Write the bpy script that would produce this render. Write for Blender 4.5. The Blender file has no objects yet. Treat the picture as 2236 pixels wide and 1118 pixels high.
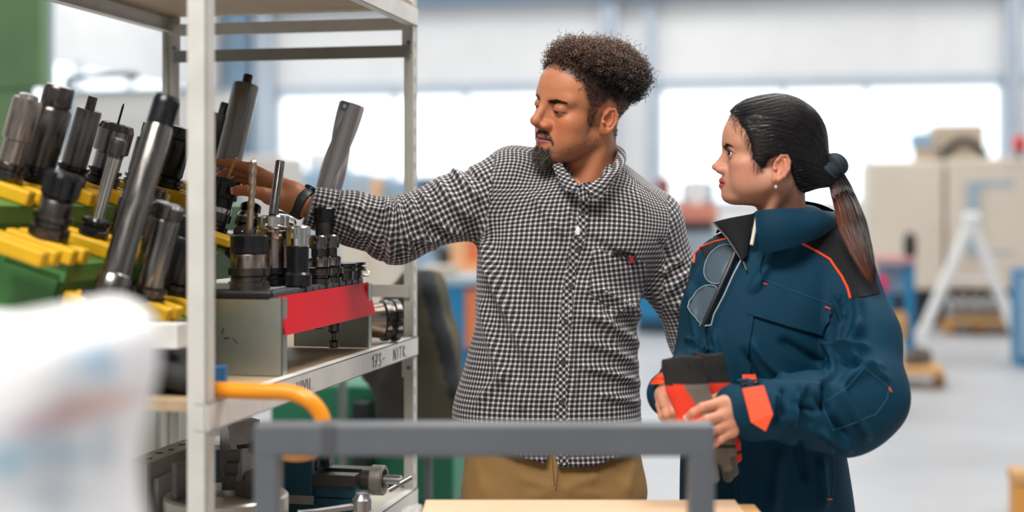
import bpy, bmesh, math, random
import numpy as np
from mathutils import Vector, Matrix
from mathutils.bvhtree import BVHTree
from mathutils.geometry import delaunay_2d_cdt

# ------------------------------------------------------------------ camera
SC = bpy.context.scene
COL = SC.collection
W_PX, H_PX = 2236, 1118
LENS = 50.0
FPX = W_PX * LENS / 36.0          # focal length in pixels
HOR = 455.0                       # row of the horizon
CZ = 1.45                         # camera height
cam_d = bpy.data.cameras.new('camera')
cam = bpy.data.objects.new('camera', cam_d); COL.objects.link(cam)
cam.location = (0, 0, CZ); cam.rotation_euler = (math.pi / 2, 0, 0)
cam_d.lens = LENS; cam_d.sensor_width = 36.0
cam_d.shift_y = -(H_PX / 2 - HOR) / W_PX
cam_d.clip_start = 0.05; cam_d.clip_end = 300
cam_d.dof.use_dof = True; cam_d.dof.focus_distance = 2.82; cam_d.dof.aperture_fstop = 1.5
SC.camera = cam

# ------------------------------------------------------------------ light
world = bpy.data.worlds.new('daylight'); SC.world = world; world.use_nodes = True
bg = world.node_tree.nodes['Background']
bg.inputs[0].default_value = (0.93, 0.97, 1.0, 1); bg.inputs[1].default_value = 2.2
def area_light(name, loc, target, size, power, color=(1, 1, 1)):
    d = bpy.data.lights.new(name, 'AREA'); d.shape = 'RECTANGLE'; d.size, d.size_y = size
    d.energy = power; d.color = color
    o = bpy.data.objects.new(name, d); COL.objects.link(o); o.location = loc
    o.rotation_euler = (Vector(target) - Vector(loc)).to_track_quat('-Z', 'Y').to_euler()
    return o
area_light('added_overhead_light', (-1.0, -0.2, 4.8), (-0.1, 2.9, 1.0), (2.4, 1.2), 250, (1.0, 0.95, 0.88))  # unseen light added from upper left to model faces and folds
area_light('added_overhead_light', (1.8, 3.6, 5.4), (0.5, 2.8, 1.0), (2.4, 1.2), 150, (1.0, 0.96, 0.91))  # second unseen light, added above right of the people
for _x, _y in ((-5, 9), (1, 9), (7, 9), (-6, 16), (0.5, 16), (7, 16), (-5, 22.5), (2, 22), (9, 21)):
    area_light('added_overhead_light', (_x, _y, 7.6), (_x, _y, 0), (3.0, 3.0), 175, (1.0, 0.985, 0.96))  # unseen lights added overhead to brighten the far wall and machines
vs = SC.view_settings
vs.view_transform = 'Standard'; vs.look = 'None'; vs.gamma = 1.0; vs.use_curve_mapping = False
vs.exposure = 0.14

# ------------------------------------------------------------------ helpers
TH = math.radians(12.0); CT, ST = math.cos(TH), math.sin(TH)
def P(px, py, Y):                  # a point of the place from its bearing and its distance
    return Vector(((px - 1118.0) / FPX * Y, Y, CZ - (py - HOR) / FPX * Y))
def U(u, v, z=0.0):                # building axes: u along the window wall, v away from the camera
    return Vector((u * CT + v * ST, -u * ST + v * CT, z))
def UV_of(p): return (p[0] * CT - p[1] * ST, p[0] * ST + p[1] * CT)
RZ = -TH
MATS = {}
def _bsdf(m): return m.node_tree.nodes['Principled BSDF']
def mat(name, color, rough=0.5, metal=0.0, noise=0.0, nscale=20.0, bump=0.0, bscale=200.0, spec=0.5, coat=0.0,
        aniso=0.0, stretch=None, trans=0.0, emit=None, sub=0.0, sheen=0.0):
    if name in MATS: return MATS[name]
    m = bpy.data.materials.new(name); m.use_nodes = True; MATS[name] = m
    nt = m.node_tree; b = _bsdf(m); N = nt.nodes; L = nt.links
    c = (*color, 1.0)
    b.inputs['Base Color'].default_value = c; b.inputs['Roughness'].default_value = rough
    b.inputs['Metallic'].default_value = metal; b.inputs['Specular IOR Level'].default_value = spec
    b.inputs['Coat Weight'].default_value = coat; b.inputs['Transmission Weight'].default_value = trans
    b.inputs['Sheen Weight'].default_value = sheen
    if emit: b.inputs['Emission Color'].default_value = (*emit[0], 1); b.inputs['Emission Strength'].default_value = emit[1]
    if sub: b.inputs['Subsurface Weight'].default_value = sub; b.inputs['Subsurface Radius'].default_value = (0.012, 0.004, 0.002); b.inputs['Subsurface Scale'].default_value = 1.0
    if noise or bump:
        tc = N.new('ShaderNodeTexCoord'); src = tc.outputs['Object']
        if stretch:
            mp = N.new('ShaderNodeMapping'); mp.inputs['Scale'].default_value = stretch; L.new(src, mp.inputs[0]); src = mp.outputs[0]
    if noise:
        n = N.new('ShaderNodeTexNoise'); n.inputs['Scale'].default_value = nscale; n.inputs['Detail'].default_value = 5
        L.new(src, n.inputs['Vector'])
        mr = N.new('ShaderNodeMapRange'); mr.inputs[1].default_value = 0.3; mr.inputs[2].default_value = 0.7
        mr.inputs[3].default_value = 1 - noise; mr.inputs[4].default_value = 1 + noise * 0.6; L.new(n.outputs[0], mr.inputs[0])
        mx = N.new('ShaderNodeMix'); mx.data_type = 'RGBA'; mx.blend_type = 'MULTIPLY'; mx.inputs[0].default_value = 1.0
        mx.inputs[6].default_value = c; L.new(mr.outputs[0], mx.inputs[7]); L.new(mx.outputs[2], b.inputs['Base Color'])
        m2 = N.new('ShaderNodeMapRange'); m2.inputs[1].default_value = 0.3; m2.inputs[2].default_value = 0.7
        m2.inputs[3].default_value = max(0.05, rough - noise * 0.35); m2.inputs[4].default_value = min(1, rough + noise * 0.35)
        L.new(n.outputs[0], m2.inputs[0]); L.new(m2.outputs[0], b.inputs['Roughness'])
    if bump:
        n2 = N.new('ShaderNodeTexNoise'); n2.inputs['Scale'].default_value = bscale; n2.inputs['Detail'].default_value = 4
        L.new(src, n2.inputs['Vector'])
        bp = N.new('ShaderNodeBump'); bp.inputs['Strength'].default_value = bump; bp.inputs['Distance'].default_value = 0.01
        L.new(n2.outputs[0], bp.inputs['Height']); L.new(bp.outputs[0], b.inputs['Normal'])
    return m
def srgb(r, g, b):
    f = lambda c: (c / 255 / 12.92) if c / 255 <= 0.04045 else ((c / 255 + 0.055) / 1.055) ** 2.4
    return (f(r), f(g), f(b))

def link(o, parent=None, label=None, cat=None, group=None, kind=None):
    COL.objects.link(o)
    if parent is not None: o.parent = parent
    if label: o['label'] = label
    if cat: o['category'] = cat
    if group: o['group'] = group
    if kind: o['kind'] = kind
    return o
def empty(name, loc, label=None, cat=None, group=None, rot=None, kind=None):
    o = bpy.data.objects.new(name, None); o.empty_display_size = 0.05
    o.location = loc
    if rot is not None: o.rotation_euler = rot
    return link(o, None, label, cat, group, kind)
def world_of(o):
    m = Matrix.LocRotScale(o.location, o.rotation_euler, None)
    return world_of(o.parent) @ o.matrix_parent_inverse @ m if o.parent else m
def mesh_obj(name, verts, faces, m, parent=None, label=None, cat=None, group=None, kind=None, smooth=False, world=True, me=None):
    if me is None:
        me = bpy.data.meshes.new(name)
        me.from_pydata([tuple(v) for v in verts], [], [tuple(int(i) for i in f) for f in faces])
        me.update()
        if m is not None:
            for mm in (m if isinstance(m, (list, tuple)) else [m]): me.materials.append(mm)
        if smooth: me.shade_smooth()
    o = bpy.data.objects.new(name, me)
    link(o, parent, label, cat, group, kind)
    if parent is not None and world:       # vertices are given in world space
        o.matrix_parent_inverse = world_of(parent).inverted()
    return o

class MB:
    """collects shapes into one mesh"""
    def __init__(s): s.v = []; s.f = []; s.sm = []
    def add(s, vs, fs, smooth=False):
        k = len(s.v); s.v += [Vector(v) for v in vs]; s.f += [tuple(i + k for i in f) for f in fs]; s.sm += [smooth] * len(fs); return s
    def hexa(s, c8, bev=0.0):
        F = [(0, 3, 2, 1), (4, 5, 6, 7), (0, 1, 5, 4), (1, 2, 6, 5), (2, 3, 7, 6), (3, 0, 4, 7)]
        if not bev: return s.add(c8, F)
        bm = bmesh.new(); vv = [bm.verts.new(c) for c in c8]
        for f in F: bm.faces.new([vv[i] for i in f])
        bmesh.ops.bevel(bm, geom=bm.edges[:], offset=bev, segments=2, profile=0.5, affect='EDGES')
        bm.verts.index_update(); s.add([v.co.copy() for v in bm.verts], [[v.index for v in f.verts] for f in bm.faces]); bm.free(); return s
    def box(s, lo, hi, fn=None, bev=0.0):
        x0, y0, z0 = lo; x1, y1, z1 = hi
        c = [(x0, y0, z0), (x1, y0, z0), (x1, y1, z0), (x0, y1, z0), (x0, y0, z1), (x1, y0, z1), (x1, y1, z1), (x0, y1, z1)]
        c = [Vector(p) for p in c]
        if fn: c = [fn(p) for p in c]
        return s.hexa(c, bev)
    def ubox(s, lo, hi, bev=0.0): return s.box(lo, hi, lambda p: U(*p), bev)
    def lathe(s, prof, n=24, M=None, cap=True, smooth=True, notch=None):
        vs = []; fs = []
        for i, (r, z) in enumerate(prof):
            for k in range(n):
                a = 2 * math.pi * k / n; rr = r
                if notch: rr = notch(r, z, a)
                vs.append(Vector((rr * math.cos(a), rr * math.sin(a), z)))
        for i in range(len(prof) - 1):
            for k in range(n):
                fs.append((i * n + k, i * n + (k + 1) % n, (i + 1) * n + (k + 1) % n, (i + 1) * n + k))
        if cap: fs.append(tuple(range(n - 1, -1, -1))); fs.append(tuple((len(prof) - 1) * n + k for k in range(n)))
        if M is not None: vs = [M @ v for v in vs]
        return s.add(vs, fs, smooth)
    def cyl(s, a, b, r, r2=None, n=16, smooth=True):
        a, b = Vector(a), Vector(b); d = b - a
        M = Matrix.Translation(a) @ d.to_track_quat('Z', 'Y').to_matrix().to_4x4()
        return s.lathe([(r, 0), (r if r2 is None else r2, d.length)], n, M, True, smooth)
    def tube(s, pts, r, n=8, closed=False, smooth=True):
        pts = [Vector(p) for p in pts]; m = len(pts); vs = []; fs = []; up = None
        for i, p in enumerate(pts):
            t = (pts[(i + 1) % m] - pts[i - 1]) if closed else (pts[min(i + 1, m - 1)] - pts[max(i - 1, 0)])
            t.normalize()
            if up is None: up = t.orthogonal().normalized()
            up = (up - t * up.dot(t)); up = up.normalized() if up.length > 1e-6 else t.orthogonal().normalized()
            w = t.cross(up); rr = r[i] if isinstance(r, (list, tuple)) else r
            for k in range(n):
                a = 2 * math.pi * k / n; vs.append(p + (up * math.cos(a) + w * math.sin(a)) * rr)
        for i in range(m if closed else m - 1):
            j = (i + 1) % m
            for k in range(n): fs.append((i * n + k, i * n + (k + 1) % n, j * n + (k + 1) % n, j * n + k))
        if not closed: fs.append(tuple(range(n - 1, -1, -1))); fs.append(tuple((m - 1) * n + k for k in range(n)))
        return s.add(vs, fs, smooth)
    def prism(s, poly, ext, smooth=False):   # polygon of 3D points extruded by a vector
        ext = Vector(ext); n = len(poly); p = [Vector(q) for q in poly]
        return s.add(p + [q + ext for q in p], [tuple(range(n - 1, -1, -1)), tuple(range(n, 2 * n))] + [(i, (i + 1) % n, n + (i + 1) % n, n + i) for i in range(n)], smooth)
    def build(s, name, m, parent=None, label=None, cat=None, group=None, kind=None, world=True):
        o = mesh_obj(name, s.v, s.f, m, parent, label, cat, group, kind, False, world)
        if any(s.sm): o.data.polygons.foreach_set('use_smooth', s.sm)
        bm = bmesh.new(); bm.from_mesh(o.data); bmesh.ops.recalc_face_normals(bm, faces=bm.faces[:]); bm.to_mesh(o.data); bm.free()
        if any(s.sm): 
            try: o.data.set_sharp_from_angle(angle=math.radians(38))
            except Exception: pass
        return o
def spline(pts, n=8, closed=False):
    pts = [Vector(p) for p in pts]; m = len(pts); out = []
    g = lambda i: pts[i % m] if closed else pts[max(0, min(m - 1, i))]
    for i in range(m if closed else m - 1):
        a, b, c, d = g(i - 1), g(i), g(i + 1), g(i + 2)
        for k in range(n):
            t = k / n
            out.append(0.5 * (2 * b + (c - a) * t + (2 * a - 5 * b + 4 * c - d) * t * t + (3 * b - a - 3 * c + d) * t ** 3))
    if not closed: out.append(pts[-1])
    return out

# ---- implicit surfaces (arrays of points, numpy)
def A(v): return np.array([v[0], v[1], v[2]], dtype=np.float32)
def smin(a, b, k):
    h = np.clip(0.5 + 0.5 * (b - a) / k, 0, 1); return b + (a - b) * h - k * h * (1 - h)
def smax(a, b, k): return -smin(-a, -b, k)
def cone(p, a, b, ra, rb):
    a = A(a); b = A(b); ba = b - a; pa = p - a
    h = np.clip(pa @ ba / max(1e-9, float(ba @ ba)), 0, 1)
    q = pa - h[:, None] * ba
    return np.sqrt((q * q).sum(1)) - (ra + (rb - ra) * h)
def chain(p, pts, rs, k=0.01):
    d = None
    for i in range(len(pts) - 1):
        e = cone(p, pts[i], pts[i + 1], rs[i], rs[i + 1]); d = e if d is None else smin(d, e, k)
    return d
def ball(p, c, r): return np.sqrt(((p - A(c)) ** 2).sum(1)) - r
def ell(p, c, r, R=None):
    q = p - A(c)
    if R is not None: q = q @ np.array(R, dtype=np.float32)
    r = A(r); k0 = np.sqrt(((q / r) ** 2).sum(1)); k1 = np.sqrt(((q / (r * r)) ** 2).sum(1)) + 1e-9
    return k0 * (k0 - 1) / k1
def surface(f, lo, hi, h, project=1, lip=1.6):
    """naive surface nets of f = 0, refined only near the surface"""
    lo = np.array(lo, np.float32); hi = np.array(hi, np.float32); K = 4
    nb = np.ceil((hi - lo) / (h * K)).astype(int) + 1; n = nb * K + 1
    gx, gy, gz = [lo[i] + (np.arange(nb[i]) * K + K / 2) * h for i in range(3)]
    C = np.stack(np.meshgrid(gx, gy, gz, indexing='ij'), -1).reshape(-1, 3).astype(np.float32)
    dc = f(C).reshape(nb)
    near = np.abs(dc) < lip * h * K * 0.9 + h
    base = np.where(dc > 0, 1.0, -1.0).astype(np.float32)
    V = np.repeat(np.repeat(np.repeat(base, K, 0), K, 1), K, 2); V = np.pad(V, ((0, 1),) * 3, mode='edge')
    idx = np.argwhere(near)
    off = np.stack(np.meshgrid(*[np.arange(K + 1)] * 3, indexing='ij'), -1).reshape(-1, 3)
    m = np.zeros(n, bool)
    full = (idx[:, None, :] * K + off[None]).reshape(-1, 3); m[full[:, 0], full[:, 1], full[:, 2]] = True
    ii = np.argwhere(m); pts = (lo + ii * h).astype(np.float32)
    out = np.empty(len(pts), np.float32)
    for s in range(0, len(pts), 400000): out[s:s + 400000] = f(pts[s:s + 400000])
    V[ii[:, 0], ii[:, 1], ii[:, 2]] = out
    S = V < 0
    cnt = np.zeros(n - 1, np.int8); acc = np.zeros(tuple(n - 1) + (3,), np.float32); ne = np.zeros(n - 1, np.int8)
    nx, ny, nz = n
    cr = []
    for ax in range(3):
        sl0 = [slice(None)] * 3; sl1 = [slice(None)] * 3; sl0[ax] = slice(0, -1); sl1[ax] = slice(1, None)
        a, b = V[tuple(sl0)], V[tuple(sl1)]; e = np.argwhere((a < 0) != (b < 0))
        va = a[e[:, 0], e[:, 1], e[:, 2]]; vb = b[e[:, 0], e[:, 1], e[:, 2]]
        t = va / (va - vb); pos = e.astype(np.float32); pos[:, ax] += t
        o1, o2 = [(1, 2), (2, 0), (0, 1)][ax]
        ok = np.ones(len(e), bool)
        for (d1, d2) in ((0, 0), (1, 0), (0, 1), (1, 1)):
            c = e.copy(); c[:, o1] -= d1; c[:, o2] -= d2
            g = (c >= 0).all(1) & (c < n - 1).all(1); ok &= g
            cg = c[g]; np.add.at(acc, (cg[:, 0], cg[:, 1], cg[:, 2]), pos[g]); np.add.at(ne, (cg[:, 0], cg[:, 1], cg[:, 2]), 1)
        cr.append((e[ok], va[ok] < 0, o1, o2))
    cells = np.argwhere(ne > 0); vid = np.full(tuple(n - 1), -1, np.int64); vid[cells[:, 0], cells[:, 1], cells[:, 2]] = np.arange(len(cells))
    verts = lo + h * acc[cells[:, 0], cells[:, 1], cells[:, 2]] / ne[cells[:, 0], cells[:, 1], cells[:, 2]][:, None]
    faces = []
    for e, inside, o1, o2 in cr:
        q = []
        for (d1, d2) in ((0, 0), (1, 0), (1, 1), (0, 1)):
            c = e.copy(); c[:, o1] -= d1; c[:, o2] -= d2; q.append(vid[c[:, 0], c[:, 1], c[:, 2]])
        q = np.stack(q, 1); q[inside] = q[inside][:, ::-1]; faces.append(q[:, ::-1])
    faces = np.concatenate(faces)
    verts = verts.astype(np.float32)
    for _ in range(project):
        g = grad(f, verts, h * 0.5); d = f(verts); L2 = (g * g).sum(1) + 1e-6
        step = np.clip(d / L2, -h, h)[:, None] * g; verts = verts - step
    return verts, faces
def grad(f, p, e):
    g = np.empty_like(p)
    for i in range(3):
        d = np.zeros(3, np.float32); d[i] = e; g[:, i] = (f(p + d) - f(p - d)) / (2 * e)
    return g
def normals(f, p, e=0.002):
    g = grad(f, p, e); return g / (np.sqrt((g * g).sum(1)) + 1e-9)[:, None]
def np_mesh(name, verts, faces, m, parent=None, label=None, cat=None, col=None, uv=None, mi=None, smooth=True, **kw):
    me = bpy.data.meshes.new(name)
    verts = np.asarray(verts, np.float32); faces = np.asarray(faces, np.int32); k = faces.shape[1]
    me.vertices.add(len(verts)); me.vertices.foreach_set('co', verts.ravel())
    me.loops.add(faces.size); me.loops.foreach_set('vertex_index', faces.ravel())
    me.polygons.add(len(faces)); me.polygons.foreach_set('loop_start', np.arange(0, faces.size, k, dtype=np.int32))
    me.polygons.foreach_set('loop_total', np.full(len(faces), k, np.int32))
    for mm in (m if isinstance(m, (list, tuple)) else [m]): me.materials.append(mm)
    if mi is not None: me.polygons.foreach_set('material_index', np.asarray(mi, np.int32))
    me.update(calc_edges=True); me.validate()
    if col is not None:
        c = np.ones((len(verts), 4), np.float32); c[:, :3] = col
        at = me.attributes.new('Col', 'FLOAT_COLOR', 'POINT'); at.data.foreach_set('color', c.ravel())
    if uv is not None:          # per vertex or per corner
        l = me.uv_layers.new(name='UVMap'); uv = np.asarray(uv, np.float32)
        if len(uv) == len(verts): uv = uv[faces.ravel()]
        l.data.foreach_set('uv', uv.ravel())
    if smooth: me.shade_smooth()
    return mesh_obj(name, None, None, None, parent, label, cat, me=me, **kw)
def pix(p):                        # bearing of points as seen from the camera
    p = np.asarray(p); return 1118 + p[:, 0] / p[:, 1] * FPX, HOR - (p[:, 2] - CZ) / p[:, 1] * FPX
def fold(px, py, segs):
    """sum of smooth ridges: (x0,y0,x1,y1,width,height[,bend])"""
    out = np.zeros(len(px), np.float32)
    for sg in segs:
        x0, y0, x1, y1, w, hgt = sg[:6]; bend = sg[6] if len(sg) > 6 else 0
        dx, dy = x1 - x0, y1 - y0; L = math.hypot(dx, dy)
        t = ((px - x0) * dx + (py - y0) * dy) / (L * L); n = ((px - x0) * -dy + (py - y0) * dx) / L
        n = n - bend * (1 - (2 * t - 1) ** 2)
        tt = np.clip(t, -0.3, 1.3); e = np.clip((0.5 - np.abs(tt - 0.5)) / 0.28 + 0.25, 0, 1); e = e * e * (3 - 2 * e)
        out += hgt * np.exp(-(n / w) ** 2) * e
    return out
class Target:
    def __init__(s, verts, faces):
        s.t = BVHTree.FromPolygons([tuple(map(float, v)) for v in verts], [tuple(map(int, f)) for f in faces])
    def hit(s, px, py, guess=3.0):
        d = P(px, py, 1.0) - Vector((0, 0, CZ)); d.normalize()
        r = s.t.ray_cast(Vector((0, 0, CZ)), d)
        if r[0] is None:
            q = P(px, py, guess); r = s.t.find_nearest(q); return r[0].copy(), r[1].copy(), False
        return r[0].copy(), r[1].copy(), True
def patch(name, poly, tgt, m, parent, off=0.0015, thick=0.0015, step=9, guess=3.0, smooth=True, uvscale=None, sub=3, label=None, puff=0.0, **kw):
    """a piece of cloth lying on a surface; outline given by bearings, depth found on the surface"""
    pl = []
    n = len(poly)
    for i in range(n):
        a, b = poly[i], poly[(i + 1) % n]; L = math.hypot(b[0] - a[0], b[1] - a[1]); k = max(1, int(L / step))
        for j in range(k): pl.append(Vector((a[0] + (b[0] - a[0]) * j / k, a[1] + (b[1] - a[1]) * j / k)))
    nb = len(pl); ed = [(i, (i + 1) % nb) for i in range(nb)]
    xs = [p.x for p in pl]; ys = [p.y for p in pl]
    def inside(x, y):
        c = False
        for i in range(nb):
            a, b = pl[i], pl[i - 1]
            if (a.y > y) != (b.y > y) and x < (b.x - a.x) * (y - a.y) / (b.y - a.y) + a.x: c = not c
        return c
    pts = list(pl); y = min(ys) + step * 0.5
    while y < max(ys):
        x = min(xs) + step * 0.5
        while x < max(xs):
            if inside(x, y) and min((p.x - x) ** 2 + (p.y - y) ** 2 for p in pl) > (0.45 * step) ** 2: pts.append(Vector((x, y)))
            x += step
        y += step
    vo, _, fo, _, _, _ = delaunay_2d_cdt(pts, ed, [list(range(nb))], 2, 1e-4)
    top = []; bot = []
    pos = []; nor = []
    for q in vo:
        hp, hn, ok = tgt.hit(q.x, q.y, guess); pos.append(hp); nor.append(hn)
    for q, hp, hn in zip(vo, pos, nor):
        e = 0.0
        if puff:
            dd = min((p.x - q.x) ** 2 + (p.y - q.y) ** 2 for p in pl) ** 0.5; e = puff * min(1, dd / (2.5 * step))
        top.append(hp + hn * (off + thick + e)); bot.append(hp + hn * (off - 0.004))
    N = len(vo); fs = [tuple(f) for f in fo if len(f) >= 3]
    cnt = {}
    for f in fs:
        for i in range(len(f)):
            e = (f[i], f[(i + 1) % len(f)]); cnt[e] = 1
    side = [(e[1], e[0], e[0] + N, e[1] + N) for e in cnt if (e[1], e[0]) not in cnt]
    o = mesh_obj(name, top + bot, fs + [tuple(i + N for i in reversed(f)) for f in fs] + side, m, parent, label, smooth=smooth, **kw)
    bm = bmesh.new(); bm.from_mesh(o.data); bmesh.ops.recalc_face_normals(bm, faces=bm.faces[:])
    bm.to_mesh(o.data); bm.free()
    if smooth:
        o.data.shade_smooth()
        o.data.set_sharp_from_angle(angle=math.radians(50))
    if uvscale:
        ux, uy, ang = uvscale; l = o.data.uv_layers.new(name='UVMap'); ca, sa = math.cos(ang), math.sin(ang)
        for lp in o.data.loops:
            q = vo[lp.vertex_index % N]; a, b = q.x * ux, -q.y * uy; l.data[lp.index].uv = (a * ca - b * sa, a * sa + b * ca)
    return o
def line_on(name, pts, tgt, r, m, parent, off=0.001, n=6, guess=3.0, step=8, label=None):
    pp = []
    for i in range(len(pts) - 1):
        a, b = pts[i], pts[i + 1]; k = max(1, int(math.hypot(b[0] - a[0], b[1] - a[1]) / step))
        for j in range(k): pp.append((a[0] + (b[0] - a[0]) * j / k, a[1] + (b[1] - a[1]) * j / k))
    pp.append(pts[-1]); q = []
    for x, y in pp:
        h, nn, ok = tgt.hit(x, y, guess); q.append(h + nn * off)
    return MB().tube(q, r, n).build(name, m, parent, label)
def col_mat(name, rough=0.5, sub=0.0, bump=0.0, bscale=300, spec=0.5, sheen=0.0, noise=0.0, nscale=60):
    m = mat(name, (0.5, 0.5, 0.5), rough, 0, 0, 20, bump, bscale, spec, sub=sub, sheen=sheen)
    nt = m.node_tree; a = nt.nodes.new('ShaderNodeAttribute'); a.attribute_name = 'Col'
    nt.links.new(a.outputs['Color'], _bsdf(m).inputs['Base Color'])
    return m
def copy_tree(o, parent=None):
    c = o.copy(); COL.objects.link(c); c.parent = parent
    for ch in list(o.children): copy_tree(ch, c)
    return c
# ------------------------------------------------------------------ the hall
VB = 26.0; UL = -11.2; ZT = 3.66; ZB = 1.5
M_WALL = mat('painted wall panel', srgb(238, 238, 238), 0.7, noise=0.04, nscale=1.5)
M_WALL2 = mat('pale blue column paint', srgb(196, 208, 220), 0.6, noise=0.05, nscale=3)
M_STEEL_BLUE = mat('blue grey steel paint', srgb(120, 148, 172), 0.55, noise=0.08, nscale=3)
M_FRAME = mat('white window frame', srgb(225, 230, 235), 0.5)
M_GLASS = bpy.data.materials.new('window glass'); M_GLASS.use_nodes = True
nt = M_GLASS.node_tree; nt.nodes.clear()
_o = nt.nodes.new('ShaderNodeOutputMaterial'); _m = nt.nodes.new('ShaderNodeMixShader'); _t = nt.nodes.new('ShaderNodeBsdfTransparent'); _g = nt.nodes.new('ShaderNodeBsdfGlossy')
_g.inputs['Roughness'].default_value = 0.03; _t.inputs[0].default_value = (0.97, 0.99, 1, 1); _m.inputs[0].default_value = 0.06
nt.links.new(_t.outputs[0], _m.inputs[1]); nt.links.new(_g.outputs[0], _m.inputs[2]); nt.links.new(_m.outputs[0], _o.inputs[0])
def floor_mat():
    m = mat('worn grey concrete', srgb(184, 186, 190), 0.38, noise=0.16, nscale=0.6, bump=0.02, bscale=30)
    return m
MB().ubox((UL, -7, -0.12), (11, VB, 0.0)).build('floor', floor_mat(), kind='structure', label='pale grey concrete factory floor')
def u_at(px, v):
    k = (px - 1118) / FPX; return v * (k * CT - ST) / (CT + k * ST)
ups = [u_at(x, VB) for x in (604, 1312, 1437, 2192)]
wb = MB()
wb.ubox((UL, VB, 0), (11, VB + 0.3, ZB)); wb.ubox((UL, VB, ZT), (11, VB + 0.3, 9.0))
wb.ubox((UL, VB, ZB), (ups[0], VB + 0.3, ZT)); wb.ubox((ups[1], VB, ZB), (ups[2], VB + 0.3, ZT)); wb.ubox((ups[3], VB, ZB), (11, VB + 0.3, ZT))
wb_o = wb.build('wall_back', M_WALL, kind='structure', label='white factory wall with a long row of windows')
wl = MB(); ZL0, ZL1 = 2.75, 3.75; vs_l = [11.5, 18.2, 18.6, 25.4]
wl.ubox((UL - 0.3, -7, 0), (UL, VB + 0.3, ZL0)); wl.ubox((UL - 0.3, -7, ZL1), (UL, VB + 0.3, 9.0))
for a, b in ((-7, vs_l[0]), (vs_l[1], vs_l[2]), (vs_l[3], VB)): wl.ubox((UL - 0.3, a, ZL0), (UL, b, ZL1))
wl.build('wall_left', M_WALL, kind='structure', label='white side wall with a high window band')
MB().ubox((UL - 0.3, -7, 9.0), (11.3, VB + 0.3, 9.2)).build('ceiling', mat('pale grey ceiling', srgb(200, 202, 204), 0.8), kind='structure', label='pale grey hall ceiling')
MB().ubox((11.0, -7, 0), (11.3, VB + 0.3, 9.0)).build('wall_right', M_WALL, kind='structure', label='white wall right of the picture')
MB().ubox((UL - 0.3, -7.3, 0), (11.3, -7, 9.0)).build('wall_front', M_WALL, kind='structure', label='white wall behind the camera')
def window(n, u0, u1, splits, z0, z1, along='u', const=0.0):
    def bx(m, a0, a1, zz0, zz1, d0, d1):
        if along == 'u': m.ubox((a0, const + d0, zz0), (a1, const + d1, zz1))
        else: m.ubox((const + d0, a0, zz0), (const + d1, a1, zz1))
    sg = 1 if along == 'u' else -1
    r = empty(f'window_{n}', U((u0 + u1) / 2, const, z0) if along == 'u' else U(const, (u0 + u1) / 2, z0), kind='structure')
    r['label'] = 'bright factory window row with white frame'
    fr = MB(); t = 0.09; d = (-0.05, 0.12) if along == 'u' else (-0.12, 0.05)
    bx(fr, u0, u1, z0, z0 + t, *d); bx(fr, u0, u1, z1 - t, z1, *d); bx(fr, u0, u0 + t, z0, z1, *d); bx(fr, u1 - t, u1, z0, z1, *d)
    fr.build('frame', M_FRAME, r)
    es = [u0] + list(splits) + [u1]
    for s in splits:
        mb = MB(); bx(mb, s - 0.05, s + 0.05, z0, z1, *d); mb.build('mullion', M_FRAME, r)
    for a, b in zip(es[:-1], es[1:]):
        mb = MB(); bx(mb, a + 0.05, b - 0.05, z0 + t * .5, z1 - t * .5, 0.04 * sg, 0.055 * sg); mb.build('pane', M_GLASS, r)
window(1, ups[0], ups[1], [u_at(860, VB), u_at(1017, VB)], ZB, ZT, 'u', VB)
window(2, ups[2], ups[3], [u_at(1710, VB), u_at(1891, VB)], ZB, ZT, 'u', VB)
window(3, vs_l[0], vs_l[1], [13.2, 14.9, 16.6], ZL0, ZL1, 'v', UL)
window(4, vs_l[2], vs_l[3], [20.3, 22.0, 23.7], ZL0, ZL1, 'v', UL)
def column(n, px0, px1, m, deep=0.45, z1=8.5, lab=''):
    a, b = u_at(px0, VB), u_at(px1, VB); mb = MB(); t = 0.07
    mb.ubox((a, VB - deep, 0), (b, VB - deep + t, z1)); mb.ubox((a, VB - t, 0), (b, VB, z1)); mb.ubox(((a + b) / 2 - t / 2, VB - deep, 0), ((a + b) / 2 + t / 2, VB, z1))
    mb.build(f'trim_{n}', m, kind='structure', label=lab)
column(1, 512, 560, M_STEEL_BLUE, lab='dark blue grey steel column in the corner')
column(2, 566, 602, M_WALL2, 0.3, lab='pale blue column beside the corner column')
column(3, 1318, 1352, M_WALL2, 0.3, lab='pale blue column behind the man')
column(4, 1412, 1434, M_WALL2, 0.2, lab='narrow pale blue column at the window edge')
column(5, 2196, 2226, M_WALL2, 0.4, lab='pale blue column at the right end of the windows')
mb = MB(); mb.ubox((UL, VB - 0.5, 5.26), (9, VB - 0.15, 5.34)); mb.ubox((UL, VB - 0.36, 5.34), (9, VB - 0.3, 5.8)); mb.ubox((UL, VB - 0.5, 5.8), (9, VB - 0.15, 5.88))
mb.build('trim_6', M_STEEL_BLUE, kind='structure', label='blue grey crane rail along the window wall')
mb = MB(); mb.ubox((UL, VB - 0.08, ZT + 0.02), (9, VB, ZT + 0.16)); mb.build('trim_7', M_WALL2, kind='structure', label='pale sill band above the windows')

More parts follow.
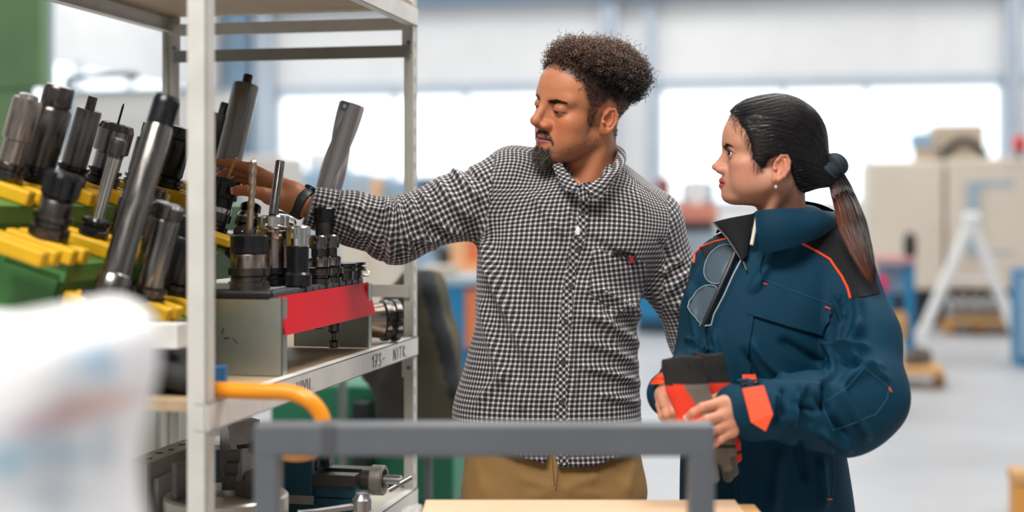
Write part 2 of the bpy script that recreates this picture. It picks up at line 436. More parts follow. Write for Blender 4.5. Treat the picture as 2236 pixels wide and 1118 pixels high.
# ------------------------------------------------------------------ far machines
C_BEIGE = mat('beige machine paint', srgb(226, 214, 198), 0.5, noise=0.06, nscale=2)
C_BEIGE2 = mat('tan machine paint', srgb(208, 190, 168), 0.5, noise=0.06, nscale=2)
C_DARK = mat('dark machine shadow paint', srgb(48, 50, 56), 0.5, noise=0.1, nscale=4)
C_BLUE = mat('bright blue machine paint', srgb(28, 128, 178), 0.45, noise=0.08, nscale=3)
C_LBLUE = mat('light blue machine paint', srgb(150, 182, 205), 0.45, noise=0.06, nscale=3)
C_GREYBLUE = mat('grey blue panel paint', srgb(168, 184, 196), 0.45)
C_GREEN = mat('green machine paint', srgb(28, 118, 84), 0.45, noise=0.1, nscale=6)
C_ORANGE = mat('orange machine paint', srgb(232, 130, 84), 0.5, noise=0.05, nscale=3)
C_PEACH = mat('peach machine paint', srgb(246, 190, 140), 0.5, noise=0.05, nscale=3)
C_WHITE = mat('white machine paint', srgb(238, 238, 236), 0.5)
C_WOOD = mat('pale pallet wood', srgb(208, 160, 104), 0.7, noise=0.15, nscale=12, stretch=(1, 8, 8))
C_CHROME = mat('bare bright steel', srgb(190, 190, 190), 0.3, 1.0, noise=0.15, nscale=15)
C_BLACK = mat('black plastic', srgb(24, 25, 28), 0.45)
C_RED = mat('red signal plastic', srgb(226, 60, 44), 0.4)
def pbox(m, px0, py0, px1, py1, Y, deep, bev=0.0):
    """box whose front face spans the bearings, at distance Y, in building axes"""
    a = P(px0, py0, Y); ua, va = UV_of(a); k = (px1 - 1118) / FPX
    ub = u_at(px1, va); Yb = -ub * ST + va * CT
    z0 = 0.0 if py1 is None else CZ - (py1 - HOR) / FPX * Y; z1 = a.z
    m.ubox((ua, va, z0), (ub, va + deep, z1), bev); return m
def far(name, label, cat, parts, group=None):
    """parts: (name, material, [(px0,py0,px1,py1,Y,deep)...])"""
    f = parts[0][2][0]; r = empty(name, P((f[0] + f[2]) / 2, f[3] or f[1], f[4]), label, cat, group)
    for pn, m, bs in parts:
        mb = MB()
        for b in bs: pbox(mb, *b[:6], bev=(b[6] if len(b) > 6 else 0.0))
        mb.build(pn, m, r)
    return r
YM = 17.4
mc = far('machining_centre', 'large beige enclosed machine tool under the far right window', 'machine', [
    ('cabinet', C_BEIGE, [(1892, 352, 2062, 632, YM, 2.4, 0.04)]), ('cabinet_front', C_BEIGE, [(2068, 345, 2330, 632, YM - 0.25, 2.4, 0.04)]),
    ('top_box', C_BEIGE2, [(2036, 272, 2150, 346, YM + 0.5, 0.9, 0.03)]), ('base', C_DARK, [(1930, 634, 2330, None, YM + 0.3, 1.8)]),
    ('door_frame', C_GREYBLUE, [(2112, 396, 2140, 556, YM - 0.33, 0.06), (2214, 396, 2236, 556, YM - 0.33, 0.06), (2140, 396, 2214, 410, YM - 0.33, 0.06), (2140, 548, 2214, 556, YM - 0.33, 0.06)]),
    ('door_glass', mat('dark blue machine glass', srgb(96, 124, 146), 0.15), [(2140, 410, 2214, 548, YM - 0.27, 0.03)])])
for i in range(7):
    mb = MB(); pbox(mb, 2141, 424 + i * 18, 2213, 429 + i * 18, YM - 0.3, 0.03); mb.build('grille_bar', C_GREYBLUE, mc)
for i in range(3):
    mb = MB(); pbox(mb, 2157 + i * 18, 410, 2160 + i * 18, 548, YM - 0.31, 0.02); mb.build('grille_bar', C_GREYBLUE, mc)
mb = MB()
for i in range(9):
    for k in range(3):
        c = P(1951 + 14 * k + (7 if i % 2 else 0), 432 + i * 13, YM - 0.02); mb.cyl(c, c + Vector((0, 0.03, 0)), 0.028, n=6)
mb.build('vent_holes', mat('grey vent holes', srgb(170, 160, 150), 0.6), mc)
cb = [P(2058 + 98 * t, 350 - 42 * math.sin(math.pi * (0.08 + 0.86 * t)), YM + 0.2) for t in [i / 20 for i in range(21)]]
MB().tube(cb, 0.055, 8).build('cable_hose', C_BLACK, mc)
far('signal_box', 'small blue boxed motor on top of the beige machine', 'motor', [('housing', C_STEELB if 'C_STEELB' in globals() else C_LBLUE, [(1990, 290, 2034, 322, YM + 0.2, 0.4, 0.02)]), ('foot', C_BEIGE2, [(1996, 322, 2036, 352, YM + 0.25, 0.3)])])
r = empty('signal_lamp', P(2226, 345, 16.8), 'small red warning lamp at the right edge', 'lamp')
MB().cyl(P(2226, 346, 16.8), P(2226, 330, 16.8), 0.03).build('stem', C_BLACK, r); MB().lathe([(0.06, 0), (0.075, 0.03), (0.075, 0.14), (0.04, 0.18)], 16, Matrix.Translation(P(2226, 330, 16.8))).build('dome', C_RED, r)
r = empty('a_frame_stand', P(2120, 712, 15.8), 'white A-shaped steel stand in front of the beige machine', 'stand')
for a, b in (((2122, 478), (2010, 739)), ((2118, 478), (2222, 739))):
    MB().cyl(P(*a, 15.8), P(*b, 15.8), 0.06, n=10).build('leg', C_WHITE, r)
MB().cyl(P(2104, 478, 15.8), P(2136, 478, 15.8), 0.075, n=10).build('head', C_WHITE, r)
MB().cyl(P(2064, 610, 15.8), P(2172, 610, 15.8), 0.022, n=8).build('tie_bar', C_WHITE, r)
r = empty('pallet', P(2145, 726, 16.3), 'wooden pallet with yellowish feet before the beige machine', 'pallet')
for x0, x1 in ((2068, 2084), (2138, 2150), (2206, 2224)):
    mb = MB(); pbox(mb, x0, 708, x1, 726, 16.3, 0.8); mb.build('foot', mat('yellow pallet block', srgb(216, 152, 70), 0.6), r)
for i in range(4):
    mb = MB(); pbox(mb, 2066, 699, 2226, 708, 16.25 + i * 0.22, 0.16); mb.build('board', C_WOOD, r)
for i in range(6):
    mb = MB(); b = P(2078 + 26 * i, 698, 16.6); b.z += .012; mb.lathe([(0.055, 0), (0.06, 0.02), (0.06, 0.2), (0.04, 0.22), (0.04, 0.27)], 14, Matrix.Translation(b))
    mb.build('steel_drum', C_CHROME, label=('leftmost', 'second from left', 'third from left', 'third from right', 'second from right', 'rightmost')[i] + ' bright steel cylinder on the far pallet', cat='cylinder', group='steel cylinders on the far pallet')
r = empty('wheeled_dolly', P(2010, 850, 11.6), 'low wooden dolly on casters carrying steel parts', 'dolly')
mb = MB(); pbox(mb, 1950, 806, 2064, 820, 11.4, 0.7, 0.01); mb.build('deck', C_WOOD, r)
for x, yy in ((1962, 11.5), (2052, 11.5), (2048, 12.0)):
    c = P(x, 836, yy); mb = MB().cyl(c + Vector((-0.03, 0, 0)), c + Vector((0.03, 0, 0)), 0.055, n=16); mb.build('wheel', mat('yellow rubber wheel', srgb(168, 120, 62), 0.6), r)
for k, (x, h) in enumerate(((1986, 0.14), (2004, 0.17), (2022, 0.15))):
    b = P(x, 806, 11.65 + 0.06 * k); b.z += .02; MB().lathe([(0.045, 0), (0.05, 0.02), (0.05, h * 0.8), (0.03, h)], 14, Matrix.Translation(b)).build('steel_block', mat('dull brown steel', srgb(120, 112, 106), 0.4, 0.8), label=('left', 'middle', 'right')[k] + ' dull turned steel part standing on the dolly', cat='steel part', group='steel parts on the dolly')
r = far('workbench', 'blue steel workbench behind the woman\'s shoulder', 'bench', [('top', mat('pink worktop', srgb(206, 150, 150), 0.5), [(1906, 562, 2002, 574, 13.3, 0.8)]), ('leg', C_BLUE, [(1974, 574, 1998, None, 13.3, 0.1)]), ('drawer_unit', C_BLUE, [(1900, 640, 1950, None, 13.4, 0.6)]), ('back_panel', C_LBLUE, [(1912, 576, 1976, 640, 13.9, 0.05)])])
mb = MB(); mb.lathe([(0.05, 0), (0.06, 0.03), (0.06, 0.17), (0.04, 0.22), (0.02, 0.24)], 14, Matrix.Translation(P(1987, 562, 13.5))); mb.build('canister', C_BLACK, label='black canister standing on the blue workbench', cat='canister')
MB().lathe([(0.05, 0), (0.08, 0.03), (0.08, 0.14), (0.06, 0.17)], 14, Matrix.Translation(P(1922, 640, 13.25))).build('bucket', mat('magenta plastic', srgb(206, 60, 104), 0.5), label='magenta plastic bucket by the blue workbench', cat='bucket')
MB().lathe([(0.06, 0), (0.075, 0.03), (0.075, 0.22), (0.05, 0.26)], 14, Matrix.Translation(P(1964, 742, 13.2))).build('gas_bottle', mat('ochre bottle paint', srgb(206, 158, 84), 0.5), label='ochre bottle standing under the blue workbench', cat='bottle')
far('blue_cabinet', 'tall blue cabinet cut off by the right picture edge', 'cabinet', [('body', C_BLUE, [(2226, 590, 2300, None, 13.0, 0.6)]), ('door', C_LBLUE, [(2229, 600, 2290, 780, 12.97, 0.03)])])
r = empty('corner_pallet', P(2240, 1118, 6.4), 'wooden pallet corner at the lower right picture edge', 'pallet')
for i in range(2):
    mb = MB(); pbox(mb, 2212, 1034 + 4 * i, 2330, 1056 + 4 * i, 6.4 + 0.3 * i, 0.2); mb.build('board', C_WOOD, r)
mb = MB(); pbox(mb, 2216, 1060, 2250, 1150, 6.4, 0.2); mb.build('block', mat('yellow pallet block', srgb(216, 152, 70), 0.6), r)
# between the two people
far('blue_machine', 'bright blue machine between the man and the woman', 'machine', [('body', C_BLUE, [(1380, 606, 1545, 700, 16.4, 1.5, 0.05)]), ('plinth', mat('dark blue plinth', srgb(52, 78, 104), 0.5), [(1388, 700, 1540, 738, 16.5, 1.2)]), ('foot', mat('vivid green base', srgb(70, 150, 84), 0.5), [(1418, 738, 1508, None, 16.4, 1.0)])])
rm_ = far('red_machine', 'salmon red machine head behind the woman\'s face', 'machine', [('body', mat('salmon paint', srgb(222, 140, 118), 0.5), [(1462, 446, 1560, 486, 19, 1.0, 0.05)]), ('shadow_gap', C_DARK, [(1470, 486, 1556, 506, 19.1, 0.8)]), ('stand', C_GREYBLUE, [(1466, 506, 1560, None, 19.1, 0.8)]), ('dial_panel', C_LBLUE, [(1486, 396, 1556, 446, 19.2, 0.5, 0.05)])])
c = P(1522, 420, 19.0); MB().cyl(c, c + Vector((0, 0.12, 0)), 0.17, n=24).build('round_dial', C_WHITE, rm_)
far('red_post', 'short dark red post behind the man\'s shoulder', 'post', [('post', mat('dark red paint', srgb(150, 84, 84), 0.5), [(1432, 388, 1460, 450, 18.5, 0.3, 0.03)]), ('base', C_GREYBLUE, [(1426, 450, 1466, None, 18.5, 0.4)])])
# behind the reaching arm
far('peach_machine', 'peach and orange machine column under the man\'s raised arm', 'machine', [('column', C_PEACH, [(980, 478, 1075, 606, 14.4, 0.9, 0.06)]), ('door', C_ORANGE, [(1018, 486, 1080, 572, 14.36, 0.04)]), ('foot', C_PEACH, [(990, 590, 1085, None, 14.2, 0.5)])])
far('dark_machine', 'low dark machine with pale blue front beyond the shelf post', 'machine', [('body', C_DARK, [(900, 540, 984, None, 14.8, 0.9, 0.05)]), ('front', C_LBLUE, [(906, 556, 956, 606, 14.75, 0.05)])])
far('dark_slab', 'dark blue grey ventilation box under the window', 'box', [('housing', mat('slate paint', srgb(78, 94, 110), 0.5), [(898, 386, 1030, 436, 20, 0.8)]), ('support', C_GREYBLUE, [(930, 436, 990, None, 20.2, 0.4)])])
r = far('blue_desk', 'blue steel desk with an orange door below the raised arm', 'desk', [('top', C_STEELG if 'C_STEELG' in globals() else C_GREYBLUE, [(910, 606, 1080, 622, 9.6, 0.8)]), ('side', C_BLUE, [(962, 622, 1014, None, 9.6, 0.7)]), ('door', C_ORANGE, [(1016, 632, 1074, 760, 9.58, 0.04)]), ('frame', C_BLUE, [(1072, 622, 1090, None, 9.6, 0.7)])])
far('paper_box', 'pale cardboard box standing on the blue desk', 'box', [('carton', C_BEIGE2, [(918, 588, 976, 606, 9.75, 0.3)]), ('lid', C_BEIGE, [(916, 582, 978, 588, 9.74, 0.32)])])
far('pale_machine', 'pale blue machine silhouette in front of the left window', 'machine', [('body', C_LBLUE, [(640, 372, 760, 470, 20, 1.2, 0.06)]), ('head', C_WHITE, [(668, 330, 732, 372, 20.2, 0.8, 0.05)]), ('base', C_GREYBLUE, [(650, 470, 770, None, 20, 1.0)])])
far('grey_machine', 'grey machine with a salmon stripe behind the fluted drill', 'machine', [('body', C_GREYBLUE, [(752, 380, 812, 470, 19, 1.0, 0.05)]), ('stripe', C_PEACH, [(806, 388, 818, 470, 18.95, 0.4)]), ('base', C_LBLUE, [(818, 392, 884, 470, 19.3, 0.8, 0.05)])])
far('cream_cabinet', 'cream cabinet seen between the shelf posts', 'cabinet', [('body', C_BEIGE, [(738, 480, 862, None, 11, 0.8, 0.02)]), ('door', C_BEIGE, [(746, 490, 798, 632, 10.96, 0.04)]), ('door', C_BEIGE, [(804, 490, 856, 632, 10.96, 0.04)]), ('side_panel', C_LBLUE, [(864, 540, 900, 640, 11.2, 0.6)])])
far('beige_cabinet', 'beige cabinet behind the long grey boring bar', 'cabinet', [('body', mat('warm grey paint', srgb(206, 202, 196), 0.5), [(520, 340, 598, None, 13, 0.8, 0.03)]), ('door', mat('warm grey paint', srgb(206, 202, 196), 0.5), [(528, 350, 590, 620, 12.96, 0.04)])])
# left edge: tall green machine and a roller shade bar
r = far('green_machine', 'tall green machine guard at the upper left corner', 'machine', [('guard', mat('olive green guard', srgb(104, 136, 96), 0.4, noise=0.25, nscale=1.2), [(-260, -260, 88, 196, 7.0, 0.08)]), ('window_strip', mat('blue green guard window', srgb(148, 182, 180), 0.25), [(-200, 92, 80, 168, 6.97, 0.04)]), ('base', mat('olive green guard', srgb(104, 136, 96), 0.4), [(-260, 196, 60, None, 7.02, 0.06)])])
far('pale_post', 'pale grey steel post beside the green guard', 'post', [('post', C_GREYBLUE, [(96, -260, 108, 1040, 7.6, 0.05)]), ('foot_plate', C_GREYBLUE, [(90, 1036, 114, 1046, 7.6, 0.1)])])
r = empty('swing_arm', P(220, 168, 9.0), 'dark swing arm crossing the side windows', 'arm')
mb = MB(); mb.cyl(P(150, 170, 9.0), P(285, 163, 9.4), 0.018, n=10); mb.build('arm', C_DARK, r); mb = MB(); pbox(mb, 277, 160, 297, 173, 9.3, 0.06, 0.01); mb.build('tip', C_DARK, r); MB().cyl(P(150, 170, 9.0), Vector((P(150, 170, 9.0).x, 9.0, 0)), 0.03, n=10).build('post', C_GREYBLUE, r)
far('white_partition', 'white partition panel behind the tool rack', 'partition', [('panel', C_WHITE, [(112, 206, 500, None, 10.5, 0.06)]), ('rail', C_GREYBLUE, [(112, 198, 500, 206, 10.48, 0.1)])])
# green machine base and jacket behind the shelf
r = far('green_cabinet', 'dark green machine base behind the lower shelf', 'cabinet', [('body', C_GREEN, [(590, 838, 990, 1085, 4.6, 0.25, 0.01)]), ('side_door', C_GREEN, [(790, 850, 870, 1060, 4.58, 0.03)]), ('foot', C_DARK, [(600, 1085, 980, None, 4.64, 0.2)])])
MB().cyl(P(748, 800, 4.45), P(748, 1410, 4.45), 0.014, n=10).build('steel_post', mat('grey post paint', srgb(120, 126, 124), 0.5), label='thin grey pipe before the green machine base', cat='pipe')
mb = MB(); pbox(mb, 770, 880, 800, 1060, 4.44, 0.1); mb.build('black_pipe_box', C_BLACK, label='black duct in front of the green machine base', cat='duct')
far('grey_locker', 'grey green locker behind the lower left of the shelf', 'locker', [('body', mat('grey green locker paint', srgb(150, 152, 144), 0.5), [(250, 880, 340, None, 4.6, 0.3)]), ('door', mat('grey green locker paint', srgb(150, 152, 144), 0.5), [(346, 860, 470, None, 4.58, 0.3)]), ('edge_strip', C_GREYBLUE, [(364, 915, 376, 1010, 4.54, 0.02)])])
# ------------------------------------------------------------------ the shelving unit
M_POST = mat('grey white shelf paint', srgb(206, 204, 198), 0.45, noise=0.10, nscale=14)
M_BEAM = mat('white shelf beam paint', srgb(222, 220, 216), 0.4, noise=0.10, nscale=18)
M_BAR = mat('grey shelf bar paint', srgb(140, 140, 132), 0.45, noise=0.06, nscale=14)
M_BOARD = mat('worn tan shelf board', srgb(176, 152, 122), 0.5, noise=0.25, nscale=9, stretch=(1, 6, 6))
M_BOLT = mat('dull bolt steel', srgb(120, 118, 112), 0.35, 1.0)
M_PEN = mat('black marker ink', srgb(40, 40, 42), 0.6)
UR, ULS, VF, VK = -0.905, -1.531, 2.02, 3.195     # outer right, outer left, front, back
ZS, ZLOW, ZUP = 1.152, 0.80, 1.905
PW = 0.031
shelf = empty('shelving_unit', U((UR + ULS) / 2, (VF + VK) / 2, 0), 'grey white steel shelving unit with open shelves full of tools', 'shelf')
def lpost(u, v, su, sv, nm='post'):      # angle profile, corner at (u,v), flanges to su / sv
    t = 0.003; mb = MB()
    def b(a0, a1, b0, b1, z0, z1): mb.ubox((min(a0, a1), min(b0, b1), z0), (max(a0, a1), max(b0, b1), z1))
    b(u, u + su * PW, v, v + sv * t, 0, 2.45); b(u, u + su * t, v, v + sv * PW, 0, 2.45)
    p = mb.build(nm, M_POST, shelf)
    if sv > 0: return p
    hm = MB()
    for k in range(56):
        z = 0.1 + k * 0.04
        b2 = hm; b2.ubox((u + min(0, -su * 0.0006) , v + sv * (PW * 0.55), z), (u + max(0, -su * 0.0006), v + sv * (PW * 0.55 + 0.006), z + 0.016)) if su else None
    hm.build('slots', mat('slot shadow', srgb(150, 150, 146), 0.6), p)
    return p
posts = {'fr': lpost(UR, VF, -1, 1), 'br': lpost(UR, VK, -1, -1), 'fl': lpost(ULS, VF, 1, 1), 'bl': lpost(ULS, VK, 1, -1)}
# gusset plates with bolts
for key, (u, v, su, sv) in {'br': (UR, VK, -1, -1), 'bl': (ULS, VK, 1, -1)}.items():
    for z1 in (ZUP + 0.005, ZS):
        mb = MB(); z0 = z1 - 0.095 if key != 'fr' else z1 - 0.06
        vv = v - sv * PW - sv * 0.001 if False else v
        fu = sorted((u, u + su * (PW + 0.004)))
        face = v + (-0.0035 if sv > 0 else -PW * 0.0 - 0.0035)
        mb.ubox((fu[0], v - 0.004 if sv > 0 else v - 0.0065, z0), (fu[1], v - 0.0005 if sv > 0 else v - 0.003, z1))
        g = mb.build('gusset', M_POST, shelf)
        c = U(u + su * PW * 0.62, (v - 0.004 if sv > 0 else v - 0.0065), z0 + 0.022)
        MB().cyl(c, c + U(0, -0.003), 0.0048, n=6).build('bolt', M_BOLT, g)
def beam(u, z1, nm='side_beam', inward=-1, h=0.043):
    mb = MB(); t = 0.002
    us = sorted((u, u + inward * t)); mb.ubox((us[0], VF, z1 - h), (us[1], VK, z1))
    us = sorted((u, u + inward * 0.022)); mb.ubox((us[0], VF, z1 - t), (us[1], VK, z1)); mb.ubox((us[0], VF, z1 - h), (us[1], VK, z1 - h + t))
    return mb.build(nm, M_BEAM, shelf)
ZBM = {'up': ZUP + 0.012, 'mid': ZS, 'low': ZLOW}
for zz in ZBM.values():
    beam(UR + 0.002, zz); beam(ULS - 0.002, zz, inward=1)
for zz in (ZUP - 0.075, ZS + 0.12):                        # cross bars between the back posts
    MB().ubox((ULS + 0.02, VK - 0.012, zz - 0.029), (UR - PW * 0.5, VK - 0.009, zz)).build('cross_bar', M_BAR if zz > 1.5 else M_POST, shelf)
for v0 in (VK - 0.016,):
    for zz in (ZUP, ZS, ZLOW): MB().ubox((ULS + 0.004, v0, zz - 0.04), (UR - 0.004, v0 + 0.01, zz - 0.012)).build('back_lip', M_POST, shelf)
for zz, nm in ((ZUP + .022, 'upper_board'), (ZS - 0.002, 'middle_board'), (ZLOW - 0.002, 'lower_board')):
    MB().ubox((ULS + 0.003, VF + 0.035, zz - 0.016), (UR - 0.003, VK - 0.004, zz)).build(nm, M_BOARD if zz != ZLOW - 0.002 else mat('pale shelf board', srgb(206, 200, 186), 0.5, noise=0.1, nscale=9), shelf)
MB().ubox((ULS + 0.004, VF + 0.034, ZLOW - 0.045), (UR - 0.004, VF + 0.037, ZLOW)).build('front_lip', M_BEAM, shelf)
# handwriting on the white beam, as pen strokes on its face
def pen(text, v0, z0, h, nm):
    G = {'1': [[(0.1, .7), (.3, 1), (.3, 0)]], '7': [[(0, 1), (.6, 1), (.25, 0)], [(.1, .5), (.5, .5)]], '3': [[(0, .95), (.45, 1), (.2, .55), (.5, .3), (.3, 0), (0, .08)]],
         '-': [[(0, .45), (.5, .5)]], 'N': [[(0, 0), (.08, 1), (.5, 0), (.58, 1)]], 'I': [[(.1, 0), (.12, 1)]], 'T': [[(0, 1), (.6, 1)], [(.3, 1), (.28, 0)]],
         'R': [[(.05, 0), (.1, 1), (.5, .85), (.1, .5), (.55, 0)]], '.': [[(0, 0), (.06, .04)]], 'V': [[(0, 1), (.25, 0), (.5, 1)]], 'U': [[(0, 1), (.05, .1), (.4, .1), (.45, 1)]], ' ': []}
    W = {'1': .45, '7': .75, '3': .7, '-': .85, 'N': .8, 'I': .35, 'T': .75, 'R': .75, '.': .3, ' ': .6, 'V': .65, 'U': .65}
    mb = MB(); x = 0.0
    for ch in text:
        for st in G[ch]: mb.tube([U(UR + 0.0028, v0 + (x + a * 0.9) * h * 1.5, z0 + b * h) for a, b in st], 0.00075, 5)
        x += W[ch]
    return mb.build(nm, M_PEN, shelf)
pen('173-  NITR.', 2.84, ZS - 0.036, 0.026, 'handwriting'); pen('VIVU.', 2.40, ZS - 0.034, 0.022, 'handwriting')

# ------------------------------------------------------------------ tools
S_DARK = mat('blackened tool steel', srgb(92, 88, 86), 0.27, 0.9, noise=0.3, nscale=30)
S_MID = mat('ground tool steel', srgb(128, 125, 122), 0.24, 1.0, noise=0.25, nscale=40, stretch=(6, 6, 0.5))
S_BRT = mat('bright tool steel', srgb(205, 203, 200), 0.2, 1.0, noise=0.2, nscale=40, stretch=(6, 6, 0.5))
S_BRN = mat('warm tool steel', srgb(172, 158, 148), 0.26, 1.0, noise=0.3, nscale=30, stretch=(4, 4, 1))
S_BLK = mat('black oxide steel', srgb(50, 50, 54), 0.28, 0.7, noise=0.2, nscale=30)
S_GRN = mat('grey painted steel', srgb(110, 108, 105), 0.35, 0.9, noise=0.25, nscale=20)
S_COPPER = mat('titanium gold coating', srgb(196, 150, 96), 0.28, 1.0)
def slots(n, z0, z1, cut=0.82, wd=0.35):
    def f(r, z, a):
        if z0 <= z <= z1 and (a * n / (2 * math.pi)) % 1.0 < wd: return r * cut
        return r
    return f
def tool(name, label, base, top, parts, cat='tool holder', group=None, roll=0.0, n=28):
    """turned tool standing on its axis from base to top; parts: (name, material, [(r_mm, t 0..1)...], notch)"""
    base, top = Vector(base), Vector(top); ax = top - base; L = ax.length
    q = ax.to_track_quat('Z', 'Y'); r = empty(name, base, label, cat, group, q.to_euler())
    for p in parts:
        nm, m, prof = p[:3]; notch = p[3] if len(p) > 3 else None
        if notch:
            pr = [prof[0]]
            for (r0_, t0_), (r1_, t1_) in zip(prof[:-1], prof[1:]):
                k_ = 5 if abs(t1_ - t0_) > .06 else 1
                pr += [(r0_ + (r1_ - r0_) * i / k_, t0_ + (t1_ - t0_) * i / k_) for i in range(1, k_ + 1)]
            prof = pr
        mb = MB(); mb.lathe([(a / 1000.0, t * L) for a, t in prof], 48 if notch else n, None, True, True, (lambda r_, z_, a_, f=notch: f(r_, z_ / L, a_)) if notch else None)
        mb.build(nm, m, r, world=False)
    return r
def chuck(R, z0=0.0, zf=0.12, zb=0.75, zn=0.9, m=None, mn=None, Rn=None, nslot=6):
    """collet chuck: flange, body, slotted nut"""
    m = m or S_DARK; mn = mn or S_DARK; Rn = Rn or R * 0.82
    return [('flange', m, [(R * .8, z0 - 0.1), (R * 1.15, z0), (R * 1.15, z0 + zf * .4), (R * 1.0, z0 + zf * .45), (R * 1.0, z0 + zf * .6), (R * 1.15, z0 + zf * .65), (R * 1.15, z0 + zf), (R * .9, z0 + zf)]),
            ('body', m, [(R * .9, z0 + zf), (R, z0 + zf + .04), (R, zb - .02), (R * .93, zb)]),
            ('nut', mn, [(Rn * .98, zb), (Rn, zb + .01), (Rn, zb + (zn - zb) * .3), (Rn, zn - .01), (Rn * .94, zn), (Rn * .5, zn)], slots(nslot, zb + (zn - zb) * .35, 2, .86))]
U1, U2, U3 = -1.333, -1.22, -1.11
LEAN = math.radians(17)
ZR1, ZR2, ZR3 = 1.500, 1.405, 1.305
def at_u(px, u):          # v on row u for a bearing
    k = (px - 1118) / FPX; return u * (CT + k * ST) / (k * CT - ST)
def on_row(px, u, z): return U(u, at_u(px, u), z)
def lean(base, L, a=LEAN, fwd=0.0): return base + U(math.sin(a), fwd, 0) * L + Vector((0, 0, math.cos(a) * L))
def rt(name, label, px, u, z, L, parts, cat='tool holder', a=LEAN, fwd=0.0, n=28):
    b = on_row(px, u, z); return tool(name, label, b, lean(b, L, a, fwd), parts, cat, 'tools in the stepped green rack', n=n)
# upper row
rt('milling_chuck', 'silver brown milling chuck cut by the left picture edge, upper green tier', 14, U1, ZR1, 0.14,
   [('flange', S_DARK, [(22, -.05), (27, 0), (27, .06), (24, .08), (24, .12), (27, .14), (27, .2), (20, .22)]), ('body', S_BRN, [(21, .2), (21, .48), (25, .5), (25, .95), (23, 1)]), ('cap', S_BRT, [(16, 1), (16, 1.05), (10, 1.06)])])
rt('milling_chuck', 'tall black chuck with a domed slotted nut on the upper green tier', 76, U1, ZR1, 0.17,
   [('flange', S_BLK, [(26, -.05), (31, 0), (31, .05), (27, .06), (27, .1), (31, .11), (31, .16)]), ('body', S_DARK, [(29, .16), (29, .3), (30, .32), (30, .74), (25, .78)]), ('nut', S_DARK, [(24, .78), (26, .8), (26, .97), (23, 1.0), (14, 1.0)], slots(5, .86, 2, .9))])
rt('arbor', 'grey stepped arbor with a short black tip on the upper green tier', 152, U1, ZR1, 0.155,
   [('flange', S_BLK, [(24, -.05), (29, 0), (29, .08), (25, .1), (25, .13), (29, .15), (29, .2)]), ('body', S_GRN, [(23, .2), (23, .86), (22, .88)]), ('tip', S_DARK, [(9, .88), (9, 1.02), (8, 1.04)])], cat='arbor')
rt('drill_chuck', 'squat steel drill chuck holding a thin black drill on the upper tier', 222, U1, ZR1, 0.115,
   [('flange', S_BLK, [(26, -.06), (32, 0), (32, .1), (28, .12), (28, .16), (32, .18), (32, .24)]), ('body', S_MID, [(26, .24), (26, .5), (34, .54), (34, .9)]), ('jaw_cap', S_DARK, [(34, .9), (30, 1.0), (18, 1.02)], slots(8, .9, 2, .9)), ('drill_bit', S_BLK, [(2.2, 1.0), (2.2, 1.3), (1.2, 1.36)])], cat='drill chuck')
rt('milling_chuck', 'dark chuck half hidden behind the long boring bar', 298, U1, ZR1, 0.13, chuck(24, 0, .14, .72, .95))
rt('milling_chuck', 'black chuck just left of the front post', 362, U1, ZR1, 0.125, chuck(29, 0, .14, .8, 1.0, S_BLK, S_BLK))
rt('arbor', 'steel arbor with a dark tip peeking out right of the post', 446, U1, ZR1 + .02, 0.17, [('flange', S_BLK, [(22, 0), (27, .02), (27, .2), (20, .22)]), ('body', S_GRN, [(21, .2), (21, .62), (22, .63), (22, .86)]), ('tip', S_DARK, [(10, .86), (10, 1.0), (8, 1.02)])], cat='arbor')
# long grey boring bar with dark stub
b = P(484, 415, 3.12); t = P(538, 185, 3.16)
tool('boring_bar', 'long grey boring bar with a black stub standing against the bright wall', b, t, [('flange', S_BLK, [(30, -.1), (34, -.06), (34, 0), (28, .02)]), ('shank', mat('dull grey bar steel', srgb(126, 124, 120), 0.3, 1.0, noise=0.25, nscale=25, stretch=(8, 8, .4)), [(29, 0), (29, .985), (27.5, 1.0)], lambda r, z, a: r * (0.93 if abs(((a + 2.2) % (2 * math.pi)) - math.pi) < 0.22 else 1)), ('stub', S_BLK, [(11, 1.0), (11, 1.085), (10, 1.095)])], 'boring bar')
# second row
rt('face_mill', 'black face mill with coarse teeth at left on the second tier', 105, U2, ZR2, 0.105,
   [('flange', S_DARK, [(26, -.08), (33, 0), (33, .14), (28, .17), (28, .24), (33, .27), (33, .36)]), ('arbor_body', S_DARK, [(26, .36), (26, .55), (22, .6)]), ('cutter', S_BLK, [(24, .58), (31, .66), (32, .95), (28, 1.02), (14, 1.02)], slots(6, .6, 2, .78, .45))], 'face mill')
rt('boring_bar', 'slim steel boring bar between the face mill and the long bar', 203, U2, ZR2, 0.165,
   [('flange', S_BLK, [(20, -.05), (26, 0), (26, .05), (22, .07), (22, .1), (26, .12), (26, .16), (14, .18)]), ('shank', S_BRT, [(12, .16), (11, .2), (10.5, .82), (12.5, .86)]), ('head', S_DARK, [(14, .84), (15, .88), (15, 1.0), (9, 1.04)], slots(3, .86, 2, .7, .3))], 'boring bar')
rt('milling_chuck', 'small black chuck hidden behind the long boring bar', 262, U2, ZR2 - .005, 0.10, chuck(20, 0, .2, .7, 1.0, S_BLK, S_BLK))
rt('milling_chuck', 'black chuck in shadow behind the short sleeve', 318, U2, ZR2 - .005, 0.09, chuck(21, 0, .2, .7, 1.0, S_BLK, S_DARK))
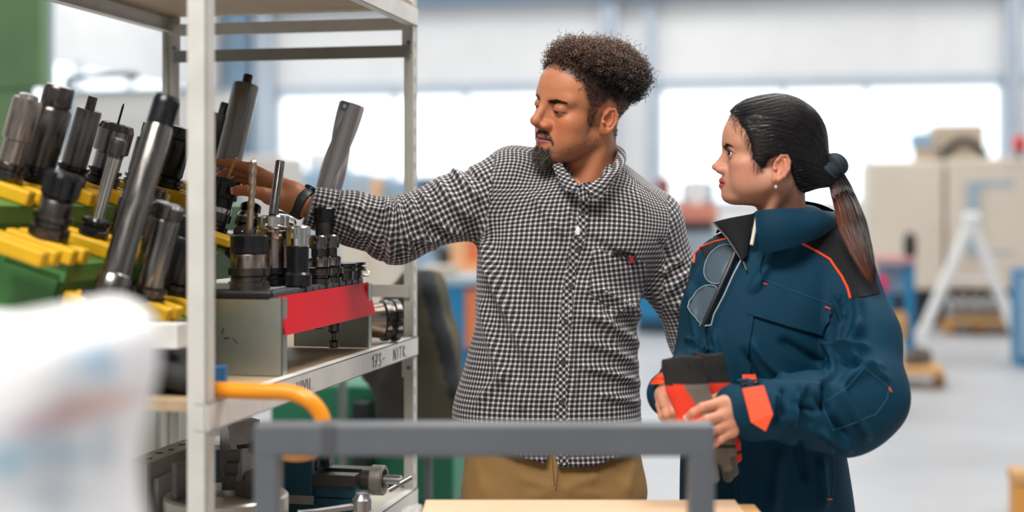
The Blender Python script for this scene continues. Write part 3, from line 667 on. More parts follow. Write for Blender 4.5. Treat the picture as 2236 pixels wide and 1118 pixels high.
# third row
b = on_row(232, U3, 1.292); t = P(366, 212, 2.36)
tool('boring_bar', 'very long polished boring bar with black cutting head, front of the rack', b, t,
     [('flange', S_DARK, [(34, -.05), (44, -.03), (44, 0), (38, .005), (38, .02), (44, .025), (44, .05), (28, .055)]), ('collar', S_MID, [(27, .05), (28, .06), (27, .14), (24, .15)]), ('shank', S_MID, [(24, .13), (23.5, .16), (23, .84), (21, .86)]), ('head', S_BLK, [(21, .85), (22, .87), (22, .98), (19, 1.0), (10, 1.0)], slots(2, .87, .97, .7, .3))], 'boring bar')
b = on_row(316, U3, 1.300)
rt('sleeve_holder', 'thick polished sleeve holder with a slotted rim beside the long bar', 312, U3, 1.300, 0.165,
   [('flange', S_DARK, [(28, -.05), (37, 0), (37, .03), (32, .04), (32, .07), (37, .08), (37, .12), (28, .13)]), ('sleeve', S_MID, [(27, .12), (28, .14), (27, .82), (25, .84)]), ('rim', S_DARK, [(24, .84), (28, .86), (28, .97), (22, 1.0)], slots(5, .86, 2, .84, .4))])
rt('sleeve_holder', 'black sleeve holder mostly hidden behind the front post', 372, U3, 1.300, 0.14, chuck(26, 0, .14, .75, 1.0, S_BLK, S_BLK))
# holder touched by the man and its neighbours
b = P(470, 498, 2.93); t = P(497, 392, 2.94)
tool('collet_chuck', 'black collet chuck with a thin spiral drill at the man\'s fingertips', b, t,
     [('flange', S_DARK, [(20, -.1), (26, -.04), (26, .04), (21, .06), (21, .12), (27, .14), (27, .3), (22, .32)]), ('ring', S_BRT, [(23, .26), (24, .28), (24, .4), (23, .42)]), ('body', S_BLK, [(22, .4), (22, .62)]), ('nut', S_BLK, [(27, .6), (28.5, .62), (28.5, .97), (27, 1.0), (5, 1.0)], slots(6, .7, 2, .93, .25))], 'collet chuck')
mb = MB()
A0, A1 = P(497, 392, 2.94), P(516, 342, 2.945)
ax = (A1 - A0); q = ax.to_track_quat('Z', 'Y').to_matrix()
def twist(mb, A0, A1, r, turns, n=10, seg=40, ratio=0.55):
    ax = A1 - A0; q = ax.to_track_quat('Z', 'Y').to_matrix(); vs = []; fs = []
    for i in range(seg + 1):
        t = i / seg; ph = t * turns * 2 * math.pi; k = 1.0 if t < 0.93 else max(0.15, (1 - t) / 0.07)
        for j in range(n):
            a = 2 * math.pi * j / n; rr = r * k * (ratio + (1 - ratio) * abs(math.cos(a)) ** 0.6)
            vs.append(A0 + ax * t + q @ Vector((rr * math.cos(a + ph), rr * math.sin(a + ph), 0)))
    for i in range(seg):
        for j in range(n): fs.append((i * n + j, i * n + (j + 1) % n, (i + 1) * n + (j + 1) % n, (i + 1) * n + j))
    fs.append(tuple(range(n - 1, -1, -1))); fs.append(tuple(seg * n + j for j in range(n)))
    mb.add(vs, fs, True); return mb
twist(MB(), A0, A1, 0.0032, 4).build('twist_drill', S_COPPER, label='thin coppery twist drill between the man\'s finger and thumb', cat='drill bit')
tool('collet_chuck', 'black ringed chuck under the man\'s thumb', P(536, 512, 2.96), P(549, 446, 2.98), [('flange', S_DARK, [(20, -.1), (26, 0), (26, .1), (21, .14), (21, .24), (27, .28), (27, .45)]), ('ring', S_BRT, [(24, .45), (25, .48), (25, .64), (23, .68)]), ('body', S_BLK, [(22, .66), (22, .95), (18, 1.0)])], 'collet chuck')
tool('collet_chuck', 'dark chuck with a bright rim below the man\'s wrist', P(606, 525, 3.02), P(612, 468, 3.04), [('body', S_BLK, [(30, -.2), (32, 0), (32, .6)]), ('rim', S_BRT, [(33, .6), (36, .64), (36, .78), (30, .86)], slots(10, .6, 2, .95)), ('cap', S_BLK, [(28, .85), (22, 1.0), (8, 1.0)])], 'collet chuck')
tool('collet_chuck', 'dark chuck in the gap behind the spiral drill', P(520, 560, 2.86), P(535, 500, 2.88), chuck(24, 0, .3, .7, 1.0, S_BLK, S_DARK), 'collet chuck')
# insert drill with helical flutes
def insert_drill():
    A0, A1 = P(700, 470, 3.1), P(769, 228, 3.12); ax = A1 - A0; q = ax.to_track_quat('Z', 'Y').to_matrix()
    r = empty('insert_drill', A0, 'big fluted insert drill standing behind the man\'s cuff', 'drill')
    n, seg = 56, 60; vs = []; fs = []; R = 0.0285
    for i in range(seg + 1):
        t = i / seg; ph = t * 2.1 - 1.5
        for j in range(n):
            a = 2 * math.pi * j / n; c = ((a) % math.pi) - math.pi / 2; g = max(0.0, 1 - (abs(c) / 0.62) ** 6)
            rr = R * (1 - 0.40 * g) * (1.0 if t < .985 else .97)
            vs.append(A0 + ax * t + q @ Vector((rr * math.cos(a + ph), rr * math.sin(a + ph), 0)))
    for i in range(seg):
        for j in range(n): fs.append((i * n + j, i * n + (j + 1) % n, (i + 1) * n + (j + 1) % n, (i + 1) * n + j))
    fs.append(tuple(range(n - 1, -1, -1))); fs.append(tuple(seg * n + j for j in range(n)))
    mb = MB(); mb.add(vs, fs, True); mb.build('fluted_body', mat('brushed drill steel', srgb(176, 172, 170), 0.3, 1.0), r)
    c = P(753, 232, 3.095); xx = Vector((1, 0, -.29)).normalized(); zz = ax.normalized()
    mb = MB(); mb.hexa([c + xx * a + zz * b + Vector((0, d, 0)) for b in (-.011, .011) for a, d in ((-.010, -.004), (.010, -.004), (.010, .006), (-.010, .006))], 0.001); ins = mb.build('insert', mat('grey carbide insert', srgb(110, 124, 138), 0.35, .7), r)
    MB().cyl(c + Vector((0, -.004, 0)), c + Vector((0, -.006, 0)), 0.004, n=12).build('screw', S_BRT, ins)
    MB().lathe([(.034, -.03), (.034, .0), (.03, .004)], 24, Matrix.Translation(A0) @ q.to_4x4()).build('collar', S_DARK, r)
insert_drill()

# ------------------------------------------------------------------ stepped green rack
M_GRN = mat('green rack paint', srgb(78, 132, 72), 0.42, noise=0.15, nscale=20)
M_YEL = mat('yellow plastic socket', srgb(222, 172, 24), 0.42, noise=0.10, nscale=25)
rack = empty('stepped_tool_rack', U(-1.25, 2.6, ZS), 'green stepped tool rack with yellow plastic sockets', 'tool rack')
ca, sa = math.cos(LEAN), math.sin(LEAN)
def tilt(u0, z0):         # local (a across and down to the right, v, n up) -> place
    return lambda p: U(u0 + p.x * ca + p.z * sa, p.y, z0 - p.x * sa + p.z * ca)
for i, (uu, zz, v0, v1) in enumerate(((U1, ZR1, 2.02, 3.12), (U2, ZR2, 2.09, 3.12), (U3, ZR3, 2.07, 2.36))):
    f = tilt(uu, zz); mb = MB()
    mb.box((-.055, v0, -.062), (.058, v1, -.030), f, 0.002)
    if i < 2: mb.box((.046, v0, -.09), (.05, v1, -.05), f); mb.box((-.095, v0, -.16), (.05, v0 + .004, -.05), f)
    mb.build('rail', M_GRN, rack)
    pts = {0: (14, 76, 152, 222, 298, 362, 446), 1: (40, 105, 203, 262, 318, 400, 478), 2: (232, 312, 372)}[i]
    for px in pts:
        v = at_u(px, uu); s = MB(); w = .031
        s.box((-.06, v - w, -.030), (.066, v - w * .2, -.003), f, 0.005); s.box((-.06, v + w * .2, -.030), (.066, v + w, -.003), f, 0.005); s.box((-.06, v - w * .3, -.030), (-.04, v + w * .3, -.006), f, 0.002)
        s.build('socket', M_YEL, rack)
for v in (2.16, 3.08):
    MB().ubox((U1 - .05, v, ZS), (U1 - .035, v + .03, ZR1 - .06)).build('upright', M_GRN, rack)
    MB().ubox((U2 - .02, v, ZS), (U2 - .005, v + .03, ZR2 - .06)).build('upright', M_GRN, rack)
for v in (2.12, 2.3): MB().ubox((U3 - .02, v, ZS), (U3 - .005, v + .02, ZR3 - .05)).build('upright', M_GRN, rack)
MB().ubox((-1.24, 2.10, 1.226), (-0.99, 2.14, 1.266), 0.002).build('base_bar', M_BEAM, rack)
# yellow sockets seen right of the post, by the red rack
for (px, py, Y) in ((478, 520, 2.8), (476, 425, 3.2)):
    c = P(px, py, Y); mb = MB(); mb.box((-.03, -.03, -.008), (.035, .03, .008), lambda p: c + U(p.x * ca, p.y, p.z - p.x * sa), .003); mb.build('socket', M_YEL, rack)
# black bag lying on the shelf
def bag_f(p):
    d = ell(p, U(-1.065, 2.17, ZS + .032), (.11, .075, .042), None)
    d = smin(d, cone(p, U(-.99, 2.13, ZS + .022), U(-1.06, 2.17, ZS + .045), .018, .028), .03)
    d = smin(d, cone(p, U(-1.08, 2.12, ZS + .022), U(-1.2, 2.18, ZS + .04), .022, .035), .03)
    return d + 0.004 * np.sin(p[:, 0] * 60 + p[:, 2] * 90) + 0.003 * np.sin(p[:, 1] * 80 - p[:, 2] * 60)
v_, f_ = surface(bag_f, U(-1.11, 2.24, 0) + Vector((-.3, -.25, ZS - .03)), U(-1.11, 2.24, 0) + Vector((.25, .25, ZS + .12)), 0.008)
v_[:, 2] = np.maximum(v_[:, 2], ZS + .001)
np_mesh('cloth_bag', v_, f_, mat('black tool bag cloth', srgb(30, 31, 34), 0.75, noise=0.2, nscale=30, bump=.2, bscale=160), label='crumpled black cloth bag under the stepped rack', cat='bag')
mb = MB(); c = P(478, 817, 2.3); mb.box((-.03, -.012, -.014), (.012, .012, .014), lambda p: c + p, .002); mb.build('blue_box', mat('blue small box', srgb(28, 92, 140), 0.4), label='small blue plastic box on the shelf edge behind the post', cat='box')

# ------------------------------------------------------------------ red tool rack on the shelf
M_ZINC = mat('zinc plated sheet', srgb(168, 172, 164), 0.35, 0.75, noise=0.12, nscale=8)
M_REDP = mat('red painted strip', srgb(214, 22, 40), 0.5, noise=0.06, nscale=10, spec=.2)
rr_ = empty('red_tool_rack', U(-1.0, 2.65, ZS), 'zinc tool rack with a red front strip on the middle shelf', 'tool rack')
UA, UB, VA, VBk, ZT_ = -1.10, -0.925, 2.39, 2.91, 1.290
for v in (VA, VBk):
    mb = MB(); mb.ubox((UA, v - .0015, ZS), (UB, v + .0015, ZT_)); mb.ubox((UB - .003, v - .0015, ZS), (UB, v + .022 if v == VA else v + .0015, ZT_)); 
    if v != VA: mb.ubox((UB - .003, v - .02, ZS), (UB, v, ZT_))
    mb.ubox((UA, v - .0015, ZS), (UA + .003, v + .022 if v == VA else v, ZT_)); mb.build('end_plate', M_ZINC, rr_)
mb = MB(); mb.hexa([U(UB + .004, VA + .004, ZT_ - .066), U(UB + .007, VA + .004, ZT_ - .066), U(UB + .007, VBk + .006, ZT_ - .066), U(UB + .004, VBk + .006, ZT_ - .066), U(UB - .012, VA + .004, ZT_ + .002), U(UB - .009, VA + .004, ZT_ + .002), U(UB - .009, VBk + .006, ZT_ + .002), U(UB - .012, VBk + .006, ZT_ + .002)])
mb.build('red_strip', M_REDP, rr_)
MB().ubox((UA + .003, VA + .004, ZT_ - .006), (UB - .014, VBk - .004, ZT_ - .002)).build('deck', M_ZINC, rr_)
for i in range(13):
    v = VA + .022 + i * .0395; mb = MB(); mb.ubox((UB - .05, v - .017, ZT_ - .002), (UB - .016, v + .017, ZT_ + .012), .003); mb.build('socket', mat('dark grey socket plastic', srgb(70, 74, 80), 0.45), rr_)
mb = MB(); mb.ubox((UA + .01, VA - .004, ZT_ - .004), (UB - .02, VA + .03, ZT_ + .014), .006); mb.build('front_socket', C_BLACK, rr_)
mb = MB()
for k, (a, b) in enumerate((((.1, 1), (.0, .0)), ((.5, .9), (.35, .1)), ((.35, .1), (.7, .2)), ((.8, .8), (1.1, .1)))): mb.tube([U(UA + .045 + x * .03 + .004 * k, VA - .0022, 1.238 - y * .0 - k * .008 + (y - .5) * .012) for x, y in (a, b)], .0011, 5)
mb.build('pen_marks', M_PEN, rr_)
# things hanging under the deck
for i, (u, v, L, r) in enumerate(((-.985, 2.52, .075, 16), (-.97, 2.62, .065, 17), (-.97, 2.70, .075, 15), (-.965, 2.78, .09, 14), (-.945, 2.855, .05, 6))):
    t = U(u, v, ZT_ - .006); b = U(u, v, ZT_ - .006 - L - .03 * (i == 3))
    MB().lathe([(r / 1000 * f, h) for f, h in ((.6, 0), (.8, .002), (.8, .012), (.45, .016), (.45, .03), (1, .035), (1.15, (t - b).length))], 20, Matrix.Translation(b)).build('taper', S_DARK if i % 2 else S_MID, rr_)
def rtool(name, label, bx, tx, parts, cat='collet chuck', **k): return tool(name, label, bx, tx, parts, cat, 'tools standing in the red rack', **k)
zt = ZT_ + .012
b = U(-1.005, 2.43, zt)
rtool('collet_chuck', 'blurred black chuck with long spiral drill at the front of the red rack', b, b + Vector((0, 0, .1)), [('flange', S_DARK, [(30, 0), (38, .02), (38, .14), (33, .17), (33, .24), (38, .27), (38, .4)]), ('body', S_BRN, [(33, .4), (33, .62), (31, .66)]), ('nut', S_BLK, [(33, .66), (35, .68), (35, .98), (31, 1.0), (8, 1.0)], slots(6, .8, 2, .94, .3))])
twist(MB().cyl(b + Vector((0, 0, .1)), (b + Vector((0, 0, .1))).lerp(P(554, 345, 2.56), .3), .0062, n=14), (b + Vector((0, 0, .1))).lerp(P(554, 345, 2.56), .28), P(554, 345, 2.56), 0.0068, 2.6, 14, 60, .68).build('twist_drill', mat('bronze steel drill', srgb(186, 168, 150), .3, 1.0, noise=.2, nscale=20), label='long bronze spiral drill rising from the red rack', cat='drill bit')
b = U(-1.01, 2.56, zt); tp = P(612, 352, 2.74)
rtool('collet_chuck', 'bright steel chuck with castle nut holding a plain round shank', b, b + Vector((0, 0, .135)), [('flange', S_BLK, [(26, 0), (31, .02), (31, .1), (26, .12), (26, .16), (31, .18), (31, .26)]), ('body', S_BRN, [(27, .26), (27, .66)]), ('collar', S_BRN, [(30, .66), (31, .67), (31, .78), (28, .8)]), ('castle_nut', S_BRT, [(29, .8), (31, .82), (31, .98), (28, 1.0), (10, 1.0)], slots(6, .88, 2, .72, .3))])
MB().lathe([(.0092, 0), (.0092, .985), (.0085, 1.0)], 24, Matrix.Translation(b + Vector((0, 0, .135))) @ (tp - b - Vector((0, 0, .135))).to_track_quat('Z', 'Y').to_matrix().to_4x4() @ Matrix.Diagonal((1, 1, (tp - b - Vector((0, 0, .135))).length, 1))).build('round_shank', S_MID, label='plain grey round cutter shank in the bright chuck', cat='cutter')
b = U(-.955, 2.545, zt); rtool('collet_chuck', 'silver slotted nut chuck beside the round shank', b, b + Vector((0, 0, .115)), [('flange', S_BLK, [(22, 0), (26, .02), (26, .2), (22, .24)]), ('body', S_BLK, [(21, .24), (21, .66)]), ('castle_nut', S_BRT, [(22, .66), (24, .68), (24, .97), (20, 1.0)], slots(5, .85, 2, .72, .35))])
for k, (v, lab) in enumerate(((2.665, 'nearer of two small castle nut chucks in the red rack'), (2.735, 'farther of two small castle nut chucks in the red rack'))):
    b = U(-.957, v, zt); rtool('collet_chuck', lab, b, b + Vector((0, 0, .095)), [('flange', S_DARK, [(23, 0), (23, .1), (18, .12), (18, .16), (27, .18), (27, .3), (20, .32)]), ('collar', S_MID, [(21, .34), (22, .36), (22, .52), (14, .56)]), ('neck', S_DARK, [(14, .52), (14, .76)]), ('castle_nut', S_MID, [(16, .72), (18, .74), (18, .97), (15, 1.0)], slots(5, .86, 2, .7, .35))])
b = U(-.982, 2.77, zt); rtool('collet_chuck', 'tall slim black chuck at the far end of the red rack', b, b + Vector((0, 0, .15)), [('flange', S_DARK, [(22, 0), (25, .02), (25, .1), (20, .12)]), ('body', S_DARK, [(19, .12), (18, .8)]), ('nut', S_BLK, [(21, .8), (22, .81), (22, .98), (19, 1.0), (7, 1.0)], slots(6, .9, 2, .94, .3))])
for k, (u, v, lab) in enumerate(((-.95, 2.80, 'low flat steel flange before the tall slim chuck'), (-.952, 2.865, 'low flat steel flange at the very end of the red rack'))):
    b = U(u, v, zt); rtool('pull_stud', lab, b, b + Vector((0, 0, .035)), [('disc', S_DARK, [(20, 0), (20, .5), (27, .55), (27, .72), (20, .75), (20, .8), (27, .84), (27, 1.0)])], 'flange')
wl_ = [U(-.945 + .02 * math.sin(a), 2.885 + .03 * math.cos(a), zt + .006 + .01 * max(0, math.cos(a))) for a in [i * math.pi / 8 for i in range(17)]]
MB().tube(wl_[:-1], .0022, 6, closed=True).build('wire_loop', S_BRT, label='bright wire ring at the end of the red rack', cat='ring')
# taper lying behind the red rack
A0, A1 = U(-1.03, 2.975, ZS + .050), U(-.920, 3.055, ZS + .048)
tool('taper_holder', 'big steel taper lying on its side beside the shelf post', A0, A1, [('cone', S_BRN, [(24, -.25), (29, 0), (40, .78)]), ('flange', S_DARK, [(40, .78), (46, .80), (46, .88), (42, .9), (42, .95), (47, .97), (47, 1.06), (36, 1.08)], slots(2, .7, 2, .84, .12))], 'taper')
# ------------------------------------------------------------------ lower shelf
M_TEAL = mat('teal vise paint', srgb(26, 78, 100), 0.4, noise=0.15, nscale=20)
M_IRON = mat('grey machined iron', srgb(178, 176, 172), 0.38, 0.55, noise=0.2, nscale=25)
M_DKIRON = mat('dark machined iron', srgb(92, 89, 86), 0.38, 0.7, noise=0.2, nscale=25)
def lb(mb, u0, v0, z0, u1, v1, z1, bev=0.0): return mb.ubox((u0, v0, ZLOW + z0), (u1, v1, ZLOW + z1), bev)
# machine vise
VV = 2.90
VS = .043
vise = empty('machine_vise', U(-1.0070, VV, ZLOW), 'teal machine vise with handwheel on the lower shelf', 'vise')
lb(MB(), -1.1170, VV - .055, 0, -0.9420, VV + .055, .04, .003).build('base', M_TEAL, vise)
lb(MB(), -1.1170, VV - .05, .04, -0.9420, VV + .05, .066, .002).build('bed', M_TEAL, vise)
lb(lb(MB(), -1.0970, VV - .058, .066, -0.9420, VV - .02, .09, .0015), -1.0970, VV + .02, .066, -0.9120, VV + .058, .09, .0015).build('slide_rail', M_DKIRON, vise)
lb(MB(), -1.1170, VV - .02, .066, -0.9570, VV + .02, .078).build('slide_way', M_IRON, vise)
jw = lb(MB(), -1.2970, VV - .065, .04, -1.0320, VV + .05, .142, .002).build('jaw_block', M_TEAL, vise)
lb(MB(), -1.2970, VV - .066, .135, -1.0310, VV + .051, .146, .001).build('jaw_top', M_IRON, jw)
lb(MB(), -1.2970, VV - .067, .028, -1.0290, VV - .06, .046).build('maker_plate', M_IRON, jw)
lb(MB(), -1.0320, VV - .0, .095, -1.0170, VV + .035, .13, .001).build('jaw_stop', M_DKIRON, vise)
for dv, zz in ((-.035, .105), (.03, .12)):
    c = U(-1.0315, VV + dv, ZLOW + zz); MB().cyl(c, c + U(.002, 0), .011, n=16).build('bolt_hole', C_BLACK, jw)
def hx(u0, u1, r, m, nm, dz=.072, n=24, par=None): return MB().cyl(U(u0, VV, ZLOW + dz), U(u1, VV, ZLOW + dz), r, n=n).build(nm, m, par or vise)
hx(-0.9420, -0.9190, .022, M_DKIRON, 'screw_boss'); 
mb = MB(); q = Matrix.Translation(U(-0.9210, VV, ZLOW + .072)) @ U(1, 0, 0).to_track_quat('Z', 'Y').to_matrix().to_4x4()
mb.lathe([(.030, 0), (.032, .002), (.032, .026), (.030, .028), (.024, .028), (.022, .01)], 40, q); mb.build('handwheel', mat('dull knurled steel', srgb(150, 145, 138), .5, .7, noise=.15, nscale=80), vise)
hx(-0.9120, -0.8570, .0125, C_CHROME, 'spindle')
c = U(-0.8620, VV - .004, ZLOW + .068); MB().cyl(c + Vector((-.02, -.004, -.014)), c + Vector((.028, .006, .012)), .0065, n=14).build('crank_pin', C_CHROME, vise)
# slanted angle plate
AU, AV = -1.112, 2.66
ap = empty('angle_plate', U(AU, AV, ZLOW), 'slanted steel angle plate with a slot and round knob', 'angle plate')
prof = [(-.075, 0), (.075, 0), (.075, .02), (.0, .226), (-.035, .226), (-.035, .03), (-.075, .02)]
fa = math.radians(-42); a1 = U(math.cos(fa), math.sin(fa)); a2 = U(-math.sin(fa), math.cos(fa)); ao = U(AU, AV, ZLOW); up3 = Vector((0, 0, 1))
mb = MB(); mb.prism([ao + a1 * a - a2 * .035 + up3 * b for a, b in prof], a2 * .07); mb.build('wedge', M_IRON, ap)
sl = (a1 * -.075 + up3 * .206).normalized(); nn = (a1 * .206 + up3 * .075).normalized(); pc = ao + a1 * .041 + up3 * .113
MB().cyl(pc - nn * .002, pc + nn * .012, .022, n=24).build('round_knob', M_DKIRON, ap)
mb = MB(); mb.hexa([pc + sl * .07 + a2 * a + sl * b + nn * c2 for c2 in (-.003, .0012) for a, b in ((-.022, -.004), (.022, -.004), (.022, .004), (-.022, .004))]); mb.build('slot', C_BLACK, ap)
# steel angle block with holes, left of the post
BU, BV = -1.385, 2.55
ab = empty('angle_block', U(BU, BV, ZLOW), 'grey steel angle block with drilled holes, left of the post', 'angle block')
a0, a1 = P(262, 1012, 2.62), P(330, 1012, 2.62)
ub0, vb0 = UV_of(P(262, 1010, 2.62)); ub1, vb1 = UV_of(P(328, 1010, 2.62)); zt2 = CZ - (1010 - HOR) / FPX * 2.62
mb = MB(); mb.ubox((ub0, vb0, ZLOW), (ub1, vb0 + .27, zt2), .0015); mb.build('block', mat('grey ground steel', srgb(168, 166, 158), .38, .5, noise=.15, nscale=20), ab)
mb = MB(); mb.ubox((ub1, vb0 + .02, ZLOW + .005), (ub1 + .012, vb0 + .25, zt2 - .03), .001); mb.build('side_plate', M_IRON, ab)
for k, (a, b) in enumerate(((.35, .03), (.62, .05), (.45, .11), (.55, .15), (.45, .21), (.5, .25))):
    c = U(ub0 + (ub1 - ub0) * a, vb0 + b, zt2 + .0002); MB().cyl(c - Vector((0, 0, .01)), c + Vector((0, 0, .0006)), .0055 if k % 2 else .0075, n=14).build('hole', C_BLACK, ab)
c = U(ub1 + .0118, vb0 + .1, zt2 - .05); MB().cyl(c, c + U(.001, 0), .007, n=14).build('hole', C_BLACK, ab)
# toothed rack piece
tr = empty('toothed_bar', U(-1.31, 2.5, ZLOW), 'dark toothed steel bar lying before the angle block', 'toothed bar')
ut, vt = -1.228, 2.29; prof = [(0, 0), (0, .035)]
for k in range(2): prof += [(.02 + k * .022, .04 + k * .004), (.026 + k * .022, .047 + k * .004), (.036 + k * .022, .047 + k * .004), (.040 + k * .022, .041 + k * .004)]
prof = [(a_, b_ + (.045 if b_ > .01 else 0)) for a_, b_ in prof + [(.07, .05), (.07, 0)]]
mb = MB(); mb.prism([U(ut + a, vt + .05, ZLOW + b) for a, b in prof], U(0, .03)); mb.build('bar', M_DKIRON, tr)
mb = MB(); mb.ubox((ut - .012, vt + .05, ZLOW), (ut, vt + .08, ZLOW + .07)); mb.build('end_stop', M_DKIRON, tr)
# lathe chuck lying flat, with jaws
CU, CV = -1.045, 2.42
ch = empty('lathe_chuck', U(CU, CV, ZLOW), 'round lathe chuck lying face up with stepped jaws', 'lathe chuck')
MB().lathe([(.1, 0), (.112, .004), (.112, .128), (.108, .132), (.035, .132), (.033, .126), (.033, .10)], 64, Matrix.Translation(U(CU, CV, ZLOW))).build('body', mat('turned chuck steel', srgb(190, 186, 178), .34, .6, noise=.15, nscale=12), ch)
MB().lathe([(.0325, .101), (.0325, .1045)], 32, Matrix.Translation(U(CU, CV, ZLOW))).build('bore', C_BLACK, ch)
for k, a in enumerate((-.5, 1.6, 3.7)):
    Mx = Matrix.Translation(U(CU, CV, ZLOW + .132)) @ Matrix.Rotation(a, 4, 'Z'); mb = MB()
    for x0, x1, z1 in ((.03, .052, .026), (.052, .074, .045), (.074, .098, .064)): mb.box((x0, -.013, 0), (x1, .013, z1), lambda p: Mx @ p, .001)
    mb.build('jaw', M_DKIRON, ch)
# chrome ratchet in front
ra = empty('ratchet_handle', U(-.97, 2.62, ZLOW), 'chrome ratchet wrench lying at the shelf edge', 'wrench')
h0, h1 = P(650, 1122, 2.62), P(782, 1104, 2.66)
MB().tube([h0, h0.lerp(h1, .3), h0.lerp(h1, .95)], [.0075, .0055, .006], 12).build('handle', C_CHROME, ra)
MB().lathe([(.014, -.016), (.018, -.012), (.018, .008), (.013, .014), (.011, .02)], 24, Matrix.Translation(P(790, 1100, 2.66))).build('head', C_CHROME, ra)
# ------------------------------------------------------------------ orange bent tube lying on the shelf edge
M_ORG = mat('orange powder coat', srgb(236, 146, 22), 0.35, noise=0.06, nscale=20)
zc = ZS + .0145
pts = [P(432, 0, 2.235), P(480, 0, 2.22), P(560, 0, 2.2), P(628, 0, 2.19)]
pts = [Vector((p.x, p.y, zc)) for p in pts] + [P(672, 873, 2.18), P(700, 905, 2.18), P(708, 945, 2.18), P(690, 978, 2.18), P(652, 990, 2.19), P(610, 985, 2.2), P(575, 978, 2.22)]
ot = empty('bent_tube_handle', pts[0], 'orange bent tube handle curling over the shelf corner', 'handle')
MB().tube(spline(pts, 6), .0128, 14).build('tube', M_ORG, ot)
MB().cyl(pts[-1], pts[-1] + (pts[-1] - pts[-2]).normalized() * .02, .0138, n=14).build('end_cap', C_BLACK, ot)
MB().tube([P(262, 905, 2.18), P(256, 930, 2.17), P(245, 990, 2.17), P(232, 1060, 2.16), P(225, 1140, 2.16)], .0022, 6).build('cord', mat('tan cord', srgb(196, 140, 70), .7), label='thin tan cord hanging from the shelf beside the white sack', cat='cord')
# ------------------------------------------------------------------ cart in front
M_TUBE = mat('grey cart paint', srgb(94, 98, 104), 0.42, noise=0.08, nscale=12)
YC = 1.9; zt3 = CZ - (928 - HOR) / FPX * YC
cart = empty('hand_cart', (0, 2.1, 0), 'grey square-tube hand cart frame in front of the man', 'cart')
xl, xr = P(553, 0, YC).x, P(1562, 0, YC).x; s_ = .0215
def sq(x0, y0, z0, x1, y1, z1, nm, m=M_TUBE): return MB().box((x0, y0, z0), (x1, y1, z1), None, .004).build(nm, m, cart)
sq(xl, YC, zt3 - .043, xr, YC + .043, zt3, 'top_bar')
sq(xl, YC + .0005, .12, xl + .033, YC + .0425, zt3 - .02, 'leg'); sq(xr - .034, YC + .0005, .12, xr, YC + .0425, zt3 - .02, 'leg')
sq(xl + .09, YC - .0015, zt3 - .044, xl + .112, YC + .0445, zt3 + .001, 'weld_band', mat('dark weld band', srgb(78, 80, 84), .5))
sq(xl - .02, YC + .02, .16, xr + .06, YC + .75, .2, 'deck', M_BOARD)
for x in (xl + .02, xr):
    for y in (YC + .1, YC + .68):
        MB().cyl((x - .02, y, .06), (x + .02, y, .06), .06, n=24).build('wheel', C_BLACK, cart); MB().box((x - .03, y - .03, .1), (x + .03, y + .03, .165)).build('caster_fork', M_TUBE, cart)
M_CARD = mat('pale cardboard', srgb(216, 184, 152), 0.65, noise=0.06, nscale=10)
bz = .952
bx = empty('cardboard_box', (.13, 2.2, .2), 'pale cardboard box on the cart before the man\'s legs', 'box')
bxl, bxr = P(935, 0, 2.42).x, P(1600, 0, 2.42).x
MB().hexa([Vector(p) for p in ((bxl, 1.96, .2), (bxr, 1.96, .2), (bxr, 2.42, .2), (bxl, 2.42, .2), (bxl, 1.96, bz - .004), (bxr, 1.96, bz - .004), (bxr, 2.42, bz - .004), (bxl, 2.42, bz - .004))], .003).build('carton', M_CARD, bx)
for y0, y1 in ((1.955, 2.1885), (2.19, 2.425)): MB().box((bxl - .004, y0, bz - .004), (bxr + .004, y1, bz + .001)).build('flap', M_CARD, bx)
MB().box((bxr + .005, 1.99, .2), (bxr + .04, 2.43, .945), None, .004).build('wooden_batten', mat('raw batten wood', srgb(206, 160, 108), .6, noise=.15, nscale=15), label='upright wooden batten board beside the cardboard box', cat='batten')
M_FILM = bpy.data.materials.new('clear plastic film'); M_FILM.use_nodes = True
nt = M_FILM.node_tree; b_ = _bsdf(M_FILM); b_.inputs['Base Color'].default_value = (.9, .88, .86, 1); b_.inputs['Alpha'].default_value = .38; b_.inputs['Roughness'].default_value = .25
MB().hexa([Vector(p) for p in ((bxl - .055, 1.97, .86), (bxl - .006, 1.97, .86), (bxl - .006, 2.42, .86), (bxl - .07, 2.42, .86), (bxl - .05, 1.97, .93), (bxl - .006, 1.97, .951), (bxl - .006, 2.41, .955), (bxl - .045, 2.41, .945))], .012).build('plastic_wrap', M_FILM, bx)
# ------------------------------------------------------------------ white sack, close at left
YB = 1.0
def sack_f(p):
    q = np.abs(p - A((-.465, 1.06, 1.13))) - A((.135, .085, .215)); q[:, 0] += 0.00
    d = np.sqrt((np.maximum(q, 0) ** 2).sum(1)) + np.minimum(q.max(1), 0) - .042
    w = p[:, 2] - 1.13
    d = d + .07 * w * 0.6 * (p[:, 0] > -.465) + .007 * np.sin(p[:, 0] * 28 + p[:, 2] * 14) + .005 * np.sin(p[:, 2] * 37 - p[:, 0] * 19)
    return d
v_, f_ = surface(sack_f, (-.72, .88, .82), (-.2, 1.26, 1.46), .008)
pxx, pyy = pix(v_)
c_ = np.tile(np.array(srgb(250, 251, 254), np.float32), (len(v_), 1))
def blot(cx, cy, rx, ry, col, amt, rot=0.0):
    dx, dy = pxx - cx, pyy - cy; a = dx * math.cos(rot) + dy * math.sin(rot); b = -dx * math.sin(rot) + dy * math.cos(rot)
    w = np.clip(1.6 - np.sqrt((a / rx) ** 2 + (b / ry) ** 2), 0, 1)[:, None] * amt; c_[:] = c_ * (1 - w) + np.array(srgb(*col), np.float32) * w
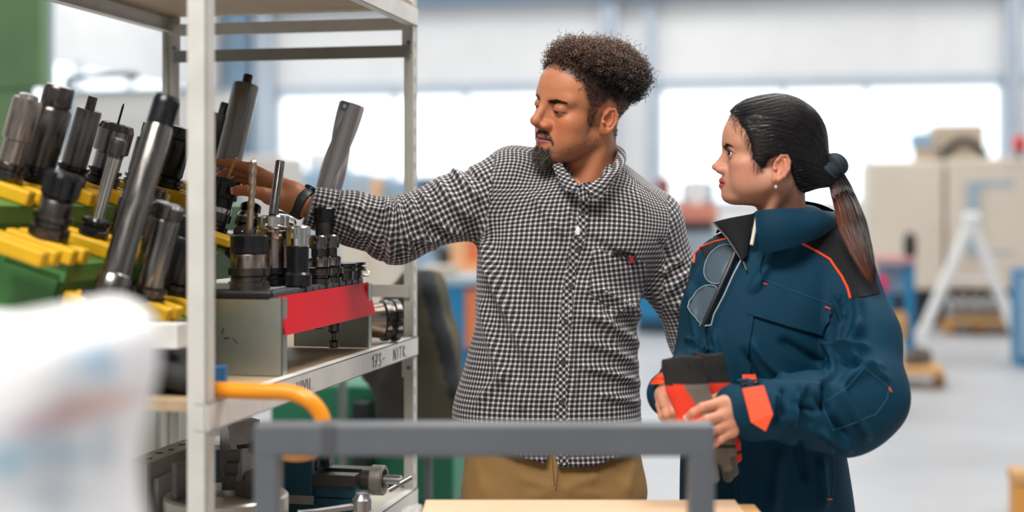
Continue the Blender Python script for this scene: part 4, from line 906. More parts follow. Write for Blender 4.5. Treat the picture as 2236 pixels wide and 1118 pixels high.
blot(185, 890, 100, 22, (224, 150, 130), .75, -.25); blot(70, 930, 60, 16, (190, 140, 175), .6, -.2); blot(190, 780, 50, 26, (120, 190, 226), .45); blot(225, 800, 26, 40, (90, 170, 215), .5)
blot(60, 990, 90, 26, (130, 196, 228), .5, -.1); blot(190, 1000, 60, 18, (150, 205, 232), .45); blot(10, 1010, 30, 30, (100, 190, 225), .6); blot(225, 960, 22, 60, (150, 180, 205), .5); blot(120, 1080, 100, 16, (160, 205, 232), .4)
np_mesh('white_sack', v_, f_, col_mat('printed white sack plastic', .5), None, 'white plastic sack with faded blue and red print, close at left', 'sack', col=c_)
st = empty('work_stool', (-.47, 1.07, 0), 'plain stool carrying the white sack', 'stool')
MB().box((-.68, .93, .83), (-.26, 1.22, .866)).build('seat', M_BOARD, st)
for x in (-.65, -.29):
    for y in (.96, 1.19): MB().cyl((x, y, 0), (x, y, .85), .015, n=10).build('leg', M_TUBE, st)
# ------------------------------------------------------------------ olive jacket hung behind the shelf
def jack_f(p):
    Y = 4.05; g = lambda x, y, d=0: P(x, y, Y + d)
    d = cone(p, g(925, 640), g(950, 850, .02), .07, .1)
    d = smin(d, cone(p, g(900, 680, .05), g(890, 860, .05), .09, .1), .06)
    d = smin(d, cone(p, g(840, 800, .05), g(880, 830), .06, .09), .06)
    d = smin(d, cone(p, g(930, 650, -.06), g(985, 850, -.08), .045, .04), .03)
    d = smin(d, cone(p, g(985, 850, -.08), g(960, 900, -.05), .04, .05), .03)
    return d + .006 * np.sin(p[:, 0] * 55 - p[:, 2] * 22) + .004 * np.sin(p[:, 2] * 50 + p[:, 0] * 30)
v_, f_ = surface(jack_f, P(760, 940, 4.05) - Vector((0, .3, 0)), P(1030, 590, 4.05) + Vector((.05, .35, 0)), .012)
px_, py_ = pix(v_); c_ = np.tile(np.array(srgb(78, 74, 58), np.float32), (len(v_), 1)); mk = (np.abs((px_ - 940) - (py_ - 640) * .26) < 18); c_[mk] = srgb(34, 38, 42); c_[(px_ < 905) & (py_ > 760)] = srgb(52, 46, 42)
np_mesh('hanging_jacket', v_, f_, col_mat('olive jacket cloth', .85), None, 'olive and black work jacket hung behind the shelf post', 'jacket', col=c_)
jh = empty('coat_stand', Vector((P(935, 640, 4.15).x, 4.15, 0)), 'thin steel coat stand holding the olive jacket', 'stand')
hx_ = P(935, 640, 4.15).x; MB().cyl((hx_, 4.15, .02), (hx_, 4.15, 1.24), .012, n=10).build('pole', M_TUBE, jh); MB().lathe([(.16, 0), (.16, .015), (.03, .03)], 24, Matrix.Translation((hx_, 4.15, 0))).build('foot', M_TUBE, jh)
# ------------------------------------------------------------------ people: shared shapes
def interp_rings(rings):
    """rings: (px_row, centre px, half width px, half depth m, distance) -> smooth tables over z"""
    pts = []
    for (py, cx, hw, hd, Y) in rings:
        c = P(cx, py, Y); pts.append((c.z, c.x, Y, hw / FPX * Y, hd))
    pts.sort(key=lambda t: t[0]); pts = np.array(pts, np.float64)
    z = pts[:, 0]; zz = np.linspace(z[0], z[-1], 120); out = [zz]
    for k in range(1, 5):
        y = pts[:, k]; m = np.gradient(y, z); i = np.clip(np.searchsorted(z, zz) - 1, 0, len(z) - 2)
        h = z[i + 1] - z[i]; t = (zz - z[i]) / h
        out.append((2 * t ** 3 - 3 * t ** 2 + 1) * y[i] + (t ** 3 - 2 * t ** 2 + t) * h * m[i] + (-2 * t ** 3 + 3 * t ** 2) * y[i + 1] + (t ** 3 - t ** 2) * h * m[i + 1])
    return out
def rings_at(T, z): return [np.interp(z, T[0], T[k]) for k in range(1, 5)]
def rings_f(p, T, e=2.3, k=.03):
    cx, cy, a, b = rings_at(T, p[:, 2])
    rho = (np.abs((p[:, 0] - cx) / a) ** e + np.abs((p[:, 1] - cy) / b) ** e) ** (1 / e)
    d = (rho - 1) * np.minimum(a, b)
    mid = (T[0][0] + T[0][-1]) / 2; half = (T[0][-1] - T[0][0]) / 2
    return smax(d, np.abs(p[:, 2] - mid) - half, k)
_ta = np.linspace(-math.pi, math.pi, 721)
def arc_table(a, b):
    x, y = a * np.sin(_ta), b * np.cos(_ta); s = np.concatenate([[0], np.cumsum(np.hypot(np.diff(x), np.diff(y)))]); return s - s[360]
def rings_uv(p, T, a0=.19, b0=.125):
    cx, cy, a, b = rings_at(T, p[:, 2]); t = np.arctan2((p[:, 0] - cx) / a, -(p[:, 1] - cy) / b)
    return np.stack([np.interp(t, _ta, arc_table(a0, b0)), p[:, 2]], 1)
def chain_uv(p, pts, r0):
    pts = spline(pts, 7); best = np.full(len(p), 1e9); uv = np.zeros((len(p), 2)); L0 = 0.0; ref = np.array([0, -1, .0])
    for i in range(len(pts) - 1):
        a, b = A(pts[i]), A(pts[i + 1]); ba = b - a; L = float(np.linalg.norm(ba)); ax = ba / L; pa = p - a
        t = pa @ ax; tc = np.clip(t, 0 if i else -1, L if i < len(pts) - 2 else L + 1); q = pa - tc[:, None] * ax; d = np.linalg.norm(q, axis=1)
        e1 = ref - ax * (ref @ ax); e1 /= np.linalg.norm(e1); e2 = np.cross(ax, e1)
        ang = np.arctan2(q @ e2, q @ e1); m = d < best; best[m] = d[m]; uv[m, 0] = ang[m] * r0; uv[m, 1] = L0 + t[m]; L0 += L
    return uv
def poly_sd(x, y, poly):
    """signed distance to a 2D polygon, negative inside"""
    n = len(poly); d = np.full(len(x), 1e9); s = np.ones(len(x)); 
    for i in range(n):
        ax, ay = poly[i]; bx, by = poly[i - 1]; ex, ey = bx - ax, by - ay; wx, wy = x - ax, y - ay
        t = np.clip((wx * ex + wy * ey) / (ex * ex + ey * ey), 0, 1); d = np.minimum(d, (wx - ex * t) ** 2 + (wy - ey * t) ** 2)
        c1 = y >= ay; c2 = y < by; c3 = ex * wy > ey * wx
        s = np.where((c1 & c2 & c3) | (~c1 & ~c2 & ~c3), -s, s)
    return (s * np.sqrt(d)).astype(np.float32)
def noise3(p, seed=0, n=5, f0=1.0):
    r = np.random.RandomState(seed); out = np.zeros(len(p), np.float32)
    for k in range(n):
        d = r.normal(size=3); d *= f0 * (0.7 + 0.8 * r.rand()) / np.linalg.norm(d); out += np.sin(p @ d + r.rand() * 6.28)
    return out / n
class Head:
    def __init__(s, origin, yaw, pitch, roll, scale, woman=False):
        """yaw: turn from facing the camera towards the left of the picture"""
        s.w = woman; s.o = A(origin); s.s = scale
        y = math.radians(yaw); f = Vector((-math.sin(y), -math.cos(y), 0)); l = Vector((math.cos(y), -math.sin(y), 0)); u = Vector((0, 0, 1))
        R = Matrix((f, l, u)).transposed()          # columns: forward, left, up
        R = R @ Matrix.Rotation(math.radians(pitch), 3, 'Y') @ Matrix.Rotation(math.radians(roll), 3, 'X')
        s.R = np.array(R, np.float32)
    def loc(s, p): return ((p - s.o) @ s.R) / s.s
    def wor(s, q): return (np.asarray(q, np.float32) * s.s) @ s.R.T + s.o
    def wv(s, q): return Vector([float(x) for x in s.wor(np.array([q], np.float32))[0]])
    def skull(s, q):
        d = ell(q, (-.004, 0, .034), (.090, .073, .078)) if s.w else ell(q, (-.014, 0, .034), (.099, .074, .079))
        return smin(d, ell(q, (.030 if s.w else .024, 0, .028), (.060, .060, .058)), .03)
    def warp(s, q):
        q = q.copy(); q[:, 2] = np.interp(q[:, 2], [-.2, -.094, -.057, -.027, 0, .2], [-.221, -.115, -.070, -.0365, 0, .2]) if s.w else np.interp(q[:, 2], [-.2, -.107, -.0635, -.0285, 0, .2], [-.205, -.112, -.0665, -.0305, 0, .2])
        return q
    def f(s, p):
        q0 = s.loc(p); q = s.warp(q0); W = s.w; m0 = np.stack([q0[:, 0], np.abs(q0[:, 1]), q0[:, 2]], 1); y = np.abs(q[:, 1]); m = np.stack([q[:, 0], y, q[:, 2]], 1)     # mirrored
        d = s.skull(q)
        d = smin(d, ell(q, (.026, 0, -.045), (.058, .057 if W else .053, .072)), .025)
        jw = .046 if W else .048
        d = smin(d, cone(m, (-.004, jw, -.058), (.058, .016, -.098 if W else -.096), .015, .013), .03)
        ch = (.071, 0, -.099) if W else (.073, 0, -.096)
        d = smin(d, ell(q, ch, (.017, .018, .016) if W else (.019, .022, .017)), .018)
        d = smin(d, ell(m, (.050, .043, -.027), (.024, .019, .019)), .02)
        d = smin(d, ell(m, (.046, .034, -.058), (.026, .024, .032)), .02)
        d = smin(d, ell(q, (.070, 0, -.070), (.020, .026, .026)), .016)
        br = .007 if W else .0095
        d = smin(d, cone(m, (.081 if not W else .080, .006, .016), (.064, .046, .019), br, br * .9), .014)
        # eye sockets
        d = smax(d, -ell(m, (.094, .031, -.001), (.019, .020, .0125)), .012)
        # nose
        if W: nb, nt, nr, tip = (.0835, 0, .004), (.1005, 0, -.032), .0070, (.1030, 0, -.0360)
        else: nb, nt, nr, tip = (.087, 0, .008), (.1065, 0, -.027), .0088, (.1075, 0, -.0305)
        d = smin(d, cone(q, nb, nt, .0055 if W else .0080, nr), .010)
        d = smin(d, cone(q, (.074, 0, .004), (.086, 0, -.036), .009, .0135), .010)
        d = smin(d, ball(q, tip, .0076 if W else .0100), .006)
        d = smin(d, ell(m, (.0915, .0125 if W else .0150, -.0415 if W else -.0375), (.0115, .0070 if W else .0085, .0080)), .009)
        d = smax(d, -ell(m, (.0965, .0062 if W else .0075, -.0485 if W else -.0450), (.0058, .0034, .004)), .003)
        # lips
        zl = -.070 if W else -.0665; fw = 1.28 if W else 1.1; xo = .0 if W else .003
        d = smin(d, cone(m, (.0885 + xo, .002, zl + .0052), (.076 + xo, .022, zl + .0005), .0056 * fw, .003), .005)
        d = smin(d, cone(m, (.0868 + xo, .0, zl - .0058), (.0755 + xo, .020, zl - .002), .0064 * fw, .003), .005)
        d = smax(d, -cone(m, (.0965 + xo, 0, zl), (.079 + xo, .0245, zl - .0005), .0017, .0013), .0025)
        # eyelids round the eyeball
        e = s.eye(); d = smin(d, ball(m, e, .0150), .005)
        a0 = s.ap(); g = (np.sqrt(((m[:, 1] - e[1]) / .0135) ** 2 + ((m[:, 2] - e[2] - a0[0]) / a0[1]) ** 2) - 1) * a0[1]
        hole = np.maximum(np.maximum(g, -ball(m, e, .0112)), e[0] - q[:, 0])
        d = smax(d, -hole, .0012)
        if a0[2]:   # fold of the upper lid
            d = smax(d, -cone(m, (e[0] + .0152, e[1] - .009, e[2] + .0092), (e[0] + .0095, e[1] + .013, e[2] + .0078), .0011, .001), .003)
        # ears
        t = math.radians(12); Rr = Matrix.Rotation(-t, 3, 'Y') @ Matrix.Rotation(math.radians(-16), 3, 'Z')
        Rn = np.array(Rr, np.float32); ec = np.array((-.014, .0735, -.0235 if W else -.018), np.float32); le = (m0 - ec) @ Rn / .86
        E = ell(le, (0, 0, .002), (.0185, .0055, .030)); E = smin(E, ell(le, (.005, -.001, -.024), (.0095, .005, .011)), .008)
        E = smax(E, -ell(le, (.003, .0070, .001), (.0118, .0100, .0200)), .002)
        rim = [(.012, .002, .014), (.006, .004, .026), (-.006, .005, .029), (-.015, .0055, .018), (-.0175, .005, .002), (-.012, .004, -.014), (-.003, .003, -.025)]
        E = smin(E, chain(le, rim, [.0035] * 7, .002), .003)
        E = smin(E, chain(le, [(-.005, .003, .018), (-.009, .003, .004), (-.004, .003, -.009)], [.0028] * 3, .002), .003)
        E = smin(E, ball(le, (.0115, .003, -.005), .0042), .003)
        d = smin(d, E * .86, .004)
        return (d * s.s).astype(np.float32)
    def eye(s): return (.0715, .031, -.001)
    def ap(s): return (.0004, .0064, 1) if s.w else (-.0058, .0016, 1)
def add_tubes(strands, name, m, parent, cols=None, sides=3, r0=.0005, r1=.0002, label=None, kind=None):
    """strands: (N, S, 3) array of points -> one mesh of thin tapering tubes"""
    S = np.asarray(strands, np.float32); N, K, _ = S.shape
    T = np.gradient(S, axis=1); T /= (np.linalg.norm(T, axis=2, keepdims=True) + 1e-9)
    ref = np.where(np.abs(T[..., 2:3]) > .8, np.array([1, 0, 0], np.float32), np.array([0, 0, 1], np.float32))
    B = np.cross(T, ref); B /= (np.linalg.norm(B, axis=2, keepdims=True) + 1e-9); Nn = np.cross(T, B)
    rr = np.linspace(r0, r1, K)[None, :, None]
    V = np.stack([S + rr * (B * math.cos(2 * math.pi * k / sides) + Nn * math.sin(2 * math.pi * k / sides)) for k in range(sides)], 2)
    base = (np.arange(N) * K * sides)[:, None, None] + (np.arange(K - 1) * sides)[None, :, None]
    k = np.arange(sides)[None, None, :]; k2 = (np.arange(sides) + 1) % sides; k2 = k2[None, None, :]
    F = np.stack([base + k, base + k2, base + sides + k2, base + sides + k], -1).reshape(-1, 4)
    col = None
    if cols is not None:
        c = np.asarray(cols, np.float32); c = np.broadcast_to(c[:, :, None, :], (N, K, sides, 3)).reshape(-1, 3); col = c
    return np_mesh(name, V.reshape(-1, 3), F, m, parent, label, col=col, kind=kind or 'stuff')
def lerp_col(a, b, t): a = np.array(a, np.float32); b = np.array(b, np.float32); return a + (b - a) * np.asarray(t)[..., None]
def join_np(parts):
    vs, fs, k = [], [], 0
    for v, f in parts: vs.append(v); fs.append(f + k); k += len(v)
    return np.concatenate(vs), np.concatenate(fs)
def hand_f(p, J, palm_k=.012):
    """J: dict wrist, fingers [(points, radii)], palm list of (a, b, ra, rb)"""
    d = None
    for a, b, ra, rb in J['palm']:
        e = cone(p, a, b, ra, rb); d = e if d is None else smin(d, e, palm_k)
    for pts, rs in J['fingers']:
        e = chain(p, pts, rs, .003); d = smin(d, e, .0045)
    return d
def nail(tip, prev, nrm, r, mat_, parent):
    t = (Vector(tip) - Vector(prev)).normalized(); n = Vector(nrm); n = (n - t * n.dot(t)).normalized(); w = t.cross(n)
    c = Vector(tip) - t * r * .15; vs = []; fs = []
    for i in range(5):
        for j in range(5):
            a = (i / 4 - .5) * 1.7; b = (j / 4 - .5) * r * 1.7
            vs.append(c + t * b + (n * math.cos(a) + w * math.sin(a)) * (r * 1.0 + .0004))
    for i in range(4):
        for j in range(4): fs.append((i * 5 + j, i * 5 + j + 1, i * 5 + j + 6, i * 5 + j + 5))
    m2 = MB(); m2.add(vs, fs, True); m2.add([v - n * .0012 for v in vs], [tuple(reversed(f)) for f in fs], True)
    return m2.build('fingernail', mat_, parent)
M_SKIN = col_mat('skin', .48, sub=.12, bump=.05, bscale=900, spec=.4)
M_HAIR = col_mat('hair strands', .45, spec=.45)
M_EYEW = mat('eye white', srgb(214, 206, 200), .2); M_IRIS = mat('dark brown iris', srgb(40, 24, 16), .12)
# ------------------------------------------------------------------ the man
HM = Head(P(1267, 231, 2.98), 54, 3, -13, 1.06)
NECK = P(1288, 408, 3.03)
TM = interp_rings([(352, 1285, 66, .066, 3.04), (385, 1276, 112, .085, 3.04), (425, 1262, 168, .104, 3.04), (470, 1255, 200, .116, 3.045), (530, 1247, 203, .125, 3.045), (610, 1224, 184, .124, 3.045), (700, 1214, 176, .12, 3.04),
                   (800, 1204, 190, .122, 3.035), (900, 1194, 206, .126, 3.03), (960, 1200, 205, .128, 3.03), (1040, 1208, 202, .126, 3.03)])
RS, RE, RW = P(1112, 402, 3.03), P(866, 504, 2.99), P(664, 447, 2.95)
LS, LE, LW = P(1424, 498, 3.06), P(1520, 735, 3.12), P(1568, 960, 3.04)
SL_R = ([RS, RS.lerp(RE, .5), RE, RE.lerp(RW, .5), RE.lerp(RW, .80)], [.070, .064, .065, .052, .040])
SL_L = ([LS, LS.lerp(LE, .5), LE, LE.lerp(LW, .5), LW], [.066, .060, .056, .050, .042])
def hem_row(px): return np.interp(px, [985, 1062, 1130, 1192, 1200, 1212, 1218, 1300, 1392, 1420], [930, 966, 992, 1011, 968, 968, 1018, 1016, 984, 950])
def man_torso(p): return rings_f(p, TM, 2.25, .02)
def man_slv(p):
    return chain(p, *SL_R, .03), chain(p, *SL_L, .03)
def shirt_f(p):
    r, l = man_slv(p); d = smin(man_torso(p), r, .045); d = smin(d, l, .04)
    # raised shoulder line and trapezius
    d = smin(d, cone(p, P(1125, 362, 3.04), P(1235, 362, 3.05), .034, .038), .05)
    d = smin(d, cone(p, P(1425, 462, 3.06), P(1320, 388, 3.06), .036, .036), .05)
    d = smax(d, -cone(p, HM.wv((-.02, 0, -.06)), P(1281, 374, 2.955), .058, .036), .008)
    px, py = pix(p); zh = CZ - (hem_row(px) - HOR) / FPX * 2.92
    front = p[:, 1] < 3.05
    d = np.maximum(d, np.where(front, zh - p[:, 2], (CZ - (985 - HOR) / FPX * 3.0) - p[:, 2]))
    return d.astype(np.float32)
def man_body_f(p):        # the trunk under the clothes, part of the same body as head and hands
    d = rings_f(p, TM, 2.25, .02) + .024
    d = smin(d, cone(p, NECK + Vector((0, 0, .02)), NECK, .045, .05), .03)
    d = smin(d, chain(p, [RS, RE, RW], [.045, .038, .027], .02), .03)
    d = smin(d, chain(p, [LS, LE, LW], [.045, .038, .03], .02), .03)
    return d
man_parts = []
def headneck_f(p):
    d = HM.f(p)
    d = smin(d, cone(p, HM.wv((-.034, 0, -.050)), NECK, .053, .057), .022)
    d = smin(d, cone(p, HM.wv((-.028, .050, -.06)), P(1283, 400, 2.975), .009, .008), .03)     # neck muscle
    d = smin(d, ball(p, HM.wv((.012, 0, -.145)), .012), .03)
    return d
ho = HM.o
hv, hf = surface(headneck_f, ho + np.array([-.19, -.17, -.20], np.float32), ho + np.array([.19, .19, .17], np.float32), .0017, 2)
bv, bf = surface(man_body_f, (-.36, 2.72, 1.0), (.55, 3.22, 1.50), .012)
# right hand: thumb in front, index stretched out
YH = 2.97
def H(x, y, d=0.0): return P(x, y, YH + d)
RH = {'palm': [(RW, H(640, 428, -.02), .027, .026), (H(640, 425, -.02), H(562, 384, .012), .026, .019), (H(640, 430, -.015), H(572, 402, .03), .026, .018), (H(640, 436, -.02), H(586, 425, .03), .025, .016), (H(632, 440, -.03), H(588, 430, -.05), .021, .0165)],
      'fingers': [([H(568, 380, .008), H(545, 366, .012), H(500, 357, .012), H(472, 355, .014), H(448, 357, .018)], [.0135, .0110, .0092, .0085, .0074]),
                  ([H(572, 392, .02), H(545, 378, .028), H(506, 374, .03), H(484, 382, .022), H(470, 392, .012)], [.013, .0112, .0093, .0085, .0074]),
                  ([H(578, 402, .03), H(550, 392, .042), H(516, 392, .045), H(496, 402, .036), H(486, 414, .026)], [.012, .0107, .009, .008, .007]),
                  ([H(586, 418, .035), H(560, 410, .05), H(532, 412, .052), H(516, 420, .045), H(508, 430, .036)], [.011, .0095, .0082, .0074, .0066]),
                  ([H(604, 432, -.04), H(574, 423, -.058), H(540, 416, -.066), H(520, 416, -.064), H(513, 417, -.062)], [.016, .0132, .0112, .0104, .0092])]}
gv, gf = surface(lambda p: hand_f(p, RH), H(436, 480, -.14), H(690, 335, .11) + Vector((.01, 0, 0)), .0017, 2)
LHd = {'palm': [(LW, LW + Vector((.01, -.01, -.08)), .026, .03), (LW, LW + Vector((.03, -.01, -.08)), .024, .022)], 'fingers': [([LW + Vector((.0 + .014 * k - .01, -.015, -.09)), LW + Vector((.012 * k, -.03, -.13)), LW + Vector((.012 * k, -.045, -.155))], [.0095, .0088, .0075]) for k in range(4)] + [([LW + Vector((-.02, -.02, -.04)), LW + Vector((-.035, -.035, -.075)), LW + Vector((-.035, -.045, -.1))], [.013, .011, .009])]}
lv, lf = surface(lambda p: hand_f(p, LHd), LW + Vector((-.08, -.09, -.2)), LW + Vector((.09, .06, .05)), .0035)
V_, F_ = join_np([(hv, hf), (bv, bf), (gv, gf), (lv, lf)])
SK = np.array(srgb(190, 124, 88), np.float32)
col = np.tile(SK, (len(V_), 1)); nh = len(hv)
q = HM.loc(hv); qm = np.abs(q[:, 1]); x, z0 = q[:, 0], q[:, 2]; z = HM.warp(q)[:, 2]
hc = col[:nh]
def mixc(c, w, colr): w = np.clip(w, 0, 1)[:, None]; c[:] = c * (1 - w) + np.array(srgb(*colr), np.float32) * w
def soft(d, w): return np.clip(.5 - d / w, 0, 1)
mixc(hc, .35 * soft(np.hypot(qm - .04, z + .035) - .02, .03) * (x > .02), (196, 104, 76))        # cheek
mixc(hc, .5 * soft(np.sqrt((x - .104) ** 2 + qm ** 2 + (z + .032) ** 2) - .015, .014), (182, 104, 84))     # nose tip
mixc(hc, .45 * (qm > .070) * (np.abs(z + .012) < .045), (196, 108, 78))
# lips
lipd = np.sqrt(((qm) / .0235) ** 2 + ((z + .0665) / .0110) ** 2) - 1
mixc(hc, soft(lipd, .35) * (x > .07), (150, 84, 84))
mixc(hc, soft(np.abs(z + .0665 + .0003) - .0012, .0015) * (qm < .024) * (x > .07), (70, 34, 32))
mixc(hc, .8 * soft(np.hypot(qm - .0075, z + .045) - .0035, .003) * (x > .088), (60, 30, 24))     # nostrils
# stubble, moustache shadow and goatee
stub = soft(poly_sd(x, z, [(.01, -.012), (.022, -.03), (.038, -.064), (.060, -.068), (.072, -.082), (.10, -.084), (.10, -.13), (.03, -.125), (-.012, -.075), (-.003, -.03)]), .014)
nz = .55 + .45 * noise3(q, 5, 8, 900)
mixc(hc, .62 * stub * nz, (70, 46, 36))
mst = soft(poly_sd(qm, z, [(0, -.0485), (.013, -.0485), (.025, -.060), (.030, -.072), (.0265, -.074), (.021, -.0645), (.004, -.0565), (0, -.0565)]), .005) * (x > .06)
mixc(hc, .55 * mst, (48, 36, 33))
gt = soft(poly_sd(qm, z, [(0, -.083), (.008, -.082), (.016, -.087), (.022, -.080), (.025, -.090), (.020, -.125), (0, -.13)]), .006) * (x > .03)
mixc(hc, .85 * gt, (40, 32, 32))
# brows, lashes
bw = soft(poly_sd(qm, z, [(.012, .0135), (.030, .0180), (.046, .0160), (.049, .0130), (.032, .0120), (.013, .0075)]), .004) * (x > .04)
mixc(hc, .85 * bw, (30, 20, 18))
e = HM.eye(); ap = HM.ap(); ed = np.sqrt(((qm - e[1]) / .0150) ** 2 + ((z - e[2] - ap[0]) / (ap[1] + .0016)) ** 2) - 1
mixc(hc, .85 * soft(ed, .5) * (x > .055), (34, 18, 14))
mixc(hc, .3 * soft(np.hypot(qm - .031, (z + .001) * 1.3) - .018, .01) * (x > .05), (120, 66, 48))
# hair fade on the sides
side_poly = [(.076, .075), (.064, .066), (.050, .053), (.042, .028), (.034, .012), (.030, -.022), (.022, -.034), (.014, -.030), (.012, .006), (-.01, .024), (-.034, .012), (-.044, -.03), (-.058, -.062), (-.14, -.06), (-.14, .2), (.05, .2)]
fd = soft(poly_sd(x, z0, side_poly), .012)
mixc(hc, .9 * fd * np.clip(.35 + .35 * nz + np.clip(z0 / .06, 0, 1), 0, 1), (24, 17, 16))
col[:nh] = hc * (1 + .06 * noise3(q, 2, 6, 300))[:, None]
# hand colours: knuckles and palm side
gs = nh + len(bv); gc = col[gs:gs + len(gv)]
tipd = np.min([np.linalg.norm(gv - A(f[0][-1]), axis=1) for f in RH['fingers']], 0); mixc(gc, .45 * soft(tipd - .02, .03), (206, 112, 90))
col[gs:gs + len(gv)] = gc * (1 + .07 * noise3(gv, 3, 6, 260))[:, None]
man = np_mesh('person', V_, F_, M_SKIN, None, 'man in a black and white checked shirt reaching into the tool shelf', 'person', col=col)
for k in (-1, 1):
    c = HM.wv((e[0], e[1] * k, e[2])); r = .0126 * HM.s
    g = HM.R @ np.array([.78, 0, -.62], np.float32); gd = Vector([float(t) for t in g])
    Mx = Matrix.Translation(c) @ gd.to_track_quat('Z', 'Y').to_matrix().to_4x4()
    ey = MB().lathe([(r * math.sin(t), -r * math.cos(t)) for t in [math.pi * i / 16 + .001 for i in range(17)]], 24, Mx).build('eye', M_EYEW, man)
    MB().lathe([(.0062, r * .868), (.0055, r * .93), (.003, r * .99), (.0005, r * 1.005)], 20, Mx).build('iris', M_IRIS, ey)
nail(RH['fingers'][4][0][-1], RH['fingers'][4][0][-3], (-.1, -1, .15), .0092, mat('pale fingernail', srgb(226, 170, 152), .3), man)
nail(RH['fingers'][0][0][-1], RH['fingers'][0][0][-3], (0, -.3, 1), .0074, mat('pale fingernail', srgb(226, 170, 152), .3), man)
# --- hair: dense mass, short sides, loose curls
rs = np.random.RandomState(11)
def mass_f(p):
    q = HM.loc(p)
    d = ell(q, (-.034, 0, .056), (.092, .080, .060)); d = smin(d, ell(q, (.022, 0, .086), (.040, .055, .028)), .03); d = smin(d, ell(q, (-.085, .0, .042), (.036, .060, .055)), .03)
    d = d + .004 - .008 * noise3(q, 21, 6, 90) - .005 * noise3(q, 22, 8, 260)
    d = np.maximum(d, poly_sd(q[:, 0], q[:, 2], [(.12, .068), (.066, .070), (.046, .057), (.030, .032), (-.02, .028), (-.055, -.005), (-.078, -.035), (-.16, -.03), (-.16, .2), (.12, .2)]) + .002 * noise3(q, 23, 5, 400))
    return (d * HM.s).astype(np.float32)
mv, mf = surface(mass_f, ho + np.array([-.2, -.2, -.08], np.float32), ho + np.array([.2, .2, .19], np.float32), .0032)
mq = HM.loc(mv); mc_ = lerp_col(srgb(16, 12, 12), srgb(52, 36, 30), np.clip((mq[:, 2] - .08) / .06, 0, 1) * (.5 + .5 * noise3(mq, 7, 6, 200)))  # upper hair painted browner, as where light catches it
man_hair = np_mesh('hair', mv, mf, M_HAIR, man, 'short dark curly hair with lit tips painted brown', col=mc_)
mn = normals(mass_f, mv, .004)
pick = rs.choice(len(mv), 7500, p=(w_ := np.where(mq[:, 2] > .02, 1 + 25 * np.clip(mq[:, 2] - .03, 0, 1) , .25)) / w_.sum())
K = 15; base = mv[pick]; nrm = mn[pick] + rs.normal(size=(len(pick), 3)) * .38; nrm[:, 2] += .35; nrm -= .25 * HM.R[:, 0]; nrm /= np.linalg.norm(nrm, axis=1, keepdims=True)
bz = HM.loc(base)[:, 2]; Lh = (.008 + .020 * rs.rand(len(pick)) ** 1.8) * np.clip(.35 + (bz - .0) / .07, .35, 1.15)
big = rs.rand(len(pick)) < .05; Lh[big] *= 1.5
t = np.linspace(0, 1, K)[None, :, None]
e1 = np.cross(nrm, rs.normal(size=nrm.shape)); e1 /= np.linalg.norm(e1, axis=1, keepdims=True); e2 = np.cross(nrm, e1)
tw = (2.0 + 2.2 * rs.rand(len(pick)))[:, None, None] * 2 * math.pi; ph = rs.rand(len(pick))[:, None, None] * 6.28; rad = (.0022 + .0028 * rs.rand(len(pick)))[:, None, None] * np.clip(t * 3, .15, 1)
st = base[:, None] - nrm[:, None] * .004 + nrm[:, None] * (t * (Lh + .004)[:, None, None]) + rad * (e1[:, None] * np.cos(tw * t + ph) + e2[:, None] * np.sin(tw * t + ph))
tcol = np.clip((bz - .06) / .06, 0, 1)[:, None] * np.linspace(.1, 1, K)[None] * (.4 + .6 * rs.rand(len(pick)))[:, None]  # brown of lit tips put into the strand colour, strongest on top
add_tubes(st, 'curls', M_HAIR, man_hair, lerp_col(srgb(20, 14, 14), srgb(150, 112, 90), tcol), 3, .00062, .0004)
# thicker ringlets standing out of the mass
wq = np.where(mq[:, 2] > .05, 1.0, .0) + np.where((mq[:, 0] < -.06) & (mq[:, 2] > .02), .6, 0); pick = rs.choice(len(mv), 420, p=wq / wq.sum()); K = 26
base = mv[pick]; nrm = mn[pick] + rs.normal(size=(len(pick), 3)) * .3; nrm[:, 2] += .3; nrm /= np.linalg.norm(nrm, axis=1, keepdims=True); t = np.linspace(0, 1, K)[None, :, None]
e1 = np.cross(nrm, rs.normal(size=nrm.shape)); e1 /= np.linalg.norm(e1, axis=1, keepdims=True); e2 = np.cross(nrm, e1); Lh = .012 + .016 * rs.rand(len(pick)) ** 1.5
tw = (1.5 + 1.2 * rs.rand(len(pick)))[:, None, None] * 2 * math.pi; ph = rs.rand(len(pick))[:, None, None] * 6.28; rad = (.003 + .002 * rs.rand(len(pick)))[:, None, None] * np.clip(t * 3, .2, 1)
st = base[:, None] + nrm[:, None] * (t * Lh[:, None, None]) + rad * (e1[:, None] * np.cos(tw * t + ph) + e2[:, None] * np.sin(tw * t + ph))
add_tubes(st, 'ringlets', M_HAIR, man_hair, lerp_col(srgb(36, 26, 24), srgb(140, 104, 84), np.linspace(.1, 1, K)[None] * rs.rand(len(pick))[:, None]), 4, .0016, .0008)  # ringlet tips carry the same painted-in lit brown
